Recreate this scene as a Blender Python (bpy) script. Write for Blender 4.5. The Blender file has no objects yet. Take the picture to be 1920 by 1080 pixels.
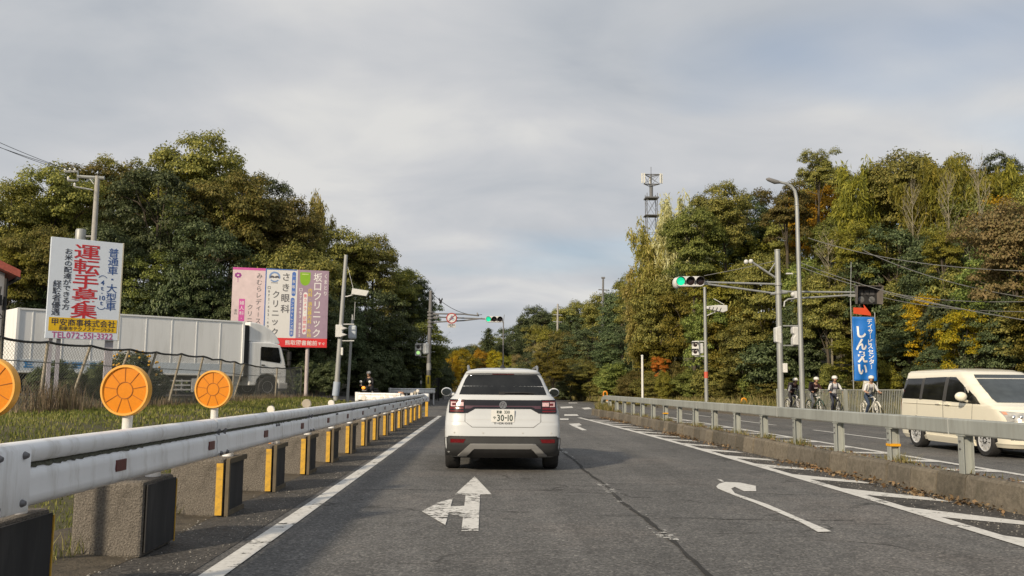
import bpy, bmesh, math, random
import numpy as np
from mathutils import Vector, Matrix
random.seed(7)
R = math.radians
sc = bpy.context.scene
COL = sc.collection

# ------------------------------------------------------------------ camera
F = 1650.0                      # focal length in photo pixels (1920 wide)
CAMZ = 1.29
ROLL = 0.008
_u, _v = 908 - 960, 725 - 540   # where straight-ahead (+Y) lands
_c, _s = math.cos(ROLL), math.sin(ROLL)
_u, _v = _u * _c + _v * _s, -_u * _s + _v * _c
PITCH = math.atan(_v / F)
YAW = math.atan(-_u * math.cos(PITCH) / F)
cam_d = bpy.data.cameras.new('camera')
cam = bpy.data.objects.new('camera', cam_d)
COL.objects.link(cam)
CAMR = Matrix.Rotation(-YAW, 3, 'Z') @ Matrix.Rotation(math.pi / 2 + PITCH, 3, 'X') @ Matrix.Rotation(ROLL, 3, 'Z')
cam.matrix_world = Matrix.Translation((0, 0, CAMZ)) @ CAMR.to_4x4()
cam_d.sensor_width = 36
cam_d.lens = F / 1920 * 36
cam_d.clip_end = 3000
cam_d.clip_start = 0.05
sc.camera = cam

# ------------------------------------------------------------------ sun, sky, exposure
SUN_EL, SUN_AZ = R(26), R(233)          # azimuth as an angle from +X: low sun from the left, slightly behind
sun_dir = Vector((math.cos(SUN_EL) * math.cos(SUN_AZ), math.cos(SUN_EL) * math.sin(SUN_AZ), math.sin(SUN_EL)))
sl = bpy.data.lights.new('sun', 'SUN')
sl.energy = 4.3
sl.angle = R(3)
sl.color = (1.0, 0.84, 0.62)
so = bpy.data.objects.new('sun', sl)
so.rotation_euler = sun_dir.to_track_quat('Z', 'Y').to_euler()
COL.objects.link(so)
sc.view_settings.view_transform = 'Standard'
sc.view_settings.look = 'None'
sc.view_settings.gamma = 1
sc.view_settings.exposure = 0.0

w = bpy.data.worlds.new('World')
sc.world = w
w.use_nodes = True
nt = w.node_tree
nt.nodes.clear()
def N(t, typ, **kw):
    n = t.nodes.new(typ)
    for k, v in kw.items():
        if k.startswith('in_'):
            key = k[3:]
            n.inputs[int(key) if key.isdigit() else key].default_value = v
        else:
            setattr(n, k, v)
    return n
def math_node(t, op, a, b=None, clamp=False):
    n = t.nodes.new('ShaderNodeMath'); n.operation = op; n.use_clamp = clamp
    for i, x in enumerate((a, b)):
        if x is None: continue
        if isinstance(x, (int, float)): n.inputs[i].default_value = x
        else: t.links.new(x, n.inputs[i])
    return n.outputs[0]
def mix_col(t, fac, a, b, blend='MIX'):
    n = t.nodes.new('ShaderNodeMix'); n.data_type = 'RGBA'; n.blend_type = blend
    for i, x in ((0, fac), (6, a), (7, b)):
        if isinstance(x, (int, float)): n.inputs[i].default_value = x
        elif isinstance(x, tuple): n.inputs[i].default_value = (*x[:3], 1)
        else: t.links.new(x, n.inputs[i])
    return n.outputs[2]
def ramp(t, x, stops):
    n = t.nodes.new('ShaderNodeValToRGB')
    e = n.color_ramp.elements
    while len(e) < len(stops): e.new(0.5)
    for el, (p, c) in zip(e, stops):
        el.position = p
        el.color = (*c, 1) if isinstance(c, tuple) else (c, c, c, 1)
    if x is not None: t.links.new(x, n.inputs[0])
    return n.outputs[0]
def build_world():
    t = nt
    L = t.links.new
    tc = N(t, 'ShaderNodeTexCoord')
    sep = N(t, 'ShaderNodeSeparateXYZ'); L(tc.outputs['Generated'], sep.inputs[0])
    z = math_node(t, 'ADD', math_node(t, 'MAXIMUM', sep.outputs[2], 0.0), 0.22)
    px = math_node(t, 'DIVIDE', sep.outputs[0], z)
    py = math_node(t, 'DIVIDE', sep.outputs[1], z)
    cb = N(t, 'ShaderNodeCombineXYZ'); L(px, cb.inputs[0]); L(py, cb.inputs[1])
    mp = N(t, 'ShaderNodeMapping'); L(cb.outputs[0], mp.inputs[0])
    mp.inputs['Location'].default_value = (3.1, 1.4, 0); mp.inputs['Scale'].default_value = (0.8, 1.0, 1)
    n1 = N(t, 'ShaderNodeTexNoise', in_Scale=1.25, in_Detail=5.0, in_Roughness=0.45, in_Distortion=0.35)
    L(mp.outputs[0], n1.inputs['Vector'])
    n2 = N(t, 'ShaderNodeTexNoise', in_Scale=2.4, in_Detail=5.0, in_Roughness=0.55, in_Distortion=0.6)
    L(mp.outputs[0], n2.inputs['Vector'])
    dens = math_node(t, 'ADD', math_node(t, 'MULTIPLY', n1.outputs[0], 0.68), math_node(t, 'MULTIPLY', n2.outputs[0], 0.32))
    cloud = ramp(t, dens, [(0.36, (0.42, 0.455, 0.505)), (0.44, (0.51, 0.535, 0.57)), (0.53, (0.60, 0.61, 0.63)), (0.62, (0.72, 0.715, 0.70))])
    sky = N(t, 'ShaderNodeTexSky'); sky.sky_type = 'NISHITA'; sky.sun_disc = False
    sky.sun_elevation = SUN_EL; sky.sun_rotation = math.atan2(sun_dir.x, sun_dir.y)
    blue = mix_col(t, 1.0, sky.outputs[0], (0.11, 0.11, 0.11), 'MULTIPLY')
    # openings in the cloud sheet, mostly towards the right of the road
    mp2 = N(t, 'ShaderNodeMapping'); L(cb.outputs[0], mp2.inputs[0])
    mp2.inputs['Location'].default_value = (0.55, 2.3, 0); mp2.inputs['Scale'].default_value = (0.62, 1.3, 1)
    n3 = N(t, 'ShaderNodeTexNoise', in_Scale=1.0, in_Detail=3.0, in_Roughness=0.55, in_Distortion=0.3)
    L(mp2.outputs[0], n3.inputs['Vector'])
    side = N(t, 'ShaderNodeMapRange'); L(sep.outputs[0], side.inputs[0])
    side.inputs[1].default_value = -0.35; side.inputs[2].default_value = 0.6; side.inputs[3].default_value = -0.13; side.inputs[4].default_value = 0.09
    hole = math_node(t, 'ADD', n3.outputs[0], side.outputs[0])
    hm = ramp(t, hole, [(0.5, 0.0), (0.68, 0.55)])
    col = mix_col(t, hm, cloud, blue)
    bg = N(t, 'ShaderNodeBackground', in_Strength=1.0); L(col, bg.inputs[0])
    out = N(t, 'ShaderNodeOutputWorld'); L(bg.outputs[0], out.inputs[0])
build_world()

# ------------------------------------------------------------------ pixel helpers (photo pixels, 1920x1080)
def ray(px, py):
    return CAMR @ Vector(((px - 960) / F, -(py - 540) / F, -1.0))
def P(px, py, D):
    d = ray(px, py); t = D / d.y
    return Vector((d.x * t, D, CAMZ + d.z * t))
def G(px, py, z=0.0):
    d = ray(px, py); t = (z - CAMZ) / d.z
    return Vector((d.x * t, d.y * t, z))
def smooth(x):
    x = min(1.0, max(0.0, x)); return x * x * (3 - 2 * x)

# ------------------------------------------------------------------ objects
def tag(o, label=None, cat=None, group=None, kind=None):
    if label: o['label'] = label
    if cat: o['category'] = cat
    if group: o['group'] = group
    if kind: o['kind'] = kind
    return o
def thing(name, label, cat, loc=(0, 0, 0), rz=0.0, group=None):
    o = bpy.data.objects.new(name, None); COL.objects.link(o)
    o.empty_display_size = 0.2
    o.location = loc; o.rotation_euler = (0, 0, rz)
    return tag(o, label, cat, group)
def dup(o, parent=None, loc=None, rz=None, label=None, scale=None):
    c = o.copy(); COL.objects.link(c)
    if parent is not None: c.parent = parent
    if loc is not None: c.location = loc
    if rz is not None: c.rotation_euler = (0, 0, rz)
    if label: c['label'] = label
    if scale is not None: c.scale = scale
    for ch in list(o.children):
        dup(ch, c)
    return c

class MB:
    """collects shapes and links them as one mesh object"""
    def __init__(s): s.v = []; s.f = []; s.m = []; s.mi = 0
    def raw(s, vs, fs):
        b = len(s.v); s.v += [tuple(p) for p in vs]
        for f in fs: s.f.append(tuple(b + i for i in f)); s.m.append(s.mi)
        return s
    def box(s, c, d, rot=None):
        x, y, z = d[0] / 2, d[1] / 2, d[2] / 2
        vs = [Vector(p) for p in ((-x,-y,-z),(x,-y,-z),(x,y,-z),(-x,y,-z),(-x,-y,z),(x,-y,z),(x,y,z),(-x,y,z))]
        if rot is not None: vs = [rot @ p for p in vs]
        vs = [p + Vector(c) for p in vs]
        return s.raw(vs, [(0,3,2,1),(4,5,6,7),(0,1,5,4),(1,2,6,5),(2,3,7,6),(3,0,4,7)])
    def tube(s, pts, rad, n=8, cap=True):
        pts = [Vector(p) for p in pts]
        rads = rad if isinstance(rad, (list, tuple)) else [rad] * len(pts)
        b = []; ref = None
        for i, p in enumerate(pts):
            t = (pts[min(i + 1, len(pts) - 1)] - pts[max(i - 1, 0)]).normalized()
            if ref is None:
                ref = Vector((1, 0, 0)) if abs(t.x) < 0.9 else Vector((0, 1, 0))
            a = (ref - t * ref.dot(t)).normalized(); ref = a
            c = t.cross(a)
            b += [p + (a * math.cos(2*math.pi*k/n) + c * math.sin(2*math.pi*k/n)) * rads[i] for k in range(n)]
        fs = []
        for i in range(len(pts) - 1):
            for k in range(n):
                fs.append((i*n+k, i*n+(k+1)%n, (i+1)*n+(k+1)%n, (i+1)*n+k))
        if cap:
            fs.append(tuple(range(n-1, -1, -1))); fs.append(tuple((len(pts)-1)*n + k for k in range(n)))
        return s.raw(b, fs)
    def lathe(s, prof, M=None, n=24, close=False, caps=True):
        """prof: (r, h) along local Z; M 4x4 places it"""
        vs = []
        for r, h in prof:
            vs += [Vector((r*math.cos(2*math.pi*k/n), r*math.sin(2*math.pi*k/n), h)) for k in range(n)]
        fs = []
        m = len(prof)
        for i in range(m if close else m - 1):
            j = (i + 1) % m
            for k in range(n):
                fs.append((i*n+k, i*n+(k+1)%n, j*n+(k+1)%n, j*n+k))
        if not close and caps:
            if prof[0][0] > 1e-6: fs.append(tuple(range(n-1,-1,-1)))
            if prof[-1][0] > 1e-6: fs.append(tuple((m-1)*n+k for k in range(n)))
        if M is not None: vs = [M @ p for p in vs]
        return s.raw(vs, fs)
    def prism(s, poly, h, M=None):
        """poly in local XY extruded along Z from 0 to h"""
        n = len(poly)
        vs = [Vector((x, y, 0)) for x, y in poly] + [Vector((x, y, h)) for x, y in poly]
        fs = [tuple(range(n-1,-1,-1)), tuple(range(n, 2*n))] + [(k, (k+1)%n, n+(k+1)%n, n+k) for k in range(n)]
        if M is not None: vs = [M @ p for p in vs]
        return s.raw(vs, fs)
    def ball(s, c, r, n=12, m=8):
        r = r if isinstance(r, (tuple, list)) else (r, r, r)
        vs = []; fs = []
        for i in range(m + 1):
            a = math.pi * i / m
            for k in range(n):
                b = 2*math.pi*k/n
                vs.append((c[0]+r[0]*math.sin(a)*math.cos(b), c[1]+r[1]*math.sin(a)*math.sin(b), c[2]+r[2]*math.cos(a)))
        for i in range(m):
            for k in range(n): fs.append((i*n+k, (i+1)*n+k, (i+1)*n+(k+1)%n, i*n+(k+1)%n))
        return s.raw(vs, fs)
    def build(s, name, mats, parent=None, smooth_angle=None, bevel=None, loc=None):
        me = bpy.data.meshes.new(name)
        me.from_pydata(s.v, [], s.f)
        mats = mats if isinstance(mats, (list, tuple)) else [mats]
        for m in mats: me.materials.append(m)
        if len(mats) > 1: me.polygons.foreach_set('material_index', s.m)
        bm = bmesh.new(); bm.from_mesh(me)
        bmesh.ops.remove_doubles(bm, verts=bm.verts, dist=1e-5)
        bmesh.ops.recalc_face_normals(bm, faces=bm.faces)
        if smooth_angle is not None:
            for f in bm.faces: f.smooth = True
            for e in bm.edges:
                if len(e.link_faces) == 2 and e.calc_face_angle(0) > R(smooth_angle): e.smooth = False
        bm.to_mesh(me); bm.free()
        o = bpy.data.objects.new(name, me); COL.objects.link(o)
        if parent is not None: o.parent = parent
        if loc is not None: o.location = loc
        if bevel:
            b = o.modifiers.new('bevel', 'BEVEL'); b.width = bevel; b.segments = 2; b.limit_method = 'ANGLE'; b.angle_limit = R(40)
        return o
def T(x, y, z): return Matrix.Translation((x, y, z))
def RX(a): return Matrix.Rotation(a, 4, 'X')
def RY(a): return Matrix.Rotation(a, 4, 'Y')
def RZ(a): return Matrix.Rotation(a, 4, 'Z')

# ------------------------------------------------------------------ materials
_mats = {}
def mat(name, col, rough=0.5, metal=0.0, var=0.12, scale=6.0, dirt=None, bump=0.0, bscale=40.0, emit=None, coat=0.0, streak=False, spec=0.5):
    if name in _mats: return _mats[name]
    m = bpy.data.materials.new(name); m.use_nodes = True
    t = m.node_tree; L = t.links.new
    b = t.nodes['Principled BSDF']
    tc = N(t, 'ShaderNodeTexCoord')
    mp = N(t, 'ShaderNodeMapping'); L(tc.outputs['Object'], mp.inputs[0])
    if streak: mp.inputs['Scale'].default_value = (1, 1, 0.12)
    n = N(t, 'ShaderNodeTexNoise', in_Scale=scale, in_Detail=5.0, in_Roughness=0.6)
    L(mp.outputs[0], n.inputs['Vector'])
    lo = tuple(max(0, c * (1 - var)) for c in col); hi = tuple(min(1, c * (1 + var)) for c in col)
    c = ramp(t, n.outputs[0], [(0.3, lo), (0.7, hi)])
    if dirt:
        dcol, amount, dscale = dirt
        n2 = N(t, 'ShaderNodeTexNoise', in_Scale=dscale, in_Detail=7.0, in_Roughness=0.7)
        L(mp.outputs[0], n2.inputs['Vector'])
        f = ramp(t, n2.outputs[0], [(0.5, 0.0), (0.72, amount)])
        c = mix_col(t, f, c, dcol)
    L(c, b.inputs['Base Color'])
    b.inputs['Roughness'].default_value = rough
    b.inputs['Metallic'].default_value = metal
    b.inputs['Specular IOR Level'].default_value = spec
    b.inputs['Coat Weight'].default_value = coat
    if bump:
        n3 = N(t, 'ShaderNodeTexNoise', in_Scale=bscale, in_Detail=4.0)
        L(tc.outputs['Object'], n3.inputs['Vector'])
        bp = N(t, 'ShaderNodeBump', in_Strength=bump, in_Distance=0.02)
        L(n3.outputs[0], bp.inputs['Height']); L(bp.outputs[0], b.inputs['Normal'])
    if emit:
        b.inputs['Emission Color'].default_value = (*emit[0], 1); b.inputs['Emission Strength'].default_value = emit[1]
    _mats[name] = m
    return m
WHITE_METAL = mat('white_painted_steel', (0.85, 0.86, 0.88), 0.4, var=0.05, scale=3, dirt=((0.40, 0.37, 0.32), 0.6, 7), streak=True)
GALV = mat('galvanised_steel', (0.33, 0.345, 0.345), 0.5, 0.35, var=0.14, scale=5, dirt=((0.2, 0.19, 0.17), 0.4, 12), streak=True)
GALV_OLD = mat('weathered_galvanised', (0.34, 0.36, 0.34), 0.55, 0.15, var=0.16, scale=3, dirt=((0.22, 0.21, 0.18), 0.55, 14), streak=True)
POLE_GREY = mat('grey_pole_paint', (0.34, 0.35, 0.35), 0.5, 0.1, var=0.1, dirt=((0.2, 0.19, 0.17), 0.4, 6), streak=True)
CONCRETE_POLE = mat('pole_concrete', (0.36, 0.35, 0.33), 0.85, var=0.12)
CONCRETE = mat('block_concrete', (0.165, 0.148, 0.128), 0.9, var=0.55, scale=70, dirt=((0.05, 0.044, 0.036), 0.85, 4.5), bump=0.8, bscale=90)
KERB_CONC = mat('kerb_concrete', (0.125, 0.110, 0.088), 0.9, var=0.3, scale=20, dirt=((0.06, 0.054, 0.038), 0.75, 4), bump=0.5, bscale=70)
BLACK = mat('matt_black', (0.018, 0.018, 0.019), 0.6, var=0.3)
BLACK_PLATE = mat('black_plate', (0.022, 0.022, 0.024), 0.75, var=0.4, dirt=((0.09, 0.085, 0.08), 0.5, 7), streak=True)
RUBBER = mat('tyre_rubber', (0.02, 0.02, 0.021), 0.8, var=0.3, scale=20)
YELLOW = mat('yellow_paint', (0.62, 0.36, 0.035), 0.6, var=0.14, dirt=((0.18, 0.13, 0.06), 0.6, 16))
ORANGE_LENS = mat('orange_reflector', (0.62, 0.205, 0.003), 0.42, var=0.06, scale=60, spec=0.3)
ORANGE_RIM = mat('orange_rim', (0.72, 0.36, 0.055), 0.45, var=0.06)
ORANGE_LINE = mat('orange_groove', (0.30, 0.09, 0.004), 0.6)
WHITE_PLASTIC = mat('white_plastic', (0.72, 0.72, 0.70), 0.45, var=0.05, dirt=((0.4, 0.38, 0.33), 0.35, 10))
MAROON = mat('maroon_reflector', (0.11, 0.022, 0.022), 0.4, var=0.25, scale=30)
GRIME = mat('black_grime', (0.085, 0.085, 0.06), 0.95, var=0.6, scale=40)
CAR_WHITE = mat('white_car_paint', (0.53, 0.555, 0.58), 0.28, var=0.012, coat=0.6, spec=0.4)
VAN_CREAM = mat('cream_car_paint', (0.80, 0.76, 0.63), 0.28, var=0.015, coat=0.6, spec=0.4)
GLASS_DARK = mat('dark_car_glass', (0.012, 0.013, 0.014), 0.06, var=0.5, scale=2.5, spec=0.45)
GLOSS_BLACK = mat('gloss_black', (0.012, 0.011, 0.014), 0.12, var=0.2)
CLADDING = mat('grey_cladding', (0.035, 0.036, 0.038), 0.55, var=0.15, bump=0.15, bscale=300)
SILVER = mat('silver_trim', (0.31, 0.31, 0.31), 0.4, 0.3, var=0.05)
CHROME = mat('chrome', (0.75, 0.76, 0.78), 0.14, 0.95, var=0.03)
ALLOY = mat('alloy_rim', (0.62, 0.63, 0.64), 0.35, 0.35, var=0.05)
RED_LENS = mat('red_lens', (0.12, 0.008, 0.011), 0.15, var=0.3, scale=40)
PINK_LENS = mat('clear_pink_lens', (0.62, 0.42, 0.43), 0.12, var=0.2, scale=40)
SEAM = mat('dark_seam', (0.10, 0.10, 0.10), 0.8)
SIGNAL_WHITE = mat('signal_housing', (0.58, 0.59, 0.59), 0.5, var=0.06, dirt=((0.35, 0.33, 0.3), 0.4, 8))
LENS_OFF = mat('dark_lens', (0.02, 0.011, 0.012), 0.3)
GREEN_LIT = mat('green_lamp', (0.0, 0.35, 0.18), 0.3, emit=((0.02, 0.85, 0.42), 0.85))
PED_GREEN = mat('walk_lamp', (0.2, 0.4, 0.1), 0.3, emit=((0.55, 0.95, 0.35), 0.8))
AMBER_LIT = mat('amber_lamp', (0.7, 0.25, 0.02), 0.3, emit=((1.0, 0.35, 0.03), 0.9))
WIRE = mat('cable_black', (0.03, 0.03, 0.032), 0.7)
WIRE_GREY = mat('fence_wire', (0.19, 0.195, 0.185), 0.6, 0.2)
RUST_PIPE = mat('weathered_pipe', (0.36, 0.32, 0.25), 0.75, var=0.3, dirt=((0.12, 0.07, 0.04), 0.7, 6))

# ------------------------------------------------------------------ lettering
_glyph = {}
def glyph(ch, bold):
    k = (ch, bold)
    if k in _glyph: return _glyph[k]
    cu = bpy.data.curves.new('glyph', 'FONT'); cu.body = ch; cu.size = 1.0; cu.offset = bold; cu.resolution_u = 3
    o = bpy.data.objects.new('glyph', cu); COL.objects.link(o)
    dg = bpy.context.evaluated_depsgraph_get(); dg.update()
    me = o.evaluated_get(dg).to_mesh()
    vs = [tuple(v.co) for v in me.vertices]; fs = [tuple(p.vertices) for p in me.polygons]
    o.evaluated_get(dg).to_mesh_clear()
    bpy.data.objects.remove(o); bpy.data.curves.remove(cu)
    if vs:
        xs = [v[0] for v in vs]; ys = [v[1] for v in vs]
        bb = (min(xs), max(xs), min(ys), max(ys))
    else: bb = (0, 0.5, 0, 0.5)
    _glyph[k] = (vs, fs, bb)
    return _glyph[k]
def put_char(mb, ch, cx, cz, sw, sh, bold=0.02, fit=False):
    """one character centred at (cx, cz) in a board's x-z plane facing -Y; sw, sh = em size"""
    vs, fs, bb = glyph(ch, bold)
    if not vs: return
    ccx, ccy = (bb[0] + bb[1]) / 2, (bb[2] + bb[3]) / 2
    mb.raw([(cx + (v[0] - ccx) * sw, 0, cz + (v[1] - ccy) * sh) for v in vs], fs)
def vtext(mb, txt, x, z0, z1, sw, sh=None, bold=0.02):
    n = len(txt); st = (z0 - z1) / n
    sh = sh or st * 0.95
    for i, ch in enumerate(txt):
        if ch in 'ー・-': 
            if ch == '・': mb.raw([(x + dx * sw * .08, 0, z0 - st * (i + .5) + dz * sh * .08) for dx, dz in ((-1,-1),(1,-1),(1,1),(-1,1))], [(0,1,2,3)])
            else:
                hw = sw * .045; hh = sh * (.36 if ch == 'ー' else .16)
                mb.raw([(x + dx * hw, 0, z0 - st * (i + .5) + dz * hh) for dx, dz in ((-1,-1),(1,-1),(1,1),(-1,1))], [(0,1,2,3)])
            continue
        put_char(mb, ch, x, z0 - st * (i + .5), sw, sh, bold)
def htext(mb, txt, x0, x1, z, sh, bold=0.02, adv=None):
    wid = []
    for ch in txt:
        vs, fs, bb = glyph(ch, bold)
        wid.append(1.0 if ord(ch) > 0x2000 else (max(.28, bb[1] - bb[0] + .1)))
    tot = sum(wid); k = (x1 - x0) / tot; x = x0
    for ch, wd in zip(txt, wid):
        vs, fs, bb = glyph(ch, bold)
        ccx, ccy = (bb[0] + bb[1]) / 2, (0.35 if ord(ch) < 0x2000 else (bb[2] + bb[3]) / 2)
        if ch in '-・': ccy = (bb[2] + bb[3]) / 2
        cx = x + wd * k / 2
        mb.raw([(cx + (v[0] - ccx) * k, 0, z + (v[1] - ccy) * sh) for v in vs], fs)
        x += wd * k
def sheet(mb, x0, x1, z0, z1, y=0.0):
    mb.raw([(x0, y, z0), (x1, y, z0), (x1, y, z1), (x0, y, z1)], [(0, 1, 2, 3)])
def ink(name, col): return mat(name, col, 0.6, var=0.08, scale=3)
def letters(mb, name, m, parent, y):
    o = mb.build(name, m, parent); o.location = (0, y, 0)
    sd = o.modifiers.new('thickness', 'SOLIDIFY'); sd.thickness = 0.004; sd.offset = 0
    return o
# ------------------------------------------------------------------ terrain
XR_Y = [-40, 30, 38, 44, 51, 62, 85, 105, 130, 170, 230, 400]
XR_X = [15.2, 14.6, 13.4, 12.6, 12.1, 10.9, 8.8, 6.0, 0.5, -16, -60, -220]
XL_Y = [-40, 38, 39, 62, 85, 105, 130, 170, 230, 400]
XL_X = [-3.1, -3.1, -3.6, -4.2, -5.2, -8.0, -14, -31, -78, -245]
def xr(y): return float(np.interp(y, XR_Y, XR_X))
def xl(y): return float(np.interp(y, XL_Y, XL_X))
def H(x, y):
    a, b = xl(y), xr(y)
    if x < a:
        d = a - x
        h = 0.66 * smooth(d / 5.0)
        dl = (y - 52) * 0.92 + (-x - 8) * 0.16 - 9     # the wood beyond the side road
        if x < -6: h += 5.5 * smooth(dl / 34)
        h *= 1 - .8 * smooth((y - 110) / 60)
        return h
    if x > b:
        d = x - b
        return 0.13 + 9.5 * smooth((d - 2.3) / 30)
    return 0.0
def ground_material():
    m = bpy.data.materials.new('ground_soil'); m.use_nodes = True
    t = m.node_tree; L = t.links.new; b = t.nodes['Principled BSDF']
    g = N(t, 'ShaderNodeNewGeometry')
    n = N(t, 'ShaderNodeTexNoise', in_Scale=0.6, in_Detail=8.0, in_Roughness=0.7); L(g.outputs['Position'], n.inputs['Vector'])
    n2 = N(t, 'ShaderNodeTexNoise', in_Scale=9.0, in_Detail=6.0, in_Roughness=0.75); L(g.outputs['Position'], n2.inputs['Vector'])
    c1 = ramp(t, n.outputs[0], [(0.35, (0.075, 0.075, 0.030)), (0.55, (0.11, 0.10, 0.042)), (0.7, (0.15, 0.12, 0.065))])
    c2 = mix_col(t, ramp(t, n2.outputs[0], [(0.4, 0.0), (0.75, 0.8)]), c1, (0.05, 0.042, 0.025))
    L(c2, b.inputs['Base Color']); b.inputs['Roughness'].default_value = 0.95
    bp = N(t, 'ShaderNodeBump', in_Strength=0.7, in_Distance=0.06); L(n2.outputs[0], bp.inputs['Height']); L(bp.outputs[0], b.inputs['Normal'])
    return m
def make_ground():
    xs = np.concatenate([np.arange(-900, -120, 60), np.arange(-120, -16, 4), np.arange(-16, 20, .75), np.arange(20, 120, 4), np.arange(120, 901, 60)])
    ys = np.concatenate([np.arange(-1200, -60, 60), np.arange(-60, -5, 6), np.arange(-5, 70, 1.0), np.arange(70, 200, 4), np.arange(200, 1501, 65)])
    nx, ny = len(xs), len(ys)
    vs = []
    for y in ys:
        a, b = xl(y), xr(y)
        for x in xs:
            z = H(x, y)
            if a - 0.4 < x < b + 0.4: z = -0.06
            vs.append((x, y, z - 0.012))
    fs = [(j*nx+i, j*nx+i+1, (j+1)*nx+i+1, (j+1)*nx+i) for j in range(ny-1) for i in range(nx-1)]
    mb = MB(); mb.raw(vs, fs)
    o = mb.build('ground', ground_material(), smooth_angle=60)
    tag(o, kind='structure')
make_ground()

def asphalt(name, base, warm, patchiness=1.0):
    m = bpy.data.materials.new(name); m.use_nodes = True
    t = m.node_tree; L = t.links.new; b = t.nodes['Principled BSDF']
    g = N(t, 'ShaderNodeNewGeometry'); pos = g.outputs['Position']
    def noise(s, d=4.0, r=0.6, vec=pos):
        n = N(t, 'ShaderNodeTexNoise', in_Scale=s, in_Detail=d, in_Roughness=r); L(vec, n.inputs['Vector']); return n.outputs[0]
    big = noise(0.35, 5.0, 0.62)
    c = ramp(t, big, [(0.3, tuple(v * .78 for v in base)), (0.5, base), (0.7, tuple(v * 1.16 for v in warm))])
    # wheel tracks and drag marks stretched along the road
    mp = N(t, 'ShaderNodeMapping'); L(pos, mp.inputs[0]); mp.inputs['Scale'].default_value = (1.6, 0.09, 1)
    tr = noise(1.0, 4.0, 0.55, mp.outputs[0])
    c = mix_col(t, 0.8, c, ramp(t, tr, [(0.3, (0.72,) * 3), (0.7, (1.2,) * 3)]), 'MULTIPLY')
    mid = noise(3.0, 6.0, 0.7)
    c = mix_col(t, 0.8 * patchiness, c, ramp(t, mid, [(0.28, (0.68,) * 3), (0.5, (1.0,) * 3), (0.72, (1.18,) * 3)]), 'MULTIPLY')
    # aggregate
    vo = N(t, 'ShaderNodeTexVoronoi', in_Scale=60.0); L(pos, vo.inputs['Vector'])
    sp = N(t, 'ShaderNodeSeparateColor'); L(vo.outputs['Color'], sp.inputs[0])
    c = mix_col(t, 0.9, c, ramp(t, sp.outputs[0], [(0.0, (0.5,) * 3), (0.5, (0.95,) * 3), (0.85, (1.28,) * 3), (1.0, (2.1, 2.05, 1.95))]), 'MULTIPLY')
    fine = noise(38.0, 6.0, 0.8)
    c = mix_col(t, 0.8, c, ramp(t, fine, [(0.32, (0.66,) * 3), (0.5, (1.0,) * 3), (0.68, (1.4,) * 3)]), 'MULTIPLY')
    # cracks
    mpc = N(t, 'ShaderNodeMapping'); L(pos, mpc.inputs[0]); mpc.inputs['Scale'].default_value = (0.22, 0.42, 1)
    wob = N(t, 'ShaderNodeTexNoise', in_Scale=1.6, in_Detail=5.0); L(pos, wob.inputs['Vector'])
    va = N(t, 'ShaderNodeVectorMath', operation='ADD'); L(mpc.outputs[0], va.inputs[0])
    vsn = N(t, 'ShaderNodeVectorMath', operation='SCALE'); L(wob.outputs['Color'], vsn.inputs[0]); vsn.inputs[3].default_value = 0.35
    L(vsn.outputs[0], va.inputs[1])
    vc = N(t, 'ShaderNodeTexVoronoi', feature='DISTANCE_TO_EDGE', in_Scale=1.0); L(va.outputs[0], vc.inputs['Vector'])
    crack = ramp(t, vc.outputs['Distance'], [(0.0, 1.0), (0.012, 0.0)])
    where = ramp(t, noise(0.5, 2.0), [(0.48, 0.0), (0.56, 0.85)])
    c = mix_col(t, math_node(t, 'MULTIPLY', crack, where), c, (0.022, 0.021, 0.02))
    L(c, b.inputs['Base Color'])
    b.inputs['Roughness'].default_value = 0.82
    b.inputs['Specular IOR Level'].default_value = 0.3
    bp = N(t, 'ShaderNodeBump', in_Strength=0.55, in_Distance=0.012); L(fine, bp.inputs['Height']); L(bp.outputs[0], b.inputs['Normal'])
    return m
ASPH = asphalt('asphalt', (0.126, 0.124, 0.121), (0.134, 0.125, 0.118))
ASPH_DARK = asphalt('dark_asphalt', (0.072, 0.068, 0.064), (0.072, 0.066, 0.058))
def paint_material():
    m = bpy.data.materials.new('worn_road_paint'); m.use_nodes = True
    t = m.node_tree; L = t.links.new; b = t.nodes['Principled BSDF']
    g = N(t, 'ShaderNodeNewGeometry'); pos = g.outputs['Position']
    n = N(t, 'ShaderNodeTexNoise', in_Scale=14.0, in_Detail=7.0, in_Roughness=0.75); L(pos, n.inputs['Vector'])
    n2 = N(t, 'ShaderNodeTexNoise', in_Scale=1.1, in_Detail=3.0); L(pos, n2.inputs['Vector'])
    mp = N(t, 'ShaderNodeMapping'); L(pos, mp.inputs[0]); mp.inputs['Scale'].default_value = (1.2, 9.0, 1)
    n3 = N(t, 'ShaderNodeTexNoise', in_Scale=1.6, in_Detail=4.0, in_Roughness=0.6); L(mp.outputs[0], n3.inputs['Vector'])
    L(ramp(t, n.outputs[0], [(0.3, (0.50, 0.49, 0.46)), (0.7, (0.74, 0.73, 0.70))]), b.inputs['Base Color'])
    b.inputs['Roughness'].default_value = 0.7
    v = math_node(t, 'ADD', math_node(t, 'MULTIPLY', n.outputs[0], 0.45), math_node(t, 'ADD', math_node(t, 'MULTIPLY', n2.outputs[0], 0.3), math_node(t, 'MULTIPLY', n3.outputs[0], 0.25)))
    L(ramp(t, v, [(0.415, 0.0), (0.45, 1.0)]), b.inputs['Alpha'])
    return m
PAINT = paint_material()
def paint_worn():
    m = PAINT.copy(); m.name = 'very_worn_road_paint'
    for n in m.node_tree.nodes:
        if n.type == 'VALTORGB' and n.outputs[0].links and n.outputs[0].links[0].to_socket.name == 'Alpha':
            n.color_ramp.elements[0].position = 0.535; n.color_ramp.elements[1].position = 0.58
    return m
PAINT_OLD = paint_worn()
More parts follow.
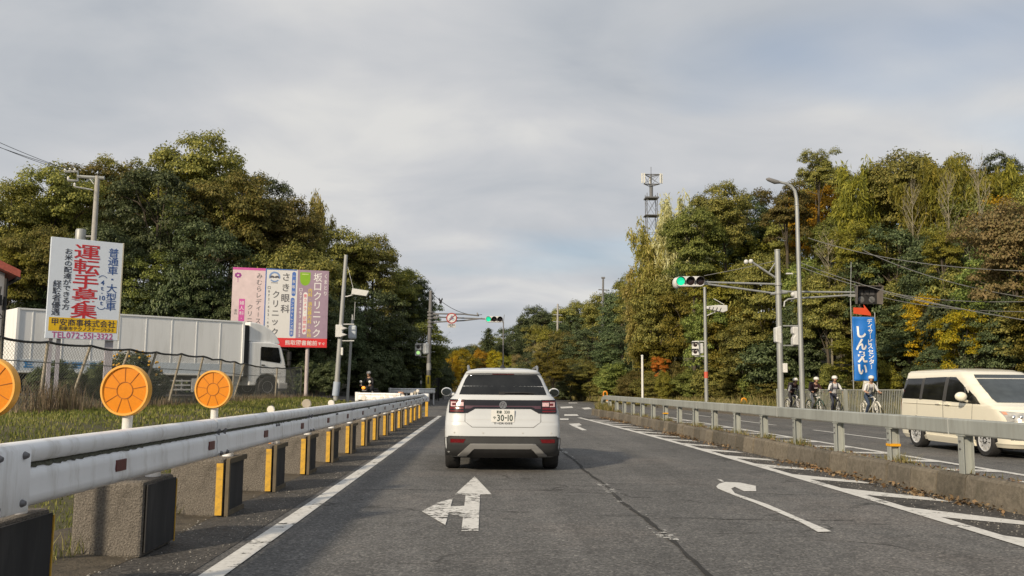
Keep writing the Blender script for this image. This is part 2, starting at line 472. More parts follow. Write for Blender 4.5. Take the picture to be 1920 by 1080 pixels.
def paint_mid():
    m = PAINT_OLD.copy(); m.name = 'cracked_road_paint'
    for n in m.node_tree.nodes:
        if n.type == 'VALTORGB' and n.outputs[0].links and n.outputs[0].links[0].to_socket.name == 'Alpha':
            n.color_ramp.elements[0].position = 0.445; n.color_ramp.elements[1].position = 0.475
    return m
PAINT_MID = paint_mid()

def strip(name, ys, fa, fb, z, m, n=1, zf=None, skirt=0.0):
    mb = MB(); vs = []; fs = []
    for y in ys:
        for k in range(n + 1):
            x = fa(y) + (fb(y) - fa(y)) * k / n
            vs.append((x, y, (zf(x, y) if zf else 0) + z))
    for j in range(len(ys) - 1):
        for k in range(n): fs.append((j*(n+1)+k, j*(n+1)+k+1, (j+1)*(n+1)+k+1, (j+1)*(n+1)+k))
    mb.raw(vs, fs)
    return tag(mb.build(name, m), kind='structure')
ys = list(np.concatenate([np.arange(-40, 60, 4), np.arange(60, 200, 4), np.arange(200, 300, 10)]))
strip('road', ys, lambda y: xl(y) - .3, lambda y: xr(y) + .1, 0.0, ASPH)
strip('road_shoulder', list(np.arange(-10, 38.1, 2)), lambda y: -3.35, lambda y: -2.0, 0.004, ASPH_DARK)
# side road climbing to the left behind the guardrail corner
strip('side_road', list(np.arange(45.5, 57.1, 1.15)), lambda y: -60, lambda y: -3.9, 0.03, ASPH_DARK, n=50, zf=lambda x, y: H(x, y))
# raised pavement on the right with its kerb
def pavement():
    mb = MB(); vs = []; fs = []
    yy = list(np.arange(12, 60.1, 2))
    for y in yy:
        x = xr(y)
        vs += [(x - .05, y, -.02), (x - .05, y, .13), (x + .12, y, .145), (x + 2.4, y, .15)]
    for j in range(len(yy) - 1):
        for k in range(3): fs.append((j*4+k, j*4+k+1, (j+1)*4+k+1, (j+1)*4+k))
    mb.raw(vs, fs); tag(mb.build('pavement', KERB_CONC), kind='structure')
pavement()

# median kerb: separate cast stones with joints, top of the median behind it
def kx(y): return float(np.interp(y, [0, 9.2, 13.5, 18, 30, 42], [5.72, 5.63, 5.48, 5.38, 5.32, 5.08]))
def bx(y): return float(np.interp(y, [0, 9.3, 40], [5.87, 5.75, 5.36]))
def mx(y): return bx(y) + .21
def median():
    mb = MB(); y = 1.0
    rr = random.Random(3)
    while y < 41.4:
        ln = 0.62; x0, x1 = kx(y), kx(y + ln - .022)
        dz = rr.uniform(-.012, .012); dx = rr.uniform(-.012, .012)
        vs = [(x0+dx, y, 0), (x0+.03+dx, y, .27+dz), (x0+.06+dx, y, .305+dz), (x0+.2, y, .305+dz), (x0+.2, y, 0)]
        e = [(x1+dx, y+ln-.022, 0), (x1+.03+dx, y+ln-.022, .27+dz), (x1+.06+dx, y+ln-.022, .305+dz), (x1+.2, y+ln-.022, .305+dz), (x1+.2, y+ln-.022, 0)]
        mb.raw(vs + e, [(0,1,2,3,4), (9,8,7,6,5)] + [(k, 5+k, 5+(k+1)%5, (k+1)%5) for k in range(5)])
        y += ln
    km = KERB_CONC.copy(); km.name = 'kerb_stones'; kt = km.node_tree; kb = kt.nodes['Principled BSDF']
    src = kb.inputs['Base Color'].links[0].from_socket; gi = N(kt, 'ShaderNodeNewGeometry')
    kt.links.new(mix_col(kt, 1.0, src, ramp(kt, gi.outputs['Random Per Island'], [(0.0, (0.75, 0.74, 0.70)), (0.5, (1.1, 1.1, 1.1)), (1.0, (1.5, 1.46, 1.38))]), 'MULTIPLY'), kb.inputs['Base Color'])
    tag(mb.build('median_kerb', km, bevel=None), kind='structure')
    yy = list(np.arange(1, 41.6, 1.5))
    mb = MB(); vs = []; fs = []
    for y in yy:
        a, b = kx(y) + .19, mx(y)
        vs += [(a, y, .29), (b - .06, y, .295), (b, y, .275), (b + .02, y, -.02)]
    for j in range(len(yy) - 1):
        for k in range(3): fs.append((j*4+k, j*4+k+1, (j+1)*4+k+1, (j+1)*4+k))
    mb.raw(vs, fs); tag(mb.build('median_ground', mat('median_concrete', (0.25, 0.23, 0.19), .95, var=.35, scale=9, dirt=((0.07, 0.065, 0.035), .8, 3), bump=.6)), kind='structure')
    # rounded nose
    mb = MB(); mb.prism([(5.08 + .25 - .25*math.cos(a), 41.4 + .75*math.sin(a)) for a in [math.pi*k/10 for k in range(11)]], .29)
    tag(mb.build('median_nose', KERB_CONC), kind='structure')
median()

# ------------------------------------------------------------------ road markings
def poly_mark(name, pts, z=0.008, m=None, sub=0):
    mb = MB(); mb.raw([(p[0], p[1], z) for p in pts], [tuple(range(len(pts)))])
    return tag(mb.build(name, m or PAINT), kind='structure')
def px_mark(name, pts, z=0.008, m=None): return poly_mark(name, [G(x, y) for x, y in pts], z, m)
def line(name, p, q, wd, m=None, z=0.008):
    p, q = Vector(p), Vector(q); d = (q - p).normalized(); n = Vector((-d.y, d.x)) * wd / 2
    return poly_mark(name, [p - n, q - n, q + n, p + n], z, m)
strip('road_edge_marking', [0.5, 8, 15, 25, 38.8], lambda y: float(np.interp(y, [0, 12, 38], [-1.825, -1.83, -1.915])) - .085, lambda y: float(np.interp(y, [0, 12, 38], [-1.825, -1.83, -1.915])) + .085, .008, PAINT)
def road_line_x(y): return float(np.interp(y, [0, 7.5, 10.5, 14, 20.5, 25.5, 31, 38], [4.48, 4.56, 4.61, 4.62, 4.60, 4.49, 4.31, 4.07]))
strip('road_centre_marking', list(np.arange(2, 38.1, 1.5)), lambda y: road_line_x(y) - .08, lambda y: road_line_x(y) + .08, .008, PAINT)
strip('road_shoulder', list(np.arange(2, 38.1, 1.5)), lambda y: road_line_x(y) + .05, lambda y: kx(y) + .05, .004, ASPH_DARK)
for k in range(16):
    y0 = 7.20 + 1.85 * k
    if y0 > 35: break
    x0 = road_line_x(y0) + .05; xe = min(x0 + .80, kx(y0) - .14)
    sl_ = -.9 * (xe - x0)
    poly_mark('road_hatch_marking', [(x0, y0), (xe, y0 + sl_), (xe - .05, y0 + sl_ + .40), (x0, y0 + .75)], .009)
def oppo(y): return 8.35 - .004 * y
poly_mark('road_centre_marking', [(oppo(3) - .08, 3), (oppo(3) + .08, 3), (oppo(40) + .08, 40), (oppo(40) - .08, 40)], m=PAINT)
for k in range(18):
    y0 = 4.4 + 1.9 * k
    x0 = oppo(y0) - .05; xe = mx(y0) + .6
    poly_mark('road_hatch_marking', [(x0, y0), (x0, y0 + .42), (xe, y0 + 1.0), (xe, y0 + .66)], .009, PAINT)
for k in range(5):
    y0 = 6 + 8.5 * k
    line('road_lane_marking', (10.9 - .015 * y0, y0), (10.9 - .015 * (y0 + 5), y0 + 5), .14)
line('road_edge_marking', (14.0, 2), (13.9, 30), .15)
# straight-and-left arrow in this lane
px_mark('road_arrow_marking', [(890, 894), (922, 928), (900, 928.5), (897, 997), (865, 997), (873, 928.5), (853, 928)], m=PAINT_MID)
px_mark('road_arrow_marking', [(791, 960), (820, 944), (849, 936), (835, 986)], .0085, PAINT_MID)
px_mark('road_arrow_marking', [(844, 951), (873, 950), (869.5, 971), (841.5, 965)], .0095, PAINT_MID)
# right-turn arrow in the next lane
px_mark('road_arrow_marking', [(1560, 998), (1534, 999), (1500, 980), (1456, 961), (1413, 943), (1382, 932), (1360, 923), (1346, 917), (1343, 913), (1348, 908), (1360, 904.5), (1388, 906), (1417, 912), (1418, 922), (1395, 922), (1378, 914), (1371, 917), (1378, 926), (1440, 947), (1500, 973)])
px_mark('road_arrow_marking', [(1344, 899), (1352, 900), (1358, 904), (1353, 904)])
px_mark('road_arrow_marking', [(1066, 795), (1086, 794), (1091, 797.5), (1082, 799), (1101, 807), (1092, 807.5), (1074, 799.5)])
for a in ([(1050, 763), (1072, 762), (1075, 765), (1052, 766)], [(1058, 777), (1082, 777), (1085, 780), (1058, 780)], [(1050, 785), (1066, 785), (1066, 787.5), (1050, 787.5)],
          [(1090, 765), (1104, 764), (1110, 767), (1096, 768)], [(1066, 755), (1082, 755), (1083, 756.5), (1066, 756.5)]):
    px_mark('road_dash_marking', a)
# long joint between the lanes with the rubbed-off lane line beside it
def seam():
    mb = MB(); rr = random.Random(5); vs = []; fs = []
    ys_ = np.arange(1.0, 40, .22)
    for i, y in enumerate(ys_):
        x = 1.60 + .02 * math.sin(y * 1.7) + rr.uniform(-.012, .012); wd = rr.uniform(.012, .030)
        vs += [(x - wd, y, .006), (x + wd, y, .006)]
        if i: fs.append((2*i-2, 2*i-1, 2*i+1, 2*i))
    mb.raw(vs, fs); tag(mb.build('road_joint_line', mat('crack_tar', (0.022, 0.021, 0.02), .9, var=.5)), kind='structure')
    for (y0, y1, xo) in ((2.5, 5.2, -.05), (7.6, 12.8, .0), (15.5, 20.5, 0)):
        line('road_lane_marking', (1.60 + xo, y0), (1.60 + xo, y1), .15, PAINT_OLD, .0075)
    # cross cracks
    for (y0, xa, xb) in ((6.05, 1.2, 4.4), (8.9, 1.7, 4.0), (12.1, 1.6, 3.1), (11.2, -1.7, 1.0)):
        mb = MB(); vs = []; fs = []; n = 40; yy = y0
        for i in range(n + 1):
            x = xa + (xb - xa) * i / n; yy += rr.uniform(-.022, .022); wd = rr.uniform(.003, .013)
            vs += [(x, yy - wd, .005), (x, yy + wd, .005)]
            if i: fs.append((2*i-2, 2*i, 2*i+1, 2*i-1))
        mb.raw(vs, fs); tag(mb.build('road_crack_line', _mats['crack_tar']), kind='structure')
seam()
# ------------------------------------------------------------------ guardrail on the left
ORD = ['nearest', 'second', 'third', 'fourth', 'fifth', 'sixth', 'seventh', 'eighth', 'ninth', 'tenth', 'eleventh', 'twelfth', 'thirteenth', 'fourteenth', 'fifteenth', 'sixteenth', 'seventeenth', 'eighteenth']
PROF = [(-.055, .955), (-.05, .985), (-.025, .999), (.018, .998), (.046, .982), (.058, .952), (.054, .918), (.034, .893), (.012, .88), (.024, .866), (.052, .846), (.060, .80), (.057, .757), (.064, .722), (.064, .692), (.04, .664), (.0, .648), (-.045, .655)]
def rail_path(path, zoff, mb, closed_back=True, zs=None):
    """path: list of (x, y); profile leans to the right of the walking direction"""
    n = len(PROF); vs = []
    pts = [Vector((p[0], p[1], 0)) for p in path]
    for i, p in enumerate(pts):
        t = (pts[min(i+1, len(pts)-1)] - pts[max(i-1, 0)]).normalized()
        nr = Vector((t.y, -t.x, 0))
        dz = zoff(i) if callable(zoff) else zoff
        vs += [p + nr * dx + Vector((0, 0, z + dz)) for dx, z in PROF]
        vs += [p + nr * (dx - .006) + Vector((0, 0, z + dz)) for dx, z in reversed(PROF)]
    m = 2 * n; fs = []
    for i in range(len(pts) - 1):
        for k in range(m): fs.append((i*m+k, (i+1)*m+k, (i+1)*m+(k+1)%m, i*m+(k+1)%m))
    for e in (0, (len(pts)-1)*m):
        for k in range(n - 1): fs.append((e+k, e+k+1, e+m-2-k, e+m-1-k))
    mb.raw(vs, fs)
RAILX = -2.46
gr = thing('guardrail', 'long white corrugated steel guardrail running beside the left edge line', 'guardrail', (RAILX, 4.4, -.02))
def left_rail():
    path = [(0.0, y) for y in np.arange(-3.4, 30.0, 1.0)] + [(0, 30.4), (-.02, 31.2), (-.05, 32.2), (-.1, 33)]
    mb = MB(); rail_path(path, 0, mb); mb.build('beam', WHITE_METAL, gr, smooth_angle=50)
    # overlapping splices, with their bolts
    bolt_m = mat('bolt_steel', (0.16, 0.16, 0.17), .5, .5)
    for y in (4.05, 8.2, 12.2, 16.2, 20.2, 24.2, 28.2):
        mb = MB(); vs = []
        for o_ in (.007, .003):
            for yy in (y - .34, y + .0): vs += [(dx + o_, yy, z + .001) for dx, z in PROF[2:-1]]
        k = len(PROF) - 3
        fs = []
        for i in range(k - 1): fs += [(i, i+1, k+i+1, k+i), (2*k+i, 3*k+i, 3*k+i+1, 2*k+i+1), (i, 2*k+i, 2*k+i+1, i+1), (k+i, k+i+1, 3*k+i+1, 3*k+i)]
        fs += [(0, k, 3*k, 2*k), (k-1, 3*k-1, 4*k-1, 2*k-1)]
        mb.raw(vs, fs); mb.mi = 1
        for yy in (y - .06, y - .25):
            for i in (7, 9, 14):
                dx, z = PROF[i]
                if i == 9: z = .862
                mb.lathe([(.0, .028), (.012, .024), (.019, .008), (.021, .0)], T(dx + .004, yy, z) @ RY(math.pi/2), 8)
        mb.build('splice_plate', [WHITE_METAL, bolt_m], gr, smooth_angle=40)
        for yy in (y + 1.95, y + 2.06):
            mb = MB(); mb.lathe([(0, .02), (.012, .016), (.016, 0)], T(.054, yy, .848) @ RY(math.pi/2), 8); mb.build('bolt', bolt_m, gr, smooth_angle=40)
    mb = MB(); mb.raw([(.072, -.55, .655), (.072, .40, .655), (.070, .40, .96), (.070, -.55, .96), (.045, -.55, .99), (.045, .40, .99), (.06, -.55, .64), (.06, .40, .64)], [(0,1,2,3), (3,2,5,4), (6,7,1,0)]); mb.mi = 1
    for yy in (.33, .08):
        for z in (.935, .69): mb.lathe([(.0, .026), (.012, .022), (.019, .008), (.021, .0)], T(.071, yy, z) @ RY(math.pi/2), 10)
    o = mb.build('lap_plate', [WHITE_METAL, bolt_m], gr, smooth_angle=40)
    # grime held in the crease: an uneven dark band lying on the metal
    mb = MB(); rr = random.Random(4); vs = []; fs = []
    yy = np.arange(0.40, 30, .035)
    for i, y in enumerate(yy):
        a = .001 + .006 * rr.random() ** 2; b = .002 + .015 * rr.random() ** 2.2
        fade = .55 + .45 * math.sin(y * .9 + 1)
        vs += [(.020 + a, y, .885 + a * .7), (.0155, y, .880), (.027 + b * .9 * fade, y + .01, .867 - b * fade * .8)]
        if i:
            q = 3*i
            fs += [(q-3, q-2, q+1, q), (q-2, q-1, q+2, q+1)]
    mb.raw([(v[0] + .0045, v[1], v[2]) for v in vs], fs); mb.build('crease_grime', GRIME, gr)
    # reflectors
    for k in range(18):
        y = 1.6 + 1.95 * k
        mb = MB(); mb.box((.0615, y, .775), (.012, .16, .075)); mb.build('reflector', MAROON, gr, bevel=.003)
    for k in range(17):
        y = -1.3 + 2.06 * k
        mb = MB(); mb.tube([(-.17, y, .5), (-.17, y, .97)], .057, 14); mb.box((-.09, y, .8), (.11, .12, .2)); mb.build('post', WHITE_METAL, gr, smooth_angle=40)
    # turned-back end piece
    mb = MB(); mb.box((.0, 33.25, .83), (.26, .5, .34)); mb.build('end_piece', WHITE_METAL, gr, bevel=.03)
left_rail()
# guardrail carried round the corner of the side road
for nm, lab, pts, zo in (('guardrail', 'short white guardrail with a rolled end turning into the side road on the left', [(-5.75, 40.6), (-5.0, 40.0), (-4.2, 39.2), (-3.6, 38.5)], -.02),
                         ('guardrail', 'white guardrail in the shade beyond the side road, in front of the black fence', [(-6.4, 60.5), (-5.2, 60.2), (-4.2, 60.6), (-3.5, 62.5)], .14)):
    g2 = thing(nm, lab, 'guardrail', (pts[0][0], pts[0][1], 0))
    loc = [(p[0] - pts[0][0], p[1] - pts[0][1]) for p in pts]
    mb = MB(); rail_path(loc, zo, mb); mb.build('beam', WHITE_METAL, g2, smooth_angle=50)
    mb = MB(); mb.tube([(loc[0][0] - .02, loc[0][1], .63 + zo), (loc[0][0] - .02, loc[0][1], 1.02 + zo)], .11, 14); mb.build('end_roll', WHITE_METAL, g2, smooth_angle=40)
    for p in loc:
        mb = MB(); mb.tube([(p[0] - .06, p[1] + .1, 0), (p[0] - .06, p[1] + .1, .95 + zo)], .057, 12); mb.build('post', WHITE_METAL, g2, smooth_angle=40)

# ------------------------------------------------------------------ concrete blocks under it
def block(idx, y0, near):
    LEN = .66
    t = thing('concrete_block', '', 'concrete block', (-2.54, y0, 0), 0, 'concrete blocks under the left guardrail')
    rr = random.Random(idx)
    mb = MB()
    mb.box((-.27, LEN/2, .28), (.52, LEN, .56))
    mb.build('body', CONCRETE, t, bevel=.025)
    mb = MB(); mb.box((.008, LEN/2, .285), (.012, LEN - .05, .50)); mb.build('black_panel', BLACK_PLATE, t, bevel=.003)
    if near:
        mb = MB(); mb.box((.012, LEN - .012, .27), (.010, .012, .50)); mb.build('yellow_edge', YELLOW, t)
    else:
        mb = MB(); mb.box((-.045, -.006, .27), (.065, .014, .50)); mb.build('yellow_strip', YELLOW, t)
        mb = MB(); mb.box((.028, .022, .28), (.036, .045, .54)); mb.box((.028, LEN/2, .54), (.034, LEN - .03, .05)); mb.box((.022, LEN/2, .025), (.02, LEN - .03, .05))
        mb.build('panel_frame', mat('tan_panel_frame', (0.12, 0.095, 0.06), .75, var=.35, dirt=((0.1, 0.085, 0.06), .7, 9)), t)
    return t
b0 = block(0, 4.74, True); b0['label'] = 'concrete block with a big black side panel at the bottom left corner of the photo'
b1 = dup(b0, loc=(-2.53, 6.8, 0), label='grainy concrete block without a yellow front strip, second from the camera')
b2 = block(2, 8.88, False); b2['label'] = 'concrete block with the widest yellow front strip, third from the camera'
for k in range(3, 16):
    dup(b2, loc=(-2.54 + random.uniform(-.02, .02), 8.88 + 2.05 * (k - 2) + random.uniform(-.06, .06), 0), rz=random.uniform(-.02, .02),
        label='yellow edged concrete block under the white guardrail, %s from the camera' % ORD[k])
mb = MB(); mb.box((0, 0, .36), (.12, .12, .72)); e = mb.build('end_post', YELLOW, None, bevel=.01); e.location = (-2.46, 38.2, 0)
tag(e, 'short yellow post standing at the far end of the left guardrail', 'post')

# ------------------------------------------------------------------ delineators
def big_disc(px, py, r_px, real, label):
    s = r_px / real; x = (px - 908) / s; D = F / s; p = P(px, py, D)
    t = thing('reflector_disc', label, 'road reflector', (p.x, p.y, 0), -.12, 'large orange reflector discs behind the guardrail')
    zc = p.z; r = real
    mb = MB(); M = T(0, 0, zc) @ RX(math.pi/2)
    mb.lathe([(0, -.03), (r * .96, -.03), (r, -.02), (r, .025), (r*.975, .036), (r * .9, .036), (r * .88, .02)], M, 48)
    mb.build('rim', ORANGE_RIM, t, smooth_angle=35)
    mb = MB(); mb.lathe([(0, .012), (r * .90, .012), (r * .90, .02), (0, .024)], M, 48); mb.build('lens', ORANGE_LENS, t, smooth_angle=35)
    mb = MB()
    mb.lathe([(r*.31, .0245), (r*.335, .0245), (r*.335, .0275), (r*.31, .0275)], M, 40, close=True)
    for k in range(9):
        a = 2*math.pi*k/9 + .2
        c, s_ = math.cos(a), math.sin(a); nx, ny = -s_*.002, c*.002
        q = [(c*r*.33+nx, s_*r*.33+ny), (c*r*.89+nx, s_*r*.89+ny), (c*r*.89-nx, s_*r*.89-ny), (c*r*.33-nx, s_*r*.33-ny)]
        mb.prism(q, .003, M @ T(0, 0, .0225))
    mb.build('groove_lines', ORANGE_LINE, t)
    mb = MB(); mb.tube([(0, .04, .1), (0, .04, zc)], .038, 16); mb.build('post', WHITE_PLASTIC, t, smooth_angle=40)
big_disc(-17, 727, 54, .2, 'orange reflector disc cut off by the left edge of the photo')
big_disc(237, 732, 47, .2, 'large orange reflector disc on a white post below the recruiting billboard')
big_disc(401, 730, 35, .2, 'orange reflector disc on a white post left of the truck cab, smallest of three')
SMALL = [(508, 768, 7, 0), (575, 757, 8.5, 1), (621, 756, 6, 0), (682, 746, 5, 0), (701, 748, 4, 0), (716, 747, 4, 0), (726, 746, 3.6, 0), (740, 743, 3.4, 0), (756, 743, 3.2, 0), (772, 739, 3, 0), (778, 736, 3, 1), (783, 733, 3, 0)]
for i, (px, py, rp, back) in enumerate(SMALL):
    s = (908 - px) / 2.72; p = P(px, py, F / s)
    r = min(.075, rp / s)
    lab = 'small brownish back of a round reflector behind the guardrail' if i == 1 else 'small round white reflector behind the guardrail, %s from the camera' % ORD[i]
    if i == 0: lab = 'small white round reflector on an orange stem, nearest one behind the guardrail'
    t = thing('round_reflector', lab, 'road reflector', (p.x, p.y, 0), 0, 'small round reflectors behind the guardrail')
    mb = MB(); mb.lathe([(0, -.02), (r*.9, -.02), (r, -.01), (r, .01), (r*.88, .02), (0, .022)], T(0, 0, p.z) @ RX(math.pi/2), 24)
    mb.build('lens', mat('tan_reflector_back', (0.36, 0.32, 0.26), .6) if back else mat('white_reflector', (0.72, 0.68, 0.62), .35, var=.04), t, smooth_angle=35)
    mb = MB(); mb.tube([(0, .02, .3), (0, .02, p.z - r * .8)], .02, 8); mb.build('stem', mat('orange_stem', (0.62, 0.28, 0.10), .6) if i in (0, 3, 7) else WHITE_PLASTIC, t)
# white block-like marker on the corner guardrail
p = P(752, 736, 40)
t = thing('striped_marker', 'white and pale orange striped marker standing at the corner of the guardrail', 'marker', (p.x, p.y, 0))
mb = MB(); mb.lathe([(.16, .3), (.15, .62), (.14, .7)], None, 16); mb.lathe([(.13, .82), (.12, .93)], None, 16); mb.build('body', WHITE_PLASTIC, t, smooth_angle=40)
mb = MB(); mb.lathe([(.155, .7), (.145, .82)], None, 16); mb.lathe([(.135, .93), (.13, 1.03)], None, 16); mb.build('band', mat('pale_orange_band', (0.60, 0.36, 0.24), .5), t, smooth_angle=40)

# ------------------------------------------------------------------ chain-link fence with leaning posts
FPTS = [(-60, 640, 18.0, 785), (0, 632, 19.0, 783), (90, 641, 20.5, 781), (170, 648, 22.0, 778), (243, 655, 23.5, 775), (293, 660, 25, 772), (340, 664, 27, 769), (381, 668, 29, 766), (415, 674, 31.5, 763), (440, 678, 33.5, 761), (458, 682, 36, 758), (520, 690, 41, 753), (565, 688, 46, 750)]
FSTR = [0, 0, 25, 60, 60, 48, 35, 30, 10, 8, 30, 6, 2]     # how far each post's foot has slipped (px to the left)
fence = thing('chain_link_fence', 'old chain link fence with leaning pipe posts in front of the white truck', 'fence', (-9.5, 24, 0))
fo = Vector((-9.5, 24, 0))
TOPS = [P(a, b, D) for a, b, D, c in FPTS]
BOTS = [Vector((P(a - k * .8, c, D).x, D, H(P(a, c, D).x, D) + .0)) for (a, b, D, c), k in zip(FPTS, FSTR)]
for a, b in zip(TOPS, BOTS):
    mb = MB(); mb.tube([b - fo - Vector((0, 0, .2)), a - fo], .036, 8); mb.build('post', RUST_PIPE, fence, smooth_angle=50)
mb = MB(); rr = random.Random(2); pts = []
for i in range(len(TOPS) - 1):
    for k in range(6):
        q = TOPS[i].lerp(TOPS[i+1], k / 6); pts.append(q - fo + Vector((0, 0, (-.05 * math.sin(math.pi * k / 6)) + rr.uniform(-.012, .012))))
pts.append(TOPS[-1] - fo); mb.tube(pts, .03, 6); mb.build('top_rail', mat('dark_pipe', (0.035, 0.034, 0.03), .7, var=.3), fence)
mb = MB(); mb.tube([TOPS[i].lerp(BOTS[i], .30) - fo for i in range(len(TOPS))], .012, 5); mb.build('mid_wire', WIRE_GREY, fence)
def chain_mesh():
    mb = MB()
    # walk along the fence in (distance, height) space
    ls = [0]
    for i in range(len(TOPS) - 1): ls.append(ls[-1] + (BOTS[i+1] - BOTS[i]).length)
    def at(s, v):
        i = min(len(ls) - 2, max(0, int(np.searchsorted(ls, s)) - 1)); k = (s - ls[i]) / (ls[i+1] - ls[i])
        return BOTS[i].lerp(BOTS[i+1], k).lerp(TOPS[i].lerp(TOPS[i+1], k), v) - fo
    step = .105; hgt = 1.68; s = -hgt
    while s < ls[-1]:
        for sg in (0, 1):
            pts = []
            for k in range(6):
                v = k / 5; ss = s + hgt * (v if sg == 0 else 1 - v)
                if 0 <= ss <= ls[-1]: pts.append(at(ss, .03 + .95 * v))
            if len(pts) > 1: mb.tube(pts, .003, 3, cap=False)
        s += step
    mb.build('wire_mesh', WIRE_GREY, fence)
chain_mesh()

# ------------------------------------------------------------------ box truck
TG = .70
pr = P(457, 640, 42.6); pl = P(28, 640, 36.0)
axis = Vector((pr.x - pl.x, pr.y - pl.y, 0)); TL = axis.length; axis.normalize()
truck = thing('box_truck', 'white box truck with ribbed cargo body parked behind the chain link fence', 'truck', (pr.x, pr.y, TG), math.atan2(axis.y, axis.x))
# local: +X forward, cargo box ends at x=0, right-hand side is -Y (towards the road)
TRUCK_WHITE = mat('truck_white', (0.86, 0.87, 0.87), .4, var=.035, scale=2, dirt=((0.42, 0.41, 0.38), .35, 2.5), streak=True)
mb = MB(); mb.box((-TL/2, 1.2, 2.3), (TL, 2.4, 2.62)); cargo = mb.build('cargo_box', TRUCK_WHITE, truck, bevel=.03)
mb = MB()
for k in range(int(TL / 1.15) + 1):
    x = -.06 - k * 1.15; mb.box((x, -.004, 2.36), (.035, .02, 2.44))
for z in (1.05, 3.58): mb.box((-TL/2, -.015, z), (TL, .04, .07))
for x in (-.04, -TL + .05): mb.box((x, -.02, 2.3), (.1, .05, 2.6))
mb.build('rib', mat('pale_rib', (0.88, 0.89, 0.89), .4, var=.03), cargo)
mb = MB(); mb.box((-TL/2, -.008, 1.32), (TL - .2, .02, .46)); mb.build('lower_panel', mat('pale_blue_panel', (0.62, 0.69, 0.76), .4, var=.05), cargo)
mb = MB()
for k, (w_, sh) in enumerate(((.42, 0), (.1, 2), (.55, 1), (.5, 0), (.3, 3), (.62, 1))):
    x = -TL + .55 + k * .62
    for j in range(3): mb.box((x, -.022, 1.24 + j * .1), (w_ * (.9 if j != 1 else .6), .008, .055))
    mb.box((x + (.1 if sh else -.1), -.024, 1.34), (.07, .008, .26))
mb.build('blue_lettering', ink('truck_blue', (0.05, 0.25, 0.55)), cargo)
mb = MB(); mb.box((-TL/2 + .9, 1.2, .86), (TL + 1.8, .9, .22)); mb.box((-1.6, .3, .55), (1.2, .55, .5)); mb.build('chassis', BLACK, truck)
mb = MB()
for z in (.35, .55, .75): mb.box((-4.2, .06, z), (3.4, .04, .07))
for x in (-5.6, -4.2, -2.9): mb.box((x, .09, .55), (.06, .04, .55))
mb.box((-1.95, .08, .55), (1.0, .1, .62)); mb.build('side_guard', mat('guard_grey', (0.55, 0.55, 0.54), .5), truck)
def truck_wheel(x, y):
    mb = MB(); mb.lathe([(.24, .0), (.44, 0), (.49, .05), (.50, .14), (.49, .24), (.44, .28), (.24, .28)], T(x, y, .5) @ RX(-math.pi/2), 28)
    o = mb.build('wheel', RUBBER, truck, smooth_angle=40)
    mb = MB(); mb.lathe([(0, .03), (.1, .02), (.16, .06), (.24, .01), (.27, -.004), (.27, .05)], T(x, y, .5) @ RX(-math.pi/2), 24); mb.build('rim', ALLOY, o, smooth_angle=40)
for x in (-7.6, -6.5): truck_wheel(x, .02); truck_wheel(x, 2.1)
truck_wheel(1.35, .03); truck_wheel(1.35, 2.1)
# cab: side outline extruded across the truck
mb = MB(); mb.box((.16, 1.2, 2.2), (.3, 2.2, 2.5)); mb.build('cab_gap_shade', BLACK, truck)  # added black block paints the shade of the gap behind the cab
out = [(.36, .55), (.72, .55), (.80, .85), (1.0, 1.06), (1.35, 1.12), (1.7, 1.06), (1.9, .85), (1.98, .5), (2.28, .5), (2.36, .75), (2.36, 1.35), (2.28, 1.72), (2.08, 2.36), (1.98, 2.55), (1.5, 2.66), (.36, 2.66)]
mb = MB(); mb.prism(out, 2.3, T(0, 2.35, 0) @ RX(math.pi/2)); mb.build('cab', TRUCK_WHITE, truck, bevel=.05)
fo_ = [(.36, 2.68), (2.0, 2.60), (2.0, 2.7), (1.85, 2.95), (1.55, 3.25), (1.1, 3.5), (.7, 3.60), (.36, 3.62)]
mb = MB(); mb.prism(fo_, 2.1, T(0, 2.25, 0) @ RX(math.pi/2)); mb.build('wind_deflector', TRUCK_WHITE, truck, bevel=.05)
mb = MB(); mb.prism([(.95, 1.78), (1.98, 1.66), (2.03, 1.78), (1.88, 2.42), (.95, 2.44)], .02, T(0, .056, 0) @ RX(math.pi/2)); mb.build('side_window', GLASS_DARK, truck)
mb = MB(); mb.raw([(2.30, .15, 1.74), (2.30, 2.25, 1.74), (2.07, 2.2, 2.45), (2.07, .2, 2.45)], [(0,1,2,3)]); o = mb.build('windscreen', GLASS_DARK, truck); s_ = o.modifiers.new('t', 'SOLIDIFY'); s_.thickness = .03; s_.offset = 0
mb = MB(); mb.box((.93, .045, 1.6), (.012, .012, 1.55)); mb.box((1.5, .045, 1.15), (1.1, .012, .012)); mb.build('door_seam', SEAM, truck)
mb = MB(); mb.box((1.08, .03, 1.55), (.16, .04, .05)); mb.build('door_handle', BLACK, truck)
mb = MB(); mb.tube([(2.1, .05, 2.35), (2.35, -.12, 2.3), (2.38, -.14, 1.6), (2.25, .05, 1.55)], .018, 6); mb.box((2.38, -.15, 2.02), (.1, .22, .42)); mb.box((2.38, -.15, 1.66), (.09, .2, .2)); mb.build('mirror', BLACK, truck, bevel=.02)
mb = MB(); mb.box((2.2, 1.2, .55), (.5, 2.36, .32)); mb.build('bumper', mat('bumper_grey', (0.4, 0.4, 0.4), .5), truck, bevel=.05)
mb = MB(); mb.box((2.1, .06, .35), (.5, .12, .12)); mb.build('step', BLACK, truck)

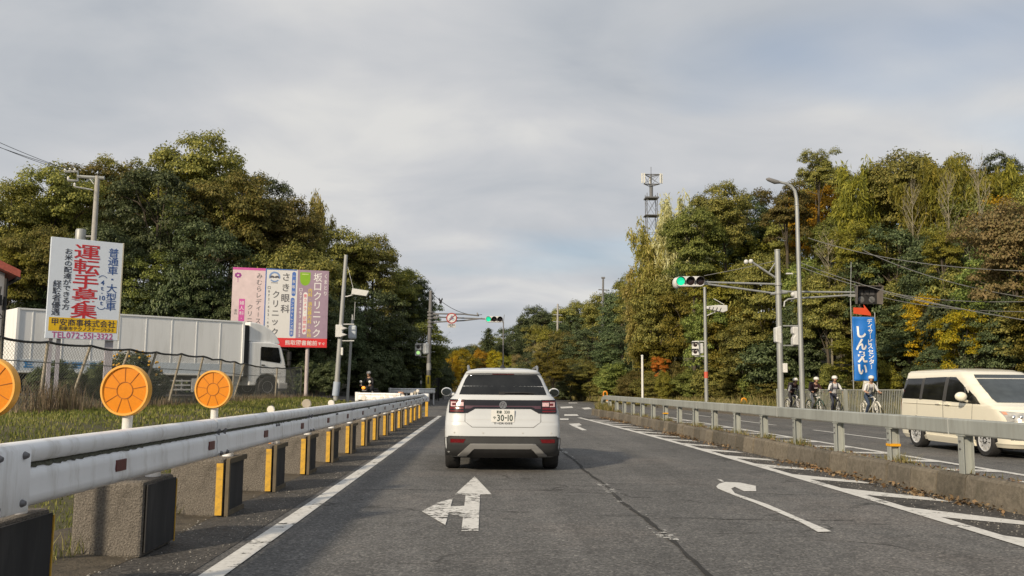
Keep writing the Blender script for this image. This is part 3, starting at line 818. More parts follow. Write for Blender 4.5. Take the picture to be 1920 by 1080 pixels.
# ------------------------------------------------------------------ billboards
def board_frame(pTL, pTR, zb, name, label, th=.1):
    """Empty at the board's foot; local X along the board, -Y towards the viewer"""
    d = Vector((pTR.x - pTL.x, pTR.y - pTL.y, 0)); W_ = d.length; a = math.atan2(d.y, d.x)
    zt = (pTL.z + pTR.z) / 2
    t = thing(name, label, 'billboard', (pTL.x, pTL.y, 0), a)
    return t, W_, zt, zb
BL = P(97, 443, 22.6); BRr = P(231, 457, 23.6)
t, W1, zt, zb = board_frame(BL, BRr, P(158, 636, 23)[2], 'billboard', 'white recruiting billboard with big red characters and a yellow band on two posts')
H1 = zt - zb
def U(u): return u * W1
def V(v): return zt - v * H1
mb = MB(); mb.box((W1/2, .05, zb + H1/2), (W1, .1, H1)); panel = mb.build('panel', mat('board_white', (0.66, 0.73, 0.84), .45, var=.02), t, bevel=.006)
mb = MB(); mb.box((W1 + .012, .055, zb + H1/2), (.024, .13, H1 + .02)); mb.build('edge_strip', mat('board_edge', (0.50, 0.47, 0.38), .6), t)
mb = MB(); sheet(mb, U(.035), U(.975), V(.925), V(.792)); letters(mb, 'yellow_band', ink('ink_yellow', (0.75, 0.48, 0.01)), panel, -.004)
mb = MB(); vtext(mb, '運転手募集', U(.50), V(.05), V(.79), .66, .42, .012); letters(mb, 'red_lettering', ink('ink_red', (0.50, 0.025, 0.035)), panel, -.004)
mb = MB(); vtext(mb, '普通車・大型車', U(.87), V(.06), V(.70), .27, .25, .005)
for k, (ch, v) in enumerate((('4', .42), ('t', .48), ('10', .575), ('t', .63))):
    if len(ch) == 1: put_char(mb, ch, U(.735), V(v), .19, .17, .01)
    else: put_char(mb, '1', U(.71), V(v), .17, .17, .01); put_char(mb, '0', U(.76), V(v), .17, .17, .01)
mb.raw([(U(.735) - .012, 0, V(.527) - .012), (U(.735) + .012, 0, V(.527) - .012), (U(.735) + .012, 0, V(.527) + .012), (U(.735) - .012, 0, V(.527) + .012)], [(0,1,2,3)])
for sg, v0 in ((1, .355), (-1, .685)):
    for k in range(6):
        a0, a1 = math.pi * (.15 + .7 * k / 6), math.pi * (.15 + .7 * (k + 1) / 6)
        q = []
        for r_, aa in ((.10, a0), (.115, a0), (.115, a1), (.10, a1)): q.append((U(.735) + r_ * math.cos(aa), 0, V(v0) + sg * (r_ * math.sin(aa) - .09)))
        mb.raw(q, [(0,1,2,3)])
letters(mb, 'blue_lettering', ink('ink_blue', (0.02, 0.075, 0.27)), panel, -.004)
mb = MB(); vtext(mb, 'お米の配達ができる方', U(.245), V(.10), V(.715), .195, .165, .006); vtext(mb, '経験者優遇', U(.115), V(.425), V(.775), .21, .19, .004)
letters(mb, 'black_lettering', ink('ink_black', (0.015, 0.017, 0.03)), panel, -.0045)
mb = MB(); htext(mb, '甲安商事株式会社', U(.06), U(.955), V(.838), .20, .006); htext(mb, '和泉市テクノステージ1-3-3', U(.17), U(.93), V(.897), .115, .005); letters(mb, 'band_lettering', ink('ink_navy', (0.03, 0.028, 0.06)), panel, -.009)
mb = MB(); htext(mb, 'TEL072-551-3322', U(.08), U(.93), V(.962), .215, .015); letters(mb, 'phone_lettering', ink('ink_magenta', (0.45, 0.10, 0.27)), panel, -.004)
LILAC = mat('lilac_post_paint', (0.44, 0.42, 0.47), .5, var=.08, dirt=((0.3, 0.28, 0.26), .4, 7))
for u in (.09, .20, .90): 
    mb = MB(); mb.box((U(u), .16, (zb + .3) / 2 + .25), (.09 if u < .8 else .19, .09, zb + .3 - .5)); mb.build('post', LILAC, t)
mb = MB(); mb.box((W1/2, .13, zb + .15), (W1, .05, .06)); mb.box((W1/2, .13, zt - .2), (W1, .05, .06)); mb.build('back_rail', GALV, t)

CL = P(437, 502, 49.4); CR = P(617, 507, 50.6)
t, W2, zt2, zb2 = board_frame(CL, CR, P(612, 652, 50.6)[2], 'billboard', 'pink, white and mauve clinic billboard with a red bottom strip behind the truck cab')
H2 = zt2 - zb2
def U(u): return u * W2
def V(v): return zt2 - v * H2
mb = MB(); mb.box((W2/2, .06, zb2 + H2/2), (W2, .12, H2)); panel = mb.build('panel', mat('clinic_white', (0.66, 0.66, 0.66), .45, var=.02), t, bevel=.006)
mb = MB(); sheet(mb, 0, U(.34), zb2, V(.03)); letters(mb, 'pink_panel', ink('clinic_pink', (0.66, 0.54, 0.55)), panel, -.004)
mb = MB(); sheet(mb, U(.67), U(1), V(.885), V(0)); letters(mb, 'mauve_panel', ink('clinic_mauve', (0.33, 0.24, 0.32)), panel, -.004)
mb = MB(); sheet(mb, U(0), U(.34), V(.03), V(0)); letters(mb, 'pink_strip', ink('clinic_magenta', (0.58, 0.10, 0.36)), panel, -.008)
mb = MB(); sheet(mb, 0, U(1), zb2, V(.885)); letters(mb, 'red_strip', ink('clinic_red', (0.66, 0.03, 0.035)), panel, -.008)
mb = MB(); sheet(mb, U(.335), U(.345), V(.885), V(0)); sheet(mb, U(.345), U(.66), V(.012), V(0)); letters(mb, 'blue_border', ink('clinic_blue', (0.07, 0.16, 0.48)), panel, -.010)
def pill(mb, x, z0, z1, wd):
    r = wd / 2; pts = [(x + r*math.cos(a), 0, z0 - r + r*math.sin(a)) for a in [math.pi*k/10 for k in range(11)]] + [(x + r*math.cos(a), 0, z1 + r + r*math.sin(a)) for a in [math.pi + math.pi*k/10 for k in range(11)]]
    mb.raw(pts, [tuple(range(len(pts)))])
mb = MB(); pill(mb, U(.632), V(.03), V(.345), .21); pill(mb, U(.625), V(.365), V(.865), .21); letters(mb, 'blue_pill', _mats['clinic_blue'], panel, -.005)
mb = MB(); vtext(mb, '一般眼科', U(.632), V(.05), V(.33), .16, .2, .003); vtext(mb, 'コンタクトレンズ処方', U(.625), V(.385), V(.85), .16, .17, .008)
htext(mb, '熊取図書館前', U(.56), U(.90), V(.943), .30, .006); htext(mb, 'すぐ', U(.905), U(.985), V(.95), .18, .012)
vtext(mb, '婦人科・', U(.105), V(.42), V(.68), .26, .24, .005)
letters(mb, 'white_lettering', ink('ink_white', (0.75, 0.74, 0.73)), panel, -.014)
mb = MB(); vtext(mb, '坂口クリニック', U(.885), V(.03), V(.875), .50, .53, .012); vtext(mb, 'くまとり', U(.968), V(.035), V(.335), .23, .27, .008)
vtext(mb, '☎072-493-8855'.replace('☎', '口'), U(.708), V(.235), V(.875), .24, .22, .01); letters(mb, 'pale_lettering', _mats['ink_white'], panel, -.0085)
mb = MB(); vtext(mb, '内科・消化器内科・外科', U(.808), V(.235), V(.875), .24, .26, .006); letters(mb, 'yellow_lettering', ink('clinic_yellow', (0.70, 0.56, 0.03)), panel, -.0085)
mb = MB(); pill(mb, U(.758), V(.29), V(.835), .24); letters(mb, 'white_pill', _mats['ink_white'], panel, -.0085)
mb = MB(); vtext(mb, '胃カメラ・訪問診療', U(.758), V(.31), V(.82), .19, .22, .005); letters(mb, 'pink_lettering', ink('clinic_rose', (0.65, 0.07, 0.14)), panel, -.014)
mb = MB(); sheet(mb, U(.075), U(.135), V(.69), V(.40)); letters(mb, 'magenta_box', _mats['clinic_magenta'], panel, -.0085)
mb = MB(); vtext(mb, 'さき眼科', U(.55), V(.03), V(.58), .50, .50, .012); vtext(mb, 'クリニック', U(.45), V(.27), V(.87), .44, .46, .012)
vtext(mb, '口072-453-60', U(.377), V(.22), V(.765), .20, .19, .005)
vtext(mb, 'みむらレディース', U(.275), V(.06), V(.72), .33, .35, .008); vtext(mb, 'クリニック', U(.19), V(.46), V(.88), .33, .33, .008); vtext(mb, '産科', U(.045), V(.53), V(.61), .15, .15, .005)
letters(mb, 'grey_lettering', ink('ink_grey', (0.12, 0.12, 0.13)), panel, -.0085)
def ring2(mb, cx, cz, r0, r1, a0=0, a1=2*math.pi, n=24):
    for k in range(n):
        a, b = a0 + (a1-a0)*k/n, a0 + (a1-a0)*(k+1)/n
        mb.raw([(cx + r*math.cos(q), 0, cz + r*math.sin(q)) for r, q in ((r0,a),(r1,a),(r1,b),(r0,b))], [(0,1,2,3)])
mb = MB(); ring2(mb, U(.43), V(.105), .21, .31, R(-20), R(200)); ring2(mb, U(.43), V(.105), .22, .30, R(220), R(320), 10)
letters(mb, 'blue_emblem', ink('emblem_blue', (0.19, 0.29, 0.52)), panel, -.005)
mb = MB(); ring2(mb, U(.405), V(.125), .05, .16, R(20), R(160), 10); ring2(mb, U(.455), V(.125), .05, .16, R(20), R(160), 10); sheet(mb, U(.395), U(.465), V(.185) , V(.178)); letters(mb, 'dark_emblem', ink('emblem_dark', (0.09, 0.09, 0.11)), panel, -.0055)
sh = [(U(.695), 0, V(.03)), (U(.805), 0, V(.03)), (U(.805), 0, V(.13)), (U(.795), 0, V(.17)), (U(.775), 0, V(.195)), (U(.75), 0, V(.205)), (U(.725), 0, V(.195)), (U(.705), 0, V(.17)), (U(.695), 0, V(.13))]
mb = MB(); mb.raw(sh, [tuple(range(9))]); letters(mb, 'green_crest', ink('crest_green', (0.22, 0.42, 0.02)), panel, -.0085)
mb = MB(); sheet(mb, U(.715), U(.785), V(.062), V(.05)); letters(mb, 'crest_lettering', ink('crest_pale', (0.48, 0.58, 0.2)), panel, -.0135)
mb = MB()
for k in range(7):
    a = 2*math.pi*k/7; ring2(mb, U(.055) + .13*math.cos(a), V(.10) + .10*math.sin(a), .0, .065, 0, 2*math.pi, 8)
mb.raw([(U(.055) - .012, 0, V(.12)), (U(.055) + .012, 0, V(.12)), (U(.058), 0, V(.19)), (U(.053), 0, V(.19))], [(0,1,2,3)])
letters(mb, 'flower_emblem', ink('flower_plum', (0.30, 0.05, 0.26)), panel, -.0085)
for u in (.18, .80):
    mb = MB(); mb.tube([(U(u), .22, .3), (U(u), .22, zt2 - .3)], .11, 12); mb.build('post', mat('pink_post_paint', (0.47, 0.41, 0.41), .6, var=.1), t, smooth_angle=40)
mb = MB(); mb.tube([(U(.56), .3, zb2 + .1), (U(.45), 1.9, .3)], .05, 8); mb.tube([(U(.56), .3, zb2 + .1), (U(.72), 1.9, .3)], .05, 8); mb.build('brace', BLACK, t)

# ------------------------------------------------------------------ building at the left edge
o_ = P(16, 520, 26)
b = thing('house', 'pale walled building with a red tiled roof at the left edge of the photo', 'house', (o_.x, o_.y, .6), R(36))
HW = o_.z - .6
mb = MB(); mb.box((-4.1, 4, HW/2), (8.0, 8, HW)); mb.build('wall', mat('house_wall', (0.36, 0.37, 0.40), .8, var=.08, dirt=((0.22, 0.22, 0.22), .5, 1.2), streak=True), b)
rise = 1.9
mb = MB(); mb.prism([(-.1, HW + .003), (-.1, HW + .11), (-4.1, HW + rise - .03), (-8.1, HW + .11), (-8.1, HW + .003)], 7.9, T(0, 7.95, 0) @ RX(math.pi/2)); mb.build('gable', _mats['house_wall'], b)
mb = MB()
mb.raw([(.2, -.3, HW), (.2, 8.3, HW), (-4.1, 8.3, HW + rise), (-4.1, -.3, HW + rise), (-8.4, -.3, HW), (-8.4, 8.3, HW)], [(0,1,2,3), (3,2,5,4)])
ro = mb.build('roof', mat('red_roof_tile', (0.40, 0.10, 0.07), .6, var=.25, scale=14), b); s_ = ro.modifiers.new('t', 'SOLIDIFY'); s_.thickness = .12; s_.offset = 1
mb = MB()
for k in range(28): mb.tube([(.26, -.2 + .31 * k, HW + .12), (-4.1, -.2 + .31 * k, HW + rise + .15)], .07, 6)
mb.build('tile_ridge', _mats['red_roof_tile'], ro)
mb = MB(); mb.raw([(.24, -.42, HW - .02), (-4.1, -.42, HW + rise - .02), (-4.1, -.42, HW + rise + .25), (.24, -.42, HW + .19), (.24, -.28, HW - .02), (-4.1, -.28, HW + rise - .02), (-4.1, -.28, HW + rise + .25), (.24, -.28, HW + .19)], [(0,1,2,3), (7,6,5,4), (0,4,5,1), (1,5,6,2), (2,6,7,3), (3,7,4,0)]); mb.build('verge', _mats['red_roof_tile'], ro)
mb = MB(); mb.tube([(-.06, -.08, HW - .05), (-.06, -.08, 0)], .05, 8); mb.tube([(.22, -.4, HW - .03), (.22, 8.3, HW - .03)], .06, 8); mb.build('downpipe', BLACK, b, smooth_angle=40)
mb = MB(); mb.box((-1.3, -.03, 1.9), (1.2, .05, 1.0)); wn = mb.build('window', mat('window_frame_grey', (0.3, 0.3, 0.31), .5), b)
mb = MB(); mb.box((-1.3, -.06, 1.9), (1.08, .02, .88)); mb.build('pane', GLASS_DARK, wn)
mb = MB(); mb.tube([(-.2, -.2, HW - .3), (-.25, -.22, HW - 1.0), (-.1, -.2, HW - 1.2), (-.3, -.2, HW - 1.3)], .02, 5); mb.box((-.25, -.14, HW - .7), (.2, .14, .3)); mb.build('meter_box', BLACK, b)

# ------------------------------------------------------------------ utility pole behind the billboard
def up(px, py, D): return P(px, py, D)
D0 = 47
q = P(176, 450, D0)
pole = thing('utility_pole', 'concrete utility pole with crossarms and a transformer behind the recruiting billboard', 'utility pole', (q.x, D0, H(q.x, D0)))
g0 = pole.location.copy()
top = P(183, 330, D0)
mb = MB(); mb.tube([(0, 0, -.3), (top.x - g0.x, 0, top.z - g0.z)], [.19, .12], 12); mb.build('shaft', CONCRETE_POLE, pole, smooth_angle=40)
a1 = P(196, 334, D0) - g0; a2 = P(146, 331, D0) - g0; a3 = P(174, 356, D0) - g0; a4 = P(139, 350, D0) - g0
mb = MB(); mb.tube([a1, a2], .09, 6); mb.tube([P(122, 322, D0) - g0, P(146, 322, D0) - g0, P(146, 339, D0) - g0, P(127, 338, D0) - g0], .07, 6); mb.tube([a3, a4], .045, 6); mb.tube([P(176, 345, D0) - g0, P(168, 334, D0) - g0], .03, 6)
mb.build('crossarm', GALV, pole)
mb = MB()
for x_, y_ in ((122, 320), (131, 319), (140, 320), (128, 335), (140, 347)): pp = P(x_, y_, D0) - g0; mb.lathe([(.03, -.08), (.07, -.04), (.05, 0), (.07, .04), (.03, .12)], T(*pp), 8)
mb.build('insulator', WHITE_PLASTIC, pole, smooth_angle=40)
pp = P(151, 443, D0) - g0
mb = MB(); mb.lathe([(0, -.55), (.24, -.52), (.26, -.45), (.26, .32), (.22, .38), (0, .4)], T(pp.x, 0, pp.z), 16); mb.tube([(pp.x, 0, pp.z), (0, 0, pp.z)], .05, 6); mb.build('transformer', GALV, pole, smooth_angle=40)

# ------------------------------------------------------------------ camera pole and its neighbours at the left corner
def lean_pole(name, label, cat, top_px, bot_px, D, r0, r1, m, zb_=None):
    a = P(*top_px, D); b_ = P(*bot_px, D); g_ = H(b_.x, D)
    t_ = thing(name, label, cat, (b_.x, D, g_))
    mb = MB(); mb.tube([(0, 0, -.1), (a.x - b_.x, 0, a.z - g_)], [r0, r1], 14); mb.build('shaft', m, t_, smooth_angle=40)
    return t_, t_.location.copy()
def cam_box(mb, c, yaw=.3, pitch=-.15, L_=.75):
    M = T(*c) @ RZ(yaw) @ RY(pitch)
    mb.prism([(-L_/2, -.13), (L_/2, -.13), (L_/2 + .1, .15), (-L_/2, .17)], .26, M @ T(0, .13, 0) @ RX(math.pi/2))
D1 = 44
pl_, g1 = lean_pole('camera_pole', 'leaning grey steel pole with a white camera and signal boxes beside the clinic billboard', 'pole', (649, 478), (629, 752), D1, .13, .09, POLE_GREY)
mb = MB(); c_ = P(674, 549, D1) - g1; cam_box(mb, c_, 0, .12); mb.tube([c_, P(651, 556, D1) - g1, P(646, 556, D1) - g1], .035, 6); mb.build('camera', SIGNAL_WHITE, pl_, bevel=.02)
mb = MB(); c_ = P(637, 621, D1) - g1; mb.box((c_.x, -.12, c_.z), (.34, .3, .62)); mb.prism([(-.02, -.1), (.3, .02), (-.02, .12)], .3, T(c_.x + .12, .0, c_.z + .12) @ RX(math.pi/2)); mb.prism([(-.02, -.1), (.3, .02), (-.02, .12)], .3, T(c_.x + .12, .0, c_.z - .2) @ RX(math.pi/2)); mb.build('signal_box', SIGNAL_WHITE, pl_, bevel=.03)
mb = MB()
for y_ in (608, 639): mb.tube([P(640, y_, D1) - g1, P(664, y_, D1) - g1], .03, 6)
mb.tube([P(652, 500, D1) - g1, P(662, 540, D1) - g1], .012, 5); mb.build('bracket', SIGNAL_WHITE, pl_)
mb = MB(); a_, b_ = P(632, 716, D1) - g1, P(629, 742, D1) - g1; mb.tube([a_, b_], .17, 14); mb.build('blue_sleeve', mat('pale_blue_sleeve', (0.36, 0.42, 0.52), .5, var=.1), pl_, smooth_angle=40)
mb = MB(); c_ = P(642, 659, D1) - g1; mb.box((c_.x, -.1, c_.z), (.1, .12, .38)); mb.build('small_box', WHITE_PLASTIC, pl_, bevel=.02)
pl2, g2_ = lean_pole('antenna_pole', 'thin grey pole with a rounded white box beside the leaning camera pole', 'pole', (661, 596), (651, 754), D1 + .6, .075, .06, POLE_GREY)
mb = MB(); c_ = P(661, 623, D1 + .6) - g2_; mb.box((c_.x, 0, c_.z), (.38, .34, .68)); mb.build('equipment_box', mat('pale_blue_box', (0.47, 0.52, 0.58), .45, var=.05), pl2, bevel=.07)
mb = MB(); mb.tube([P(661, 600, D1) - g2_, P(661, 590, D1) - g2_], .04, 6); mb.tube([P(664, 600, D1) - g2_, P(666, 566, D1) - g2_], .02, 6); mb.build('antenna', POLE_GREY, pl2)
# ------------------------------------------------------------------ far left signal mast
def signal_head(mb_h, parent, c, wd, yaw=0.0, lit=0, n=3):
    """horizontal three-lamp head facing -Y; c = its centre in the parent's space"""
    M = T(*c) @ RZ(yaw)
    r = wd / 3 * .40
    mb = MB(); pts = []
    hh = wd / 3 * .52
    for k in range(9): a = math.pi/2 + math.pi*k/8; pts.append((-wd/2 + hh + hh*math.cos(a), hh*math.sin(a)))
    for k in range(9): a = -math.pi/2 + math.pi*k/8; pts.append((wd/2 - hh + hh*math.cos(a), hh*math.sin(a)))
    mb.prism(pts, .2, M @ T(0, .1, 0) @ RX(math.pi/2))
    hd = mb.build('signal_head', SIGNAL_WHITE, parent, bevel=.02)
    for k in range(3):
        x = (k - 1) * wd * .325
        mb = MB(); mb.lathe([(0, .03), (r * .7, .022), (r, 0)], M @ T(x, -.105, 0) @ RX(math.pi/2), 20)
        # the lathe opens towards +Y after the turn, so the bulge faces the viewer
        mb.build('lamp', GREEN_LIT if k == lit else LENS_OFF, hd, smooth_angle=60)
        mb = MB(); vs = []; fs = []; nn = 14
        for i in range(nn + 1):
            a = R(-35) + R(250) * i / nn
            for (rr_, y) in ((r * 1.1, -.10), (r * 1.12, -.10 - (.16 + .12 * math.sin(a)))): vs.append(M @ Vector((x + rr_ * math.cos(a), y, rr_ * math.sin(a))))
        for i in range(nn): fs.append((2*i, 2*i+1, 2*i+3, 2*i+2))
        mb.raw(vs, fs); o = mb.build('visor', mat('dark_visor', (0.10, 0.10, 0.10), .6), hd); s_ = o.modifiers.new('t', 'SOLIDIFY'); s_.thickness = .012
    return hd
def ped_signal(parent, c, yaw, lit):
    M = T(*c) @ RZ(yaw)
    mb = MB(); mb.prism([(-.22, -.42), (.22, -.42), (.22, .42), (-.22, .42)], .26, M @ T(0, .13, 0) @ RX(math.pi/2)); hd = mb.build('walk_signal', SIGNAL_WHITE, parent, bevel=.04)
    for z, m_ in ((.2, LENS_OFF), (-.2, PED_GREEN if lit else LENS_OFF)):
        mb = MB(); mb.lathe([(0, .012), (.10, .010), (.125, 0), (.125, -.02), (0, -.02)], M @ T(0, -.137, z) @ RX(math.pi/2), 16); mb.build('lamp', m_, hd, smooth_angle=50)
        mb = MB(); mb.prism([(-.19, 0), (-.19, .17), (.19, .17), (.19, 0), (.175, 0), (.175, .155), (-.175, .155), (-.175, 0)], .16, M @ T(0, -.13, z) @ RX(math.pi/2)); mb.build('visor', mat('dark_visor', (0.10, 0.10, 0.10), .6), hd)
    return hd
D = 62
fp = thing('signal_mast', 'dark far signal pole carrying a green traffic light and a no bicycles sign', 'traffic signal', (P(802, 735, D).x, D, .0))
g = fp.location.copy()
DARKPOLE = mat('dark_pole_paint', (0.16, 0.16, 0.165), .55, var=.1)
mb = MB(); tp = P(808, 545, D) - g; mb.tube([(0, 0, 0), tp], [.16, .12], 14); mb.build('shaft', DARKPOLE, fp, smooth_angle=40)
mb = MB()
for pts in ([(808, 588), (870, 589), (898, 592)], [(808, 594), (912, 598)], [(808, 606), (815, 604), (870, 601), (904, 597)]): mb.tube([P(a, b, D) - g for a, b in pts], .05, 8)
mb.tube([P(895, 590, D) - g, P(897, 589, D) - g], .14, 8)
mb.build('arm', DARKPOLE, fp, smooth_angle=40)
mb = MB()
for y_ in (585, 591, 597, 604, 612): mb.lathe([(.16, -.06), (.22, -.06), (.22, .06), (.16, .06)], T(*(P(807, y_, D) - g)), 10, close=True)
mb.tube([P(811, 588, D) - g, P(823, 590, D) - g], .10, 8); mb.tube([P(811, 596, D) - g, P(820, 597, D) - g], .08, 8)
mb.build('clamp', DARKPOLE, fp)
signal_head(None, fp, P(926.5, 599, D) - g + Vector((0, -.1, 0)), 1.25)
c_ = P(847, 597, D) - g
mb = MB(); mb.lathe([(0, 0), (.385, 0), (.385, .03), (0, .03)], T(c_.x, -.14, c_.z) @ RX(math.pi/2), 32); sg = mb.build('no_cycling_sign', ink('sign_red', (0.34, 0.05, 0.05)), fp)
mb = MB(); mb.lathe([(0, 0), (.30, 0), (.30, .01), (0, .01)], T(c_.x, -.172, c_.z) @ RX(math.pi/2), 32); mb.build('white_face', ink('sign_white', (0.58, 0.60, 0.62)), sg)
mb = MB()
for dx in (-.11, .11): mb.lathe([(.065, 0), (.085, 0), (.085, .006), (.065, .006)], T(c_.x + dx, -.184, c_.z - .08) @ RX(math.pi/2), 16, close=True)
for a_, b_ in (((-.11, -.08), (0, -.08)), ((0, -.08), (.08, .07)), ((-.06, .06), (.08, .07)), ((-.11, -.08), (-.05, .1)), ((.11, -.08), (.07, .13)), ((-.02, .1), (.1, .17)), ((-.03, .1), (-.02, .2))):
    mb.tube([(c_.x + a_[0], -.187, c_.z + a_[1]), (c_.x + b_[0], -.187, c_.z + b_[1])], .016, 5)
mb.build('bicycle_symbol', ink('sign_blue', (0.05, 0.12, 0.30)), sg)
mb = MB(); mb.box((0, 0, 0), (.05, .012, .64), Matrix.Rotation(R(45), 3, 'Y')); mb.v = [Vector(v) + Vector((c_.x, -.195, c_.z)) for v in mb.v]; mb.build('slash', _mats['sign_red'], sg)
c_ = P(847, 611, D) - g
mb = MB(); mb.box((c_.x, -.14, c_.z), (.58, .03, .26)); sp = mb.build('supplement_plate', ink('plate_grey', (0.48, 0.49, 0.50)), fp)
mb = MB(); htext(mb, '自転車を', c_.x - .22, c_.x + .22, c_.z + .05, .12, .02); htext(mb, '除く', c_.x - .1, c_.x + .12, c_.z - .07, .1, .02); letters(mb, 'plate_lettering', ink('ink_black', (0.015, 0.017, 0.03)), sp, -.158)
ped_signal(fp, P(784, 656, D) - g, .1, True)
mb = MB(); c_ = P(799, 654, D) - g; mb.lathe([(.2, -.38), (.26, -.3), (.26, .3), (.2, .38)], T(*c_), 8); mb.build('signal_box', mat('pale_signal_box', (0.40, 0.43, 0.46), .5), fp)
mb = MB()
for y_ in (644, 669): mb.tube([P(784, y_, D) - g, P(804, y_, D) - g], .03, 6)
mb.build('bracket', DARKPOLE, fp)
mb = MB(); mb.tube([P(802.5, 733, D) - g, P(803, 704, D) - g], .175, 14); bd = mb.build('yellow_band', mat('yellow_band_paint', (0.42, 0.33, 0.03), .6, var=.1), fp, smooth_angle=40)
mb = MB(); mb.box((P(803, 713, D) - g) + Vector((0, -.18, 0)), (.1, .02, .5)); mb.build('black_stripe', BLACK, bd)
mb = MB(); mb.tube([P(804, 694, D) - g, P(804, 681, D) - g], .165, 14); mb.build('grey_sleeve', POLE_GREY, fp)
# crow on the wing above the arm
c_ = P(826, 567, 60)
bird = thing('bird', 'small dark bird flying above the no bicycles sign', 'bird', c_)
mb = MB(); mb.ball((0, 0, 0), (.09, .16, .08)); mb.ball((.05, -.12, .10), .065, 8, 6); mb.prism([(-.05, .1), (.05, .1), (.08, .34), (-.08, .34)], .02, T(0, 0, -.06)); mb.build('body', mat('crow_black', (0.02, 0.02, 0.023), .6), bird, smooth_angle=60)
for sgn in (-1, 1):
    mb = MB(); mb.raw([(.05*sgn, -.08, .03), (.16*sgn, -.05, .20), (.10*sgn, .1, .32), (-.02*sgn, .14, .1), (.05*sgn, -.08, .05), (.16*sgn, -.05, .22), (.10*sgn, .1, .335), (-.02*sgn, .14, .12)], [(0,1,2,3), (7,6,5,4), (0,4,5,1), (1,5,6,2), (2,6,7,3), (3,7,4,0)]); mb.build('wing', _mats['crow_black'], bird)

# black panel fence beyond the side road
A_ = P(650, 745, 60); B_ = P(822, 742, 72)
ax = Vector((B_.x - A_.x, B_.y - A_.y, 0)); LB = ax.length
bf = thing('black_fence', 'tall dark panel fence under the left wood beyond the side road', 'fence', (A_.x, A_.y, .1), math.atan2(ax.y, ax.x))
mb = MB(); mb.box((LB/2, 0, 1.05), (LB, .04, 1.75)); mb.build('panel', mat('fence_black', (0.012, 0.012, 0.015), .5, var=.3), bf)
for k in range(9):
    mb = MB(); mb.box((LB * k / 8, -.04, 1.0), (.05, .06, 2.0)); mb.build('post', mat('fence_post_black', (0.035, 0.035, 0.038), .5), bf)
mb = MB(); mb.box((LB/2, -.04, 1.96), (LB, .05, .05)); mb.build('top_rail', _mats['fence_post_black'], bf)
c_ = P(791, 712, 68); mb = MB(); mb.box((0, 0, 0), (.12, .05, .6)); o = mb.build('white_plate', WHITE_PLASTIC, None, bevel=.01); o.location = (c_.x, c_.y - .9, c_.z)
mb = MB(); mb.tube([(0, .06, -c_.z), (0, .06, .28)], .03, 8); mb.build('pole', DARKPOLE, o); tag(o, 'small white upright plate on a thin pole before the black fence', 'sign')

# ------------------------------------------------------------------ right-hand barrier
br = thing('median_barrier', 'long grey box beam barrier on the median with a bent down far end', 'guardrail', (bx(10), 10, 0))
o0 = Vector((bx(10), 10, 0))
mb = MB(); vs = []; fs = []
yy = [1.0] + list(np.arange(3, 39.2, 1.5)) + [39.3, 39.8, 40.1, 40.25]
prof = [(-.055, .765), (-.065, .78), (-.065, .935), (-.055, .95), (.055, .95), (.065, .935), (.065, .78), (.055, .765)]
for y in yy:
    drop = 0 if y < 39.2 else {39.3: .015, 39.8: .09, 40.1: .25, 40.25: .52}.get(y, .0)
    for k, (dx, z) in enumerate(prof): vs.append((bx(y) + dx - o0.x, y - o0.y - (0 if k in (2,3,4,5) or y < 39.7 else .12), z - drop))
for j in range(len(yy) - 1):
    for k in range(8): fs.append((j*8+k, j*8+(k+1)%8, (j+1)*8+(k+1)%8, (j+1)*8+k))
fs += [tuple(range(8)), tuple((len(yy)-1)*8 + k for k in range(7, -1, -1))]
mb.raw(vs, fs); mb.build('beam', GALV_OLD, br, smooth_angle=30)
mb = MB()
for y in np.arange(4.6, 39, 6.1): mb.box((bx(y) - o0.x, y - o0.y, .8575), (.137, .012, .189))
mb.build('beam_joint', mat('joint_grey', (0.40, 0.41, 0.40), .6), br)
for k in range(20):
    y = 4.95 + 1.83 * k
    x = bx(y) - o0.x; yl = y - o0.y
    mb = MB(); mb.box((x - .06, yl, .51), (.012, .11, .5)); mb.box((x + .06, yl, .51), (.012, .11, .5)); mb.box((x, yl, .51), (.12, .014, .5)); mb.box((x, yl, .758), (.15, .15, .012))
    po = mb.build('post', GALV_OLD, br)
    mb = MB()
    for z in (.60, .69): mb.lathe([(0, .02), (.012, .016), (.014, 0)], T(x - .066, yl, z) @ RY(-math.pi/2), 8)
    mb.build('bolt', _mats['bolt_steel'], po)
    if k in (4, 12):
        mb = MB(); mb.box((x, yl, .53), (.15, .13, .035)); mb.build('yellow_band', mat('band_orange_yellow', (0.68, 0.33, 0.01), .5), po)

# ------------------------------------------------------------------ right-hand signal pole, lamp, poles
def upright(name, label, cat, px, D, ztop, r0, r1, m=GALV, base_z=None):
    x = P(px, 760, D).x; g_ = H(x, D) if base_z is None else base_z
    t_ = thing(name, label, cat, (x, D, g_))
    mb = MB(); mb.tube([(0, 0, -.05), (0, 0, ztop - g_)], [r0, r1], 16); mb.build('shaft', m, t_, smooth_angle=40)
    mb = MB(); mb.lathe([(r1, -.02), (r1 + .015, 0), (r1 + .01, .04), (0, .06)], T(0, 0, ztop - g_), 16); mb.build('cap', m, t_)
    return t_, t_.location.copy()
D = 40
sp_, g = upright('signal_mast', 'grey signal pole carrying the larger green traffic light beside the right pavement', 'traffic signal', 1465, D, P(1464, 470, D).z, .15, .125, base_z=.15)
mb = MB()
for pts in ([(1320, 529), (1464, 533)], [(1320, 532), (1380, 540), (1458, 551)], [(1464, 545), (1480, 547), (1602, 548)], [(1470, 575), (1471, 566), (1478, 561), (1500, 559), (1602, 553)]): mb.tube([P(a, b, D) - g for a, b in pts], .045, 8)
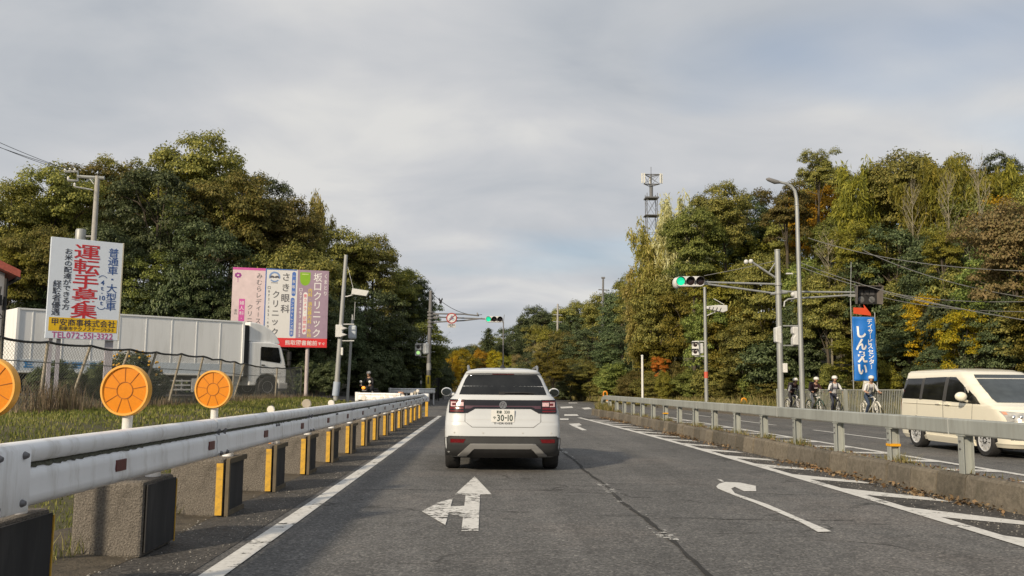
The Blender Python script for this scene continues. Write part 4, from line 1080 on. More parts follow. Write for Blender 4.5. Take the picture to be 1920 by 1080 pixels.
for y_ in (533, 549): mb.lathe([(.13, -.06), (.17, -.06), (.17, .06), (.13, .06)], T(0, 0, P(1464, y_, D).z - g.z), 14, close=True)
mb.tube([P(1445, 551, D) - g, P(1476, 548, D) - g], .07, 8)
mb.build('arm', GALV, sp_, smooth_angle=40)
signal_head(None, sp_, P(1293, 528.5, D) - g + Vector((0, -.12, 0)), 1.36, yaw=-.12)
mb = MB(); c_ = P(1270, 530, D) - g; mb.ball((c_.x, .15, c_.z), (.2, .25, .26)); mb.build('side_lamp', SIGNAL_WHITE, sp_, smooth_angle=60)
mb = MB(); mb.tube([P(1464, 527, D) - g, P(1408, 490, D) - g], .05, 8); mb.tube([P(1441, 512, D) - g, P(1462, 480, D) - g], .03, 6); mb.build('detector_arm', GALV, sp_)
for a, b in ((1408, 490), (1399, 491)): mb = MB(); mb.ball(P(a, b, D) - g, .11, 10, 6); mb.build('detector', SIGNAL_WHITE, sp_, smooth_angle=50)
mb = MB(); mb.box(P(1480, 513, D) - g, (.3, .1, .06)); mb.build('detector_plate', SIGNAL_WHITE, sp_)
mb = MB(); mb.box(P(1495, 553, D) - g, (.32, .25, .32)); mb.ball(P(1487, 552, D) - g, .12, 10, 6); mb.build('camera', SIGNAL_WHITE, sp_, smooth_angle=50)
mb = MB(); c_ = P(1459, 628, D) - g; mb.prism([(-.16, -.33), (.12, -.42), (.12, .42), (-.16, .33)], .36, T(c_.x, .2, c_.z) @ RX(math.pi/2)); mb.build('signal_box', SIGNAL_WHITE, sp_, bevel=.04)
mb = MB(); c_ = P(1493, 630, D) - g; mb.prism([(-.2, -.42), (.26, -.42), (.26, .42), (-.2, .42), (-.2, .12), (-.1, .05), (-.2, -.1)], .36, T(c_.x, .2, c_.z) @ RX(math.pi/2)); mb.build('signal_box', SIGNAL_WHITE, sp_, bevel=.04)
mb = MB()
for y_ in (611, 648): mb.tube([P(1468, y_, D) - g, P(1497, y_, D) - g], .035, 6)
mb.build('bracket', GALV, sp_)
mb = MB(); c_ = P(1470, 690, D) - g; mb.box((c_.x, -.12, c_.z), (.19, .2, .42)); mb.build('control_box', WHITE_PLASTIC, sp_, bevel=.02)
# lens array hung on the other end of the arm
c0 = P(1625, 554, 38.5)
bk = thing('signal_sensor', 'dark hooded lens panel with square and round lenses above the blue banner', 'signal', (c0.x, c0.y, c0.z))
mb = MB()
for s1 in (-1, 1): mb.raw([(s1*.56, -.30, -.42), (s1*.46, .08, -.36), (s1*.46, .08, .36), (s1*.56, -.42, .40), (s1*.585, -.30, -.42), (s1*.485, .08, -.36), (s1*.485, .08, .36), (s1*.585, -.42, .40)], [(0,1,2,3), (7,6,5,4), (0,4,5,1), (1,5,6,2), (2,6,7,3), (3,7,4,0)])
mb.box((0, -.16, .385), (1.14, .5, .025)); mb.build('hood', mat('brown_grey_hood', (0.15, 0.135, 0.125), .6, var=.15), bk)
mb = MB(); mb.box((0, .08, 0), (.96, .1, .76)); fc = mb.build('face', BLACK, bk)
for x in (-.25, 0, .25):
    mb = MB(); mb.box((x, .02, .14), (.2, .03, .24)); mb.build('square_lens', mat('grey_lens', (0.08, 0.08, 0.085), .25), fc)
for x in (-.24, .24):
    mb = MB(); mb.lathe([(0, .02), (.11, .01), (.14, 0)], T(x, .03, -.18) @ RX(math.pi/2), 20); mb.build('round_lens', mat('pale_lens', (0.14, 0.145, 0.15), .2), fc, smooth_angle=50)
mb = MB(); mb.box((-.62, .1, 0), (.3, .1, .12)); mb.build('bracket', GALV, bk)
# street lamp
D = 39
lp, g = upright('street_lamp', 'tall grey street lamp with a curved arm beside the signal pole', 'street lamp', 1505, D, P(1503, 385, D).z, .12, .085, base_z=.15)
mb = MB(); pts = [P(a, b, D) - g for a, b in ((1504, 388), (1503, 372), (1500, 358), (1493, 349), (1483, 344), (1472, 342))]; pts = [Vector((p.x - pts[0].x, 0, p.z)) for p in pts]; mb.tube(pts, [.085, .08, .075, .07, .065, .06], 12); mb.build('curved_arm', GALV, lp, smooth_angle=60)
mb = MB(); a_, b_ = P(1473, 342, D) - g, P(1446, 337, D) - g; _dx = (P(1504, 388, D) - g).x; a_.x -= _dx; b_.x -= _dx; mb.tube([(a_.x, 0, a_.z), (a_.x - .25, 0, a_.z + .02), (b_.x + .1, 0, b_.z + .02), (b_.x, 0, b_.z + .03)], [.06, .11, .09, .03], 10); mb.build('lamp_head', mat('lamp_head_grey', (0.16, 0.16, 0.165), .5), lp, smooth_angle=60)
mb = MB(); mb.box((b_.x + .45, 0, b_.z - .09), (.45, .14, .03)); mb.build('lamp_glass', mat('lamp_glass_grey', (0.4, 0.4, 0.4), .2), lp)
# pedestrian-signal pole
D = 51
pp_, g = upright('walk_signal_pole', 'grey pole with a walk signal and louvred detector on the right roadside', 'traffic signal', 1325, D, P(1325, 540, D).z, .12, .085, base_z=.13)
ped_signal(pp_, P(1305, 653, D) - g, -.55, False)
mb = MB(); c_ = P(1314, 653, D) - g; mb.box((c_.x, .1, c_.z), (.3, .3, .6)); mb.build('signal_box', SIGNAL_WHITE, pp_, bevel=.05)
mb = MB()
for y_ in (640, 668): mb.tube([P(1303, y_, D) - g, P(1325, y_, D) - g], .035, 6)
mb.tube([P(1325, 592, D) - g, P(1345, 583, D) - g], .03, 6); mb.tube([P(1338, 560, D) - g, P(1358, 571, D) - g], .02, 6); mb.build('bracket', SIGNAL_WHITE, pp_)
mb = MB(); c_ = P(1344, 579, D) - g
mb.prism([(-.62, -.02), (.35, -.22), (.6, -.12), (.6, .2), (.1, .22), (-.62, .14)], .3, T(c_.x, .15, c_.z) @ RX(math.pi/2)); dt = mb.build('detector', SIGNAL_WHITE, pp_, bevel=.03)
mb = MB()
for k in range(4): mb.box((c_.x - .5 + k * .22, -.16, c_.z - .02 - .02 * k), (.035, .02, .28), Matrix.Rotation(R(25), 3, 'Y'))
mb.build('louvre', BLACK, dt)
mb = MB(); a_, b_ = P(1326, 709, D) - g, P(1326, 697, D) - g; mb.tube([(0, 0, a_.z), (0, 0, b_.z)], .122, 14, cap=False); mb.build('red_sticker', ink('sticker_red', (0.55, 0.10, 0.06)), pp_)
# thin white post
D = 62
wp, g = upright('white_post', 'thin plain white post by the orange leaves on the right verge', 'post', 1205, 56, P(1204, 667, 56).z, .075, .07, WHITE_PLASTIC, base_z=.13)
# street light far beyond the car
D = 96
fl, g = upright('street_lamp', 'slim far street light rising behind the roof of the white car', 'street lamp', 942.5, D, P(943, 605, D).z, .10, .06, DARKPOLE, base_z=0)
mb = MB(); mb.tube([P(943, 606, D) - g, P(942, 598, D) - g, P(938, 595, D) - g, P(934, 595, D) - g], .05, 6); mb.tube([P(944, 604, D) - g, P(945.5, 590, D) - g], .03, 6); mb.build('curved_arm', DARKPOLE, fl)
# arch bollards
for (px, py, D, lab, col) in ((1395, 755, 50, 'orange arched pipe bollard right of the walk signal pole', (0.72, 0.30, 0.01)), (1277, 760, 53, 'small yellow and black bollard left of the walk signal pole', (0.55, 0.34, 0.02)), (1135, 744, 70, 'orange bollard beyond the far end of the median barrier', (0.78, 0.28, 0.02))):
    p = P(px, py, D); t = thing('arch_bollard', lab, 'bollard', (p.x, D, H(p.x, D)), 0, 'arch bollards on the right verge')
    hh = .62 if px != 1277 else .42
    if px == 1135: hh = 1.0
    wd = .15
    mb = MB(); mb.tube([(-wd, 0, 0), (-wd, 0, hh - .15), (-wd*.7, 0, hh - .04), (0, 0, hh), (wd*.7, 0, hh - .04), (wd, 0, hh - .15), (wd, 0, 0)], .05, 10); ab = mb.build('pipe', mat('bollard_paint_%d' % px, col, .5), t, smooth_angle=60)
    mb = MB()
    for s1 in (-1, 1): mb.tube([(s1*wd, 0, .1), (s1*wd, 0, .24)], .054, 10, cap=False)
    mb.build('band', BLACK if px == 1277 else WHITE_PLASTIC, ab)

# blue banner and the red arrow
c1, c2 = P(1598, 594, 37.5), P(1640, 594, 37.5); c3 = P(1600, 714, 37.5)
bn = thing('banner', 'tall blue banner with white Japanese lettering beside the right pavement', 'banner', (c1.x, 37.5, H(c1.x, 37.5)))
g = bn.location.copy(); BW = c2.x - c1.x; zt_ = c1.z - g.z; zb_ = c3.z - g.z; BH = zt_ - zb_
mb = MB(); vs = []; fs = []
nx_, nz_ = 14, 30
def wave(u, v): return .035 * math.sin(u * 9 + v * 3) * (.4 + v) + .03 * math.sin(v * 14 + u * 2)
for j in range(nz_ + 1):
    for i in range(nx_ + 1): vs.append((BW * i / nx_, wave(i / nx_, j / nz_), zt_ - BH * j / nz_))
for j in range(nz_):
    for i in range(nx_): q = j * (nx_ + 1) + i; fs.append((q, q+1, q+nx_+2, q+nx_+1))
mb.raw(vs, fs); cl = mb.build('cloth', mat('banner_blue', (0.012, 0.16, 0.56), .6, var=.06), bn, smooth_angle=70); s_ = cl.modifiers.new('t', 'SOLIDIFY'); s_.thickness = .006; s_.offset = 1
mb = MB()
vtext(mb, 'しんえい', BW * .37, zt_ - BH * .14, zb_ + BH * .08, .50, .54, .04)
vtext(mb, 'デイサービスセンター', BW * .77, zt_ - BH * .03, zb_ + BH * .18, .24, .24, .02)
mb.v = [(x, wave(x / BW, (zt_ - z) / BH) - .018, z) for x, y, z in mb.v]
mb.build('white_lettering', ink('banner_white', (0.78, 0.78, 0.78)), cl)
mb = MB(); mb.tube([(-.03, .05, 0), (-.03, .05, P(1601, 560, 37.5).z - g.z)], .022, 8); mb.tube([(-.03, .05, zt_ + .7), (.12, .2, P(1612, 490, 37.5).z - g.z)], .014, 6); mb.tube([(BW + .03, .05, 0), (BW + .03, .05, zt_ + .2)], .022, 8); mb.tube([(-.05, .04, zt_), (BW + .05, .04, zt_)], .014, 6); mb.tube([(-.12, .03, zb_ + .0), (BW + .05, .03, zb_)], .014, 6); mb.build('frame_pole', GALV, bn)
a_ = P(1600, 588, 37.5) - g
mb = MB(); ar = [(1600, 576.5), (1620, 577.5), (1619, 571), (1632, 587), (1633, 592), (1600, 588)]
mb.prism([((P(a, b, 37.5) - g).x, (P(a, b, 37.5) - g).z) for a, b in ar], .02, T(0, .0, 0) @ RX(math.pi/2)); mb.build('red_arrow', ink('arrow_red', (0.62, 0.07, 0.02)), bn)

# vertical-bar fence along the pavement
fA, fB = Vector((14.75, 44.2, .14)), Vector((17.4, 25.5, .2))
dv = fB - fA; LF = dv.length
bfn = thing('bar_fence', 'grey metal fence of thin vertical bars behind the cyclists', 'fence', fA, math.atan2(dv.y, dv.x))
bfn.rotation_euler = (0, -math.asin(dv.z / LF), math.atan2(dv.y, dv.x))
nP = 9; pl_len = LF / nP
for k in range(nP + 1):
    mb = MB(); mb.tube([(k * pl_len, 0, -.1), (k * pl_len, 0, 1.16)], .035, 10); mb.build('post', GALV_OLD, bfn, smooth_angle=40)
for k in range(nP):
    x0 = k * pl_len
    mb = MB(); mb.box((x0 + pl_len/2, 0, 1.12), (pl_len - .08, .035, .04)); mb.box((x0 + pl_len/2, 0, .16), (pl_len - .08, .035, .04))
    nb = int(pl_len / .115)
    for i in range(1, nb): mb.box((x0 + pl_len * i / nb, 0, .64), (.026, .02, .94))
    if k == 3: mb.box((x0 + .12, -.03, .64), (.22, .02, .94))
    mb.build('panel', GALV_OLD, bfn)

# ------------------------------------------------------------------ communications tower behind the right wood
D = 150
tb_ = P(1222, 455, D)
tw = thing('lattice_tower', 'lattice phone mast with white antennas rising above the bamboo on the right', 'tower', (tb_.x, D, 0))
g = tw.location.copy()
ST = mat('tower_steel', (0.14, 0.145, 0.155), .6, .1, var=.1)
def tz(py): return P(1222, py, D).z
mb = MB(); mb2 = MB()
hw = .9; z0_, z1_ = 0, tz(372)
legs = [(-hw, -hw), (hw, -hw), (hw, hw), (-hw, hw)]
for x, y in legs:
    mb = MB(); mb.tube([(x, y, z0_), (x, y, z1_ + .8)], .055, 6); mb.build('leg', ST, tw)
nb = 11
for k in range(nb):
    za, zb3 = z1_ * k / nb, z1_ * (k + 1) / nb
    for i in range(4):
        a_, b_ = legs[i], legs[(i + 1) % 4]
        mb2.tube([(a_[0], a_[1], za), (b_[0], b_[1], zb3)], .028, 4); mb2.tube([(b_[0], b_[1], za), (a_[0], a_[1], zb3)], .028, 4); mb2.tube([(a_[0], a_[1], zb3), (b_[0], b_[1], zb3)], .03, 4)
mb2.build('bracing', ST, tw)
for z_p, s_p in ((z1_, (2.3, 2.3, .22)), (tz(405), (2.5, 2.3, .15))): mb = MB(); mb.box((0, 0, z_p), s_p); mb.build('platform', ST, tw)
mb = MB(); mb.tube([(0, 0, z1_), (0, 0, tz(348))], .32, 10); mb.tube([(0, 0, tz(348)), (0, 0, tz(326))], .13, 8); mb.tube([(0, 0, tz(326)), (0, 0, tz(313))], .05, 6)
zq, zp = tz(329), tz(347)
tri = [(-1.45, -.8), (1.35, -.9), (0.1, 1.3)]
for i in range(3):
    a_, b_ = tri[i], tri[(i + 1) % 3]
    for zz in (zq, zp): mb.tube([(a_[0], a_[1], zz), (b_[0], b_[1], zz)], .07, 6); mb.tube([(0, 0, zz), (a_[0], a_[1], zz)], .06, 6)
    mb.tube([(a_[0], a_[1], zq), (b_[0], b_[1], zp)], .035, 4); mb.tube([(b_[0], b_[1], zq), (a_[0], a_[1], zp)], .035, 4)
mb.build('mast', ST, tw)
for x, y in ((-1.75, -.85), (-1.35, -.95), (1.45, -.95), (1.75, -.7), (.1, 1.5)):
    mb = MB(); mb.box((x, y, (zq + zp) / 2 + .15), (.26, .16, 1.75)); mb.build('antenna', mat('antenna_white', (0.62, 0.62, 0.58), .5), tw, bevel=.03)
# two far utility poles on the hill
for (px, y0, y1, D, lab, arms) in ((1046, 570, 640, 118, 'far utility pole with two crossarms among the trees right of the car', (590, 603)), (1131, 520, 560, 110, 'slim far pole standing above the trees left of the bamboo', (543,))):
    a_ = P(px, y0, D); b_ = P(px - 2, y1, D); t = thing('utility_pole', lab, 'utility pole', (b_.x, D, b_.z - 6))
    g = t.location.copy(); mb = MB(); mb.tube([(0, 0, 0), a_ - g], [.17, .12], 10); mb.build('shaft', CONCRETE_POLE if px == 1046 else DARKPOLE, t, smooth_angle=40)
    mb = MB()
    for y_ in arms: mb.tube([P(px - 9, y_, D) - g, P(px + 8, y_ + 1, D) - g], .07, 6)
    if px == 1131: mb.box(P(1131, 521, D) - g, (.45, .3, .2))
    mb.build('crossarm', GALV if px == 1046 else DARKPOLE, t)

# ------------------------------------------------------------------ overhead cables
def cable(name, label, a, b, sag, r, group=None, m=WIRE):
    a, b = Vector(a), Vector(b); n = 20
    mb = MB(); mb.tube([a.lerp(b, k / n) - a + Vector((0, 0, -sag * 4 * (k/n) * (1 - k/n))) for k in range(n + 1)], r, 5, cap=False)
    o = mb.build(name, m); o.location = a; tag(o, label, 'cable', group); return o
for i, (y0, q) in enumerate(((262, (131, 319)), (275, (122, 320)), (283, (140, 320)))):
    cable('power_cable', 'thin power cable running from the utility pole out of the top left of the picture', P(-140, y0 - 62, 34), P(q[0], q[1], 47), .15, .014, 'power cables at the left utility pole')
for i, (a, b) in enumerate(((((1515, 446), 44), ((1920, 508), 30)), (((1620, 470), 44), ((1980, 566), 28)), (((1500, 492), 44), ((1990, 610), 26)), (((1500, 500), 46), ((1950, 600), 30)), (((1610, 535), 44), ((1990, 562), 27)), (((1610, 545), 44), ((1990, 583), 27)))):
    cable('overhead_cable', 'grey overhead cable crossing in front of the right wood', P(*a[0], a[1]), P(*b[0], b[1]), .35, .016, 'overhead cables before the right wood', mat('cable_grey', (0.17, 0.17, 0.165), .6))
cable('stay_wire', 'thin stay wire from the right signal pole to the signal head', P(1464, 487, 40), P(1320, 517, 40), .02, .016, None, _mats['cable_grey'])
cable('stay_wire', 'thin stay wire from the far dark signal pole to its signal head', P(808, 548, 62), P(904, 590, 62), .5, .02)
# ------------------------------------------------------------------ car bodies
class Hull:
    """horizontal slices (z, half width, rear y, front y, rear corner depth, front corner depth); local +Y is forward"""
    def __init__(s, lv, n=3.0, nf=2.6):
        a = np.array(lv, float); s.n, s.nf = n, nf
        z = a[:, 0]; zz = np.unique(np.concatenate([np.linspace(z[0], z[-1], 44), z]))
        s.z = zz; s.c = [np.interp(zz, z, a[:, k]) for k in range(1, 6)]
        # light smoothing so that the section has no facets
        for k in range(5):
            v = s.c[k].copy(); v[1:-1] = (v[:-2] + 2 * v[1:-1] + v[2:]) / 4; s.c[k] = v
    def at(s, z): return [float(np.interp(z, s.z, c)) for c in s.c]
    def rear(s, x, z):
        w_, yr, yf, cr, cf = s.at(z); q = min(abs(x) / w_, .9999); return yr + cr * (1 - (1 - q ** s.n) ** (1 / s.n))
    def front(s, x, z):
        w_, yr, yf, cr, cf = s.at(z); q = min(abs(x) / w_, .9999); return yf - cf * (1 - (1 - q ** s.nf) ** (1 / s.nf))
    def side(s, y, z):
        w_, yr, yf, cr, cf = s.at(z); x = w_
        if y < yr + cr: t = min(1, max(0, 1 - (y - yr) / cr)); x = w_ * (1 - t ** s.n) ** (1 / s.n)
        if y > yf - cf: t = min(1, max(0, 1 - (yf - y) / cf)); x = min(x, w_ * (1 - t ** s.nf) ** (1 / s.nf))
        return x
    def body(s, name, m, parent):
        mb = MB(); na = 16; vs = []; ring = 0
        for z in s.z:
            w_, yr, yf, cr, cf = s.at(z); r = []
            th = [math.pi / 2 * k / na for k in range(na + 1)]
            for a in th: r.append((w_ * math.sin(a) ** (2 / s.n), yr + cr * (1 - math.cos(a) ** (2 / s.n))))
            for k in range(1, 9): r.append((w_, yr + cr + (yf - cf - yr - cr) * k / 9))
            for a in reversed(th): r.append((w_ * math.sin(a) ** (2 / s.nf), yf - cf * (1 - math.cos(a) ** (2 / s.nf))))
            full = r + [(-x, y) for x, y in reversed(r[1:-1])]
            ring = len(full); vs += [(x, y, z) for x, y in full]
        fs = []
        for j in range(len(s.z) - 1):
            for k in range(ring): fs.append((j*ring+k, j*ring+(k+1)%ring, (j+1)*ring+(k+1)%ring, (j+1)*ring+k))
        fs.append(tuple(range(ring))); fs.append(tuple((len(s.z)-1)*ring + k for k in range(ring)))
        mb.raw(vs, fs); return mb.build(name, m, parent, smooth_angle=38)
    def patch(s, name, m, parent, quads, where='rear', off=.006, nu=12, nv=6, sgn=1, thick=.012, strip=False):
        mb = MB(); h = 1e-3
        def pt(a, z, o):
            if where == 'rear':
                y = s.rear(a, z); gx = (s.rear(a + h, z) - s.rear(a - h, z)) / (2*h); gz = (s.rear(a, z + h) - s.rear(a, z - h)) / (2*h)
                nv_ = Vector((gx, -1, gz)).normalized(); return Vector((a, y, z)) + nv_ * o
            if where == 'front':
                y = s.front(a, z); gx = (s.front(a + h, z) - s.front(a - h, z)) / (2*h); gz = (s.front(a, z + h) - s.front(a, z - h)) / (2*h)
                nv_ = Vector((-gx, 1, -gz)).normalized(); return Vector((a, y, z)) + nv_ * o
            x = s.side(a, z); gy = (s.side(a + h, z) - s.side(a - h, z)) / (2*h); gz = (s.side(a, z + h) - s.side(a, z - h)) / (2*h)
            nv_ = Vector((1, -gy, -gz)).normalized(); q = Vector((x, a, z)) + nv_ * o; q.x *= sgn; return q
        quads = [[Vector((a, b)) for a, b in q] for q in quads]
        sets = [quads] if strip else [[q] for q in quads]
        for qs in sets:
            if strip: nv = 4 * len(qs)
            for o in (off, off - thick):
                vs = []
                for j in range(nv + 1):
                    v = j / nv * len(qs); q = qs[min(len(qs) - 1, int(v))]; v -= min(len(qs) - 1, int(v))
                    for i in range(nu + 1):
                        u = i / nu
                        p = q[0].lerp(q[1], u).lerp(q[3].lerp(q[2], u), v); vs.append(pt(p.x, p.y, o))
                if o == off: top = vs
                else:
                    W_ = nu + 1; n = len(vs)
                    fs = []
                    for j in range(nv):
                        for i in range(nu):
                            k = j*W_+i; fs.append((k, k+1, k+W_+1, k+W_)); fs.append((n+k, n+k+W_, n+k+W_+1, n+k+1))
                    edge = [i for i in range(nu)] + [nu + W_*j for j in range(nv)] + [nv*W_ + i for i in range(nu, 0, -1)] + [W_*j for j in range(nv, 0, -1)]
                    for i, k in enumerate(edge): k2 = edge[(i+1) % len(edge)]; fs.append((k, n+k, n+k2, k2))
                    mb.raw(top + vs, fs)
        return mb.build(name, m, parent, smooth_angle=40)
def wheel(parent, x, y, r, wd, side, spokes=10, rim=None):
    """side = +1 outer face towards +X"""
    M = T(x, y, r) @ RY(side * math.pi / 2)
    mb = MB(); mb.lathe([(r*.66, -wd/2), (r*.93, -wd/2), (r*.985, -wd*.38), (r, -wd*.2), (r, wd*.2), (r*.985, wd*.38), (r*.93, wd/2), (r*.80, wd*.51), (r*.68, wd*.47), (r*.66, wd*.4)], M, 36, close=True)
    ty = mb.build('wheel', RUBBER, parent, smooth_angle=35)
    mb = MB(); mb.lathe([(r*.70, wd*.47), (r*.67, wd*.5), (r*.63, wd*.45), (r*.60, wd*.1)], M, 32, caps=False)
    for k in range(spokes):
        a = 2 * math.pi * k / spokes
        mb.prism([(-.035, r*.10), (.035, r*.10), (.022, r*.64), (-.022, r*.64)], .035, M @ RZ(a) @ T(0, 0, wd*.30))
    mb.lathe([(0, wd*.48), (r*.12, wd*.47), (r*.16, wd*.36), (0, wd*.34)], M, 16)
    mb.build('rim', rim or ALLOY, ty, smooth_angle=35)
    mb = MB(); mb.lathe([(0, wd*.12), (r*.59, wd*.12), (r*.59, wd*.13), (0, wd*.13)], M, 24); mb.build('brake_disc', mat('brake_dark', (0.05, 0.05, 0.05), .5, .4), ty)
    return ty

# --- the white crossover ahead
CY = 13.5
car = thing('crossover_car', 'white compact crossover seen from behind with dark rear window in our lane', 'car', (.29, CY, 0))
HC = Hull([(.22, .80, .16, 3.95, .25, .5), (.30, .865, .05, 4.05, .26, .5), (.42, .885, .0, 4.1, .26, .6), (.55, .888, -.005, 4.1, .26, .6), (.72, .888, .02, 4.1, .26, .7), (.84, .882, .045, 4.06, .27, .7),
           (.95, .868, .06, 3.95, .28, .7), (1.03, .85, .075, 3.5, .28, .6), (1.09, .83, .085, 3.15, .28, .5), (1.135, .785, .10, 2.98, .27, .4), (1.18, .745, .125, 2.85, .25, .35), (1.30, .69, .205, 2.6, .22, .35), (1.42, .635, .285, 2.3, .20, .35),
           (1.475, .605, .315, 2.15, .18, .35), (1.50, .59, .275, 2.08, .16, .35), (1.53, .565, .27, 1.98, .16, .35), (1.555, .52, .31, 1.85, .16, .35), (1.575, .43, .40, 1.7, .15, .35), (1.588, .26, .6, 1.5, .15, .3)], 3.4)
HC.body('body', CAR_WHITE, car)
rw = HC.patch('rear_window', GLASS_DARK, car, [[(-.672, 1.168), (.672, 1.168), (.655, 1.22), (-.655, 1.22)], [(-.655, 1.22), (.655, 1.22), (.585, 1.40), (-.585, 1.40)], [(-.585, 1.40), (.585, 1.40), (.535, 1.478), (-.535, 1.478)]], nu=24, nv=4, strip=True)
mb = MB(); pts = [Vector((x, HC.rear(x, z) - .022, z)) for x, z in ((-.02, 1.195), (.12, 1.20), (.30, 1.203), (.48, 1.192))]; mb.tube(pts, [.018, .013, .011, .008], 6); mb.box(pts[0] + Vector((0, .0, .0)), (.09, .03, .04)); mb.build('wiper', BLACK, rw)
mb = MB(); mb.box((.0, HC.rear(0, 1.487) - .004, 1.487), (.34, .014, .012)); mb.build('brake_light', mat('dark_red_strip', (0.08, 0.01, 0.01), .3), car)
pn = HC.patch('tailgate_panel', GLOSS_BLACK, car, [[(-.60, .955), (.60, .955), (.60, 1.088), (-.60, 1.088)], [(-.60, .888), (-.545, .888), (-.42, .957), (-.60, .957)], [(.545, .888), (.60, .888), (.60, .957), (.42, .957)]], nu=24, nv=4)
HC.patch('reflector_strip', mat('plum_reflector', (0.085, 0.04, 0.055), .25), pn, [[(-.58, .985), (.58, .985), (.58, 1.0), (-.58, 1.0)], [(-.58, .955), (-.50, .955), (-.44, .987), (-.58, .987)], [(.50, .955), (.58, .955), (.58, .987), (.44, .987)]], off=.009, nu=16, nv=2)
for sg in (-1, 1):
    q = [(sg*.584, .888), (sg*.822, .888), (sg*.812, 1.088), (sg*.584, 1.088)]
    tl = HC.patch('taillight', GLOSS_BLACK, car, [q], off=.014, nu=14, nv=6)
    def sub(a, b, c, d): return [(sg*a, c), (sg*b, c), (sg*b, d), (sg*a, d)]
    HC.patch('red_lens', RED_LENS, tl, [sub(.60, .80, .905, .928), sub(.60, .80, .945, .975)], off=.019, nu=10, nv=2)
    HC.patch('clear_lens', PINK_LENS, tl, [sub(.60, .70, .99, 1.05), sub(.715, .79, .985, 1.0), sub(.715, .79, 1.035, 1.055), sub(.77, .79, 1.0, 1.035)], off=.019, nu=6, nv=2)
    HC.patch('upper_lens', RED_LENS, tl, [sub(.60, .80, 1.06, 1.075), sub(.715, .765, 1.004, 1.03)], off=.018, nu=8, nv=2)
cd = HC.patch('lower_cladding', CLADDING, car, [[(-.884, .235), (.884, .235), (.884, .40), (-.884, .40)], [(-.884, .40), (.884, .40), (.884, .515), (-.884, .515)], [(-.884, .515), (.884, .515), (.80, .54), (-.80, .54)]], nu=40, nv=4, off=.008, strip=True)
HC.patch('cladding_edge', BLACK, cd, [[(-.83, .530), (.83, .530), (.82, .545), (-.82, .545)]], nu=40, nv=1, off=.010)
for sg in (-1, 1):
    HC.patch('side_cladding', CLADDING, car, [[(.24, .235), (3.6, .235), (3.6, .42), (.24, .42)]], where='side', sgn=sg, nu=24, nv=2, off=.008)
    HC.patch('rear_reflector', RED_LENS, cd, [[(sg*.595, .445), (sg*.79, .445), (sg*.79, .500), (sg*.565, .500)]], off=.012, nu=8, nv=2)
    HC.patch('reflector_frame', BLACK, cd, [[(sg*.585, .436), (sg*.80, .436), (sg*.80, .508), (sg*.55, .508)]], off=.0095, nu=8, nv=2)
    HC.patch('side_window', GLASS_DARK, car, [[(.42, 1.15), (2.55, 1.10), (2.15, 1.43), (.62, 1.44)]], where='side', sgn=sg, nu=16, nv=5)
    HC.patch('door_seam', SEAM, car, [[(1.0, .45), (1.012, .45), (1.012, 1.1), (1.0, 1.1)], [(2.05, .45), (2.062, .45), (2.062, 1.1), (2.05, 1.1)]], where='side', sgn=sg, nu=1, nv=6, off=.002)
    mb = MB(); mb.tube([(sg*.80, 2.42, 1.14), (sg*.90, 2.45, 1.16)], .03, 8)
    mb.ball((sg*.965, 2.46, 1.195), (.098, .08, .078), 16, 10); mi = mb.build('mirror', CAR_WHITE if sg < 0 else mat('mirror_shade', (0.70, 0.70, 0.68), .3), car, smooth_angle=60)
    mb = MB(); mb.lathe([(0, 0), (.9, 0), (1, .1)], T(sg*.965, 2.378, 1.195) @ Matrix.Diagonal((.082, 1, .062, 1)) @ RX(-math.pi/2) @ Matrix.Diagonal((1, 1, .02, 1)), 20); mb.build('mirror_glass', mat('mirror_glass', (0.10, 0.12, 0.14), .05, .9), mi)
    mb = MB(); mb.box((sg*.835, .86, 1.02), (.03, .2, .03)); mb.box((sg*.845, 1.9, 1.0), (.03, .2, .03)); mb.build('door_handle', CAR_WHITE, car, bevel=.01)
    mb = MB(); mb.tube([(sg*.545, .42, 1.535), (sg*.545, .50, 1.60), (sg*.55, .7, 1.615), (sg*.55, 1.7, 1.60), (sg*.54, 1.95, 1.55)], [.012, .022, .02, .02, .012], 8); mb.build('roof_rail', mat('rail_silver', (0.32, 0.33, 0.34), .35, .6), car, smooth_angle=50)
    HC.patch('wheel_arch', CLADDING, car, [[(wy + .43*math.cos(math.pi*k/12), max(.235, .33 + .43*math.sin(math.pi*k/12))), (wy + .43*math.cos(math.pi*(k+1)/12), max(.235, .33 + .43*math.sin(math.pi*(k+1)/12))), (wy + .01*math.cos(math.pi*(k+1)/12), .235), (wy + .01*math.cos(math.pi*k/12), .235)] for wy in (.80, 3.35) for k in range(12)], where='side', sgn=sg, nu=2, nv=3, off=.012)
    for y in (.80, 3.35): wheel(car, sg*.775, y, .335, .225, sg)
mb = MB(); out_ = [(-.68, .255), (-.49, .435), (.49, .435), (.68, .255)]; inn = [(-.545, .262), (-.43, .362), (.43, .362), (.545, .262)]
HC.patch('skid_trim', SILVER, car, [[out_[0], inn[0], inn[1], out_[1]], [inn[1], inn[2], out_[2], out_[1]], [inn[2], inn[3], out_[3], out_[2]]], off=.026, nu=16, nv=6, thick=.02)
HC.patch('diffuser', BLACK, cd, [[(-.545, .225), (.545, .225), (.44, .365), (-.44, .365)]], off=.014, nu=16, nv=4)
HC.patch('tailgate_seam', SEAM, car, [[(-.582, .76), (-.575, .76), (-.575, .89), (-.582, .89)], [(.575, .76), (.582, .76), (.582, .89), (.575, .89)], [(-.582, .76), (-.575, .76), (-.46, .68), (-.47, .676)], [(.575, .76), (.582, .76), (.47, .676), (.46, .68)], [(-.47, .675), (.47, .675), (.47, .682), (-.47, .682)]], off=.0025, nu=16, nv=3)
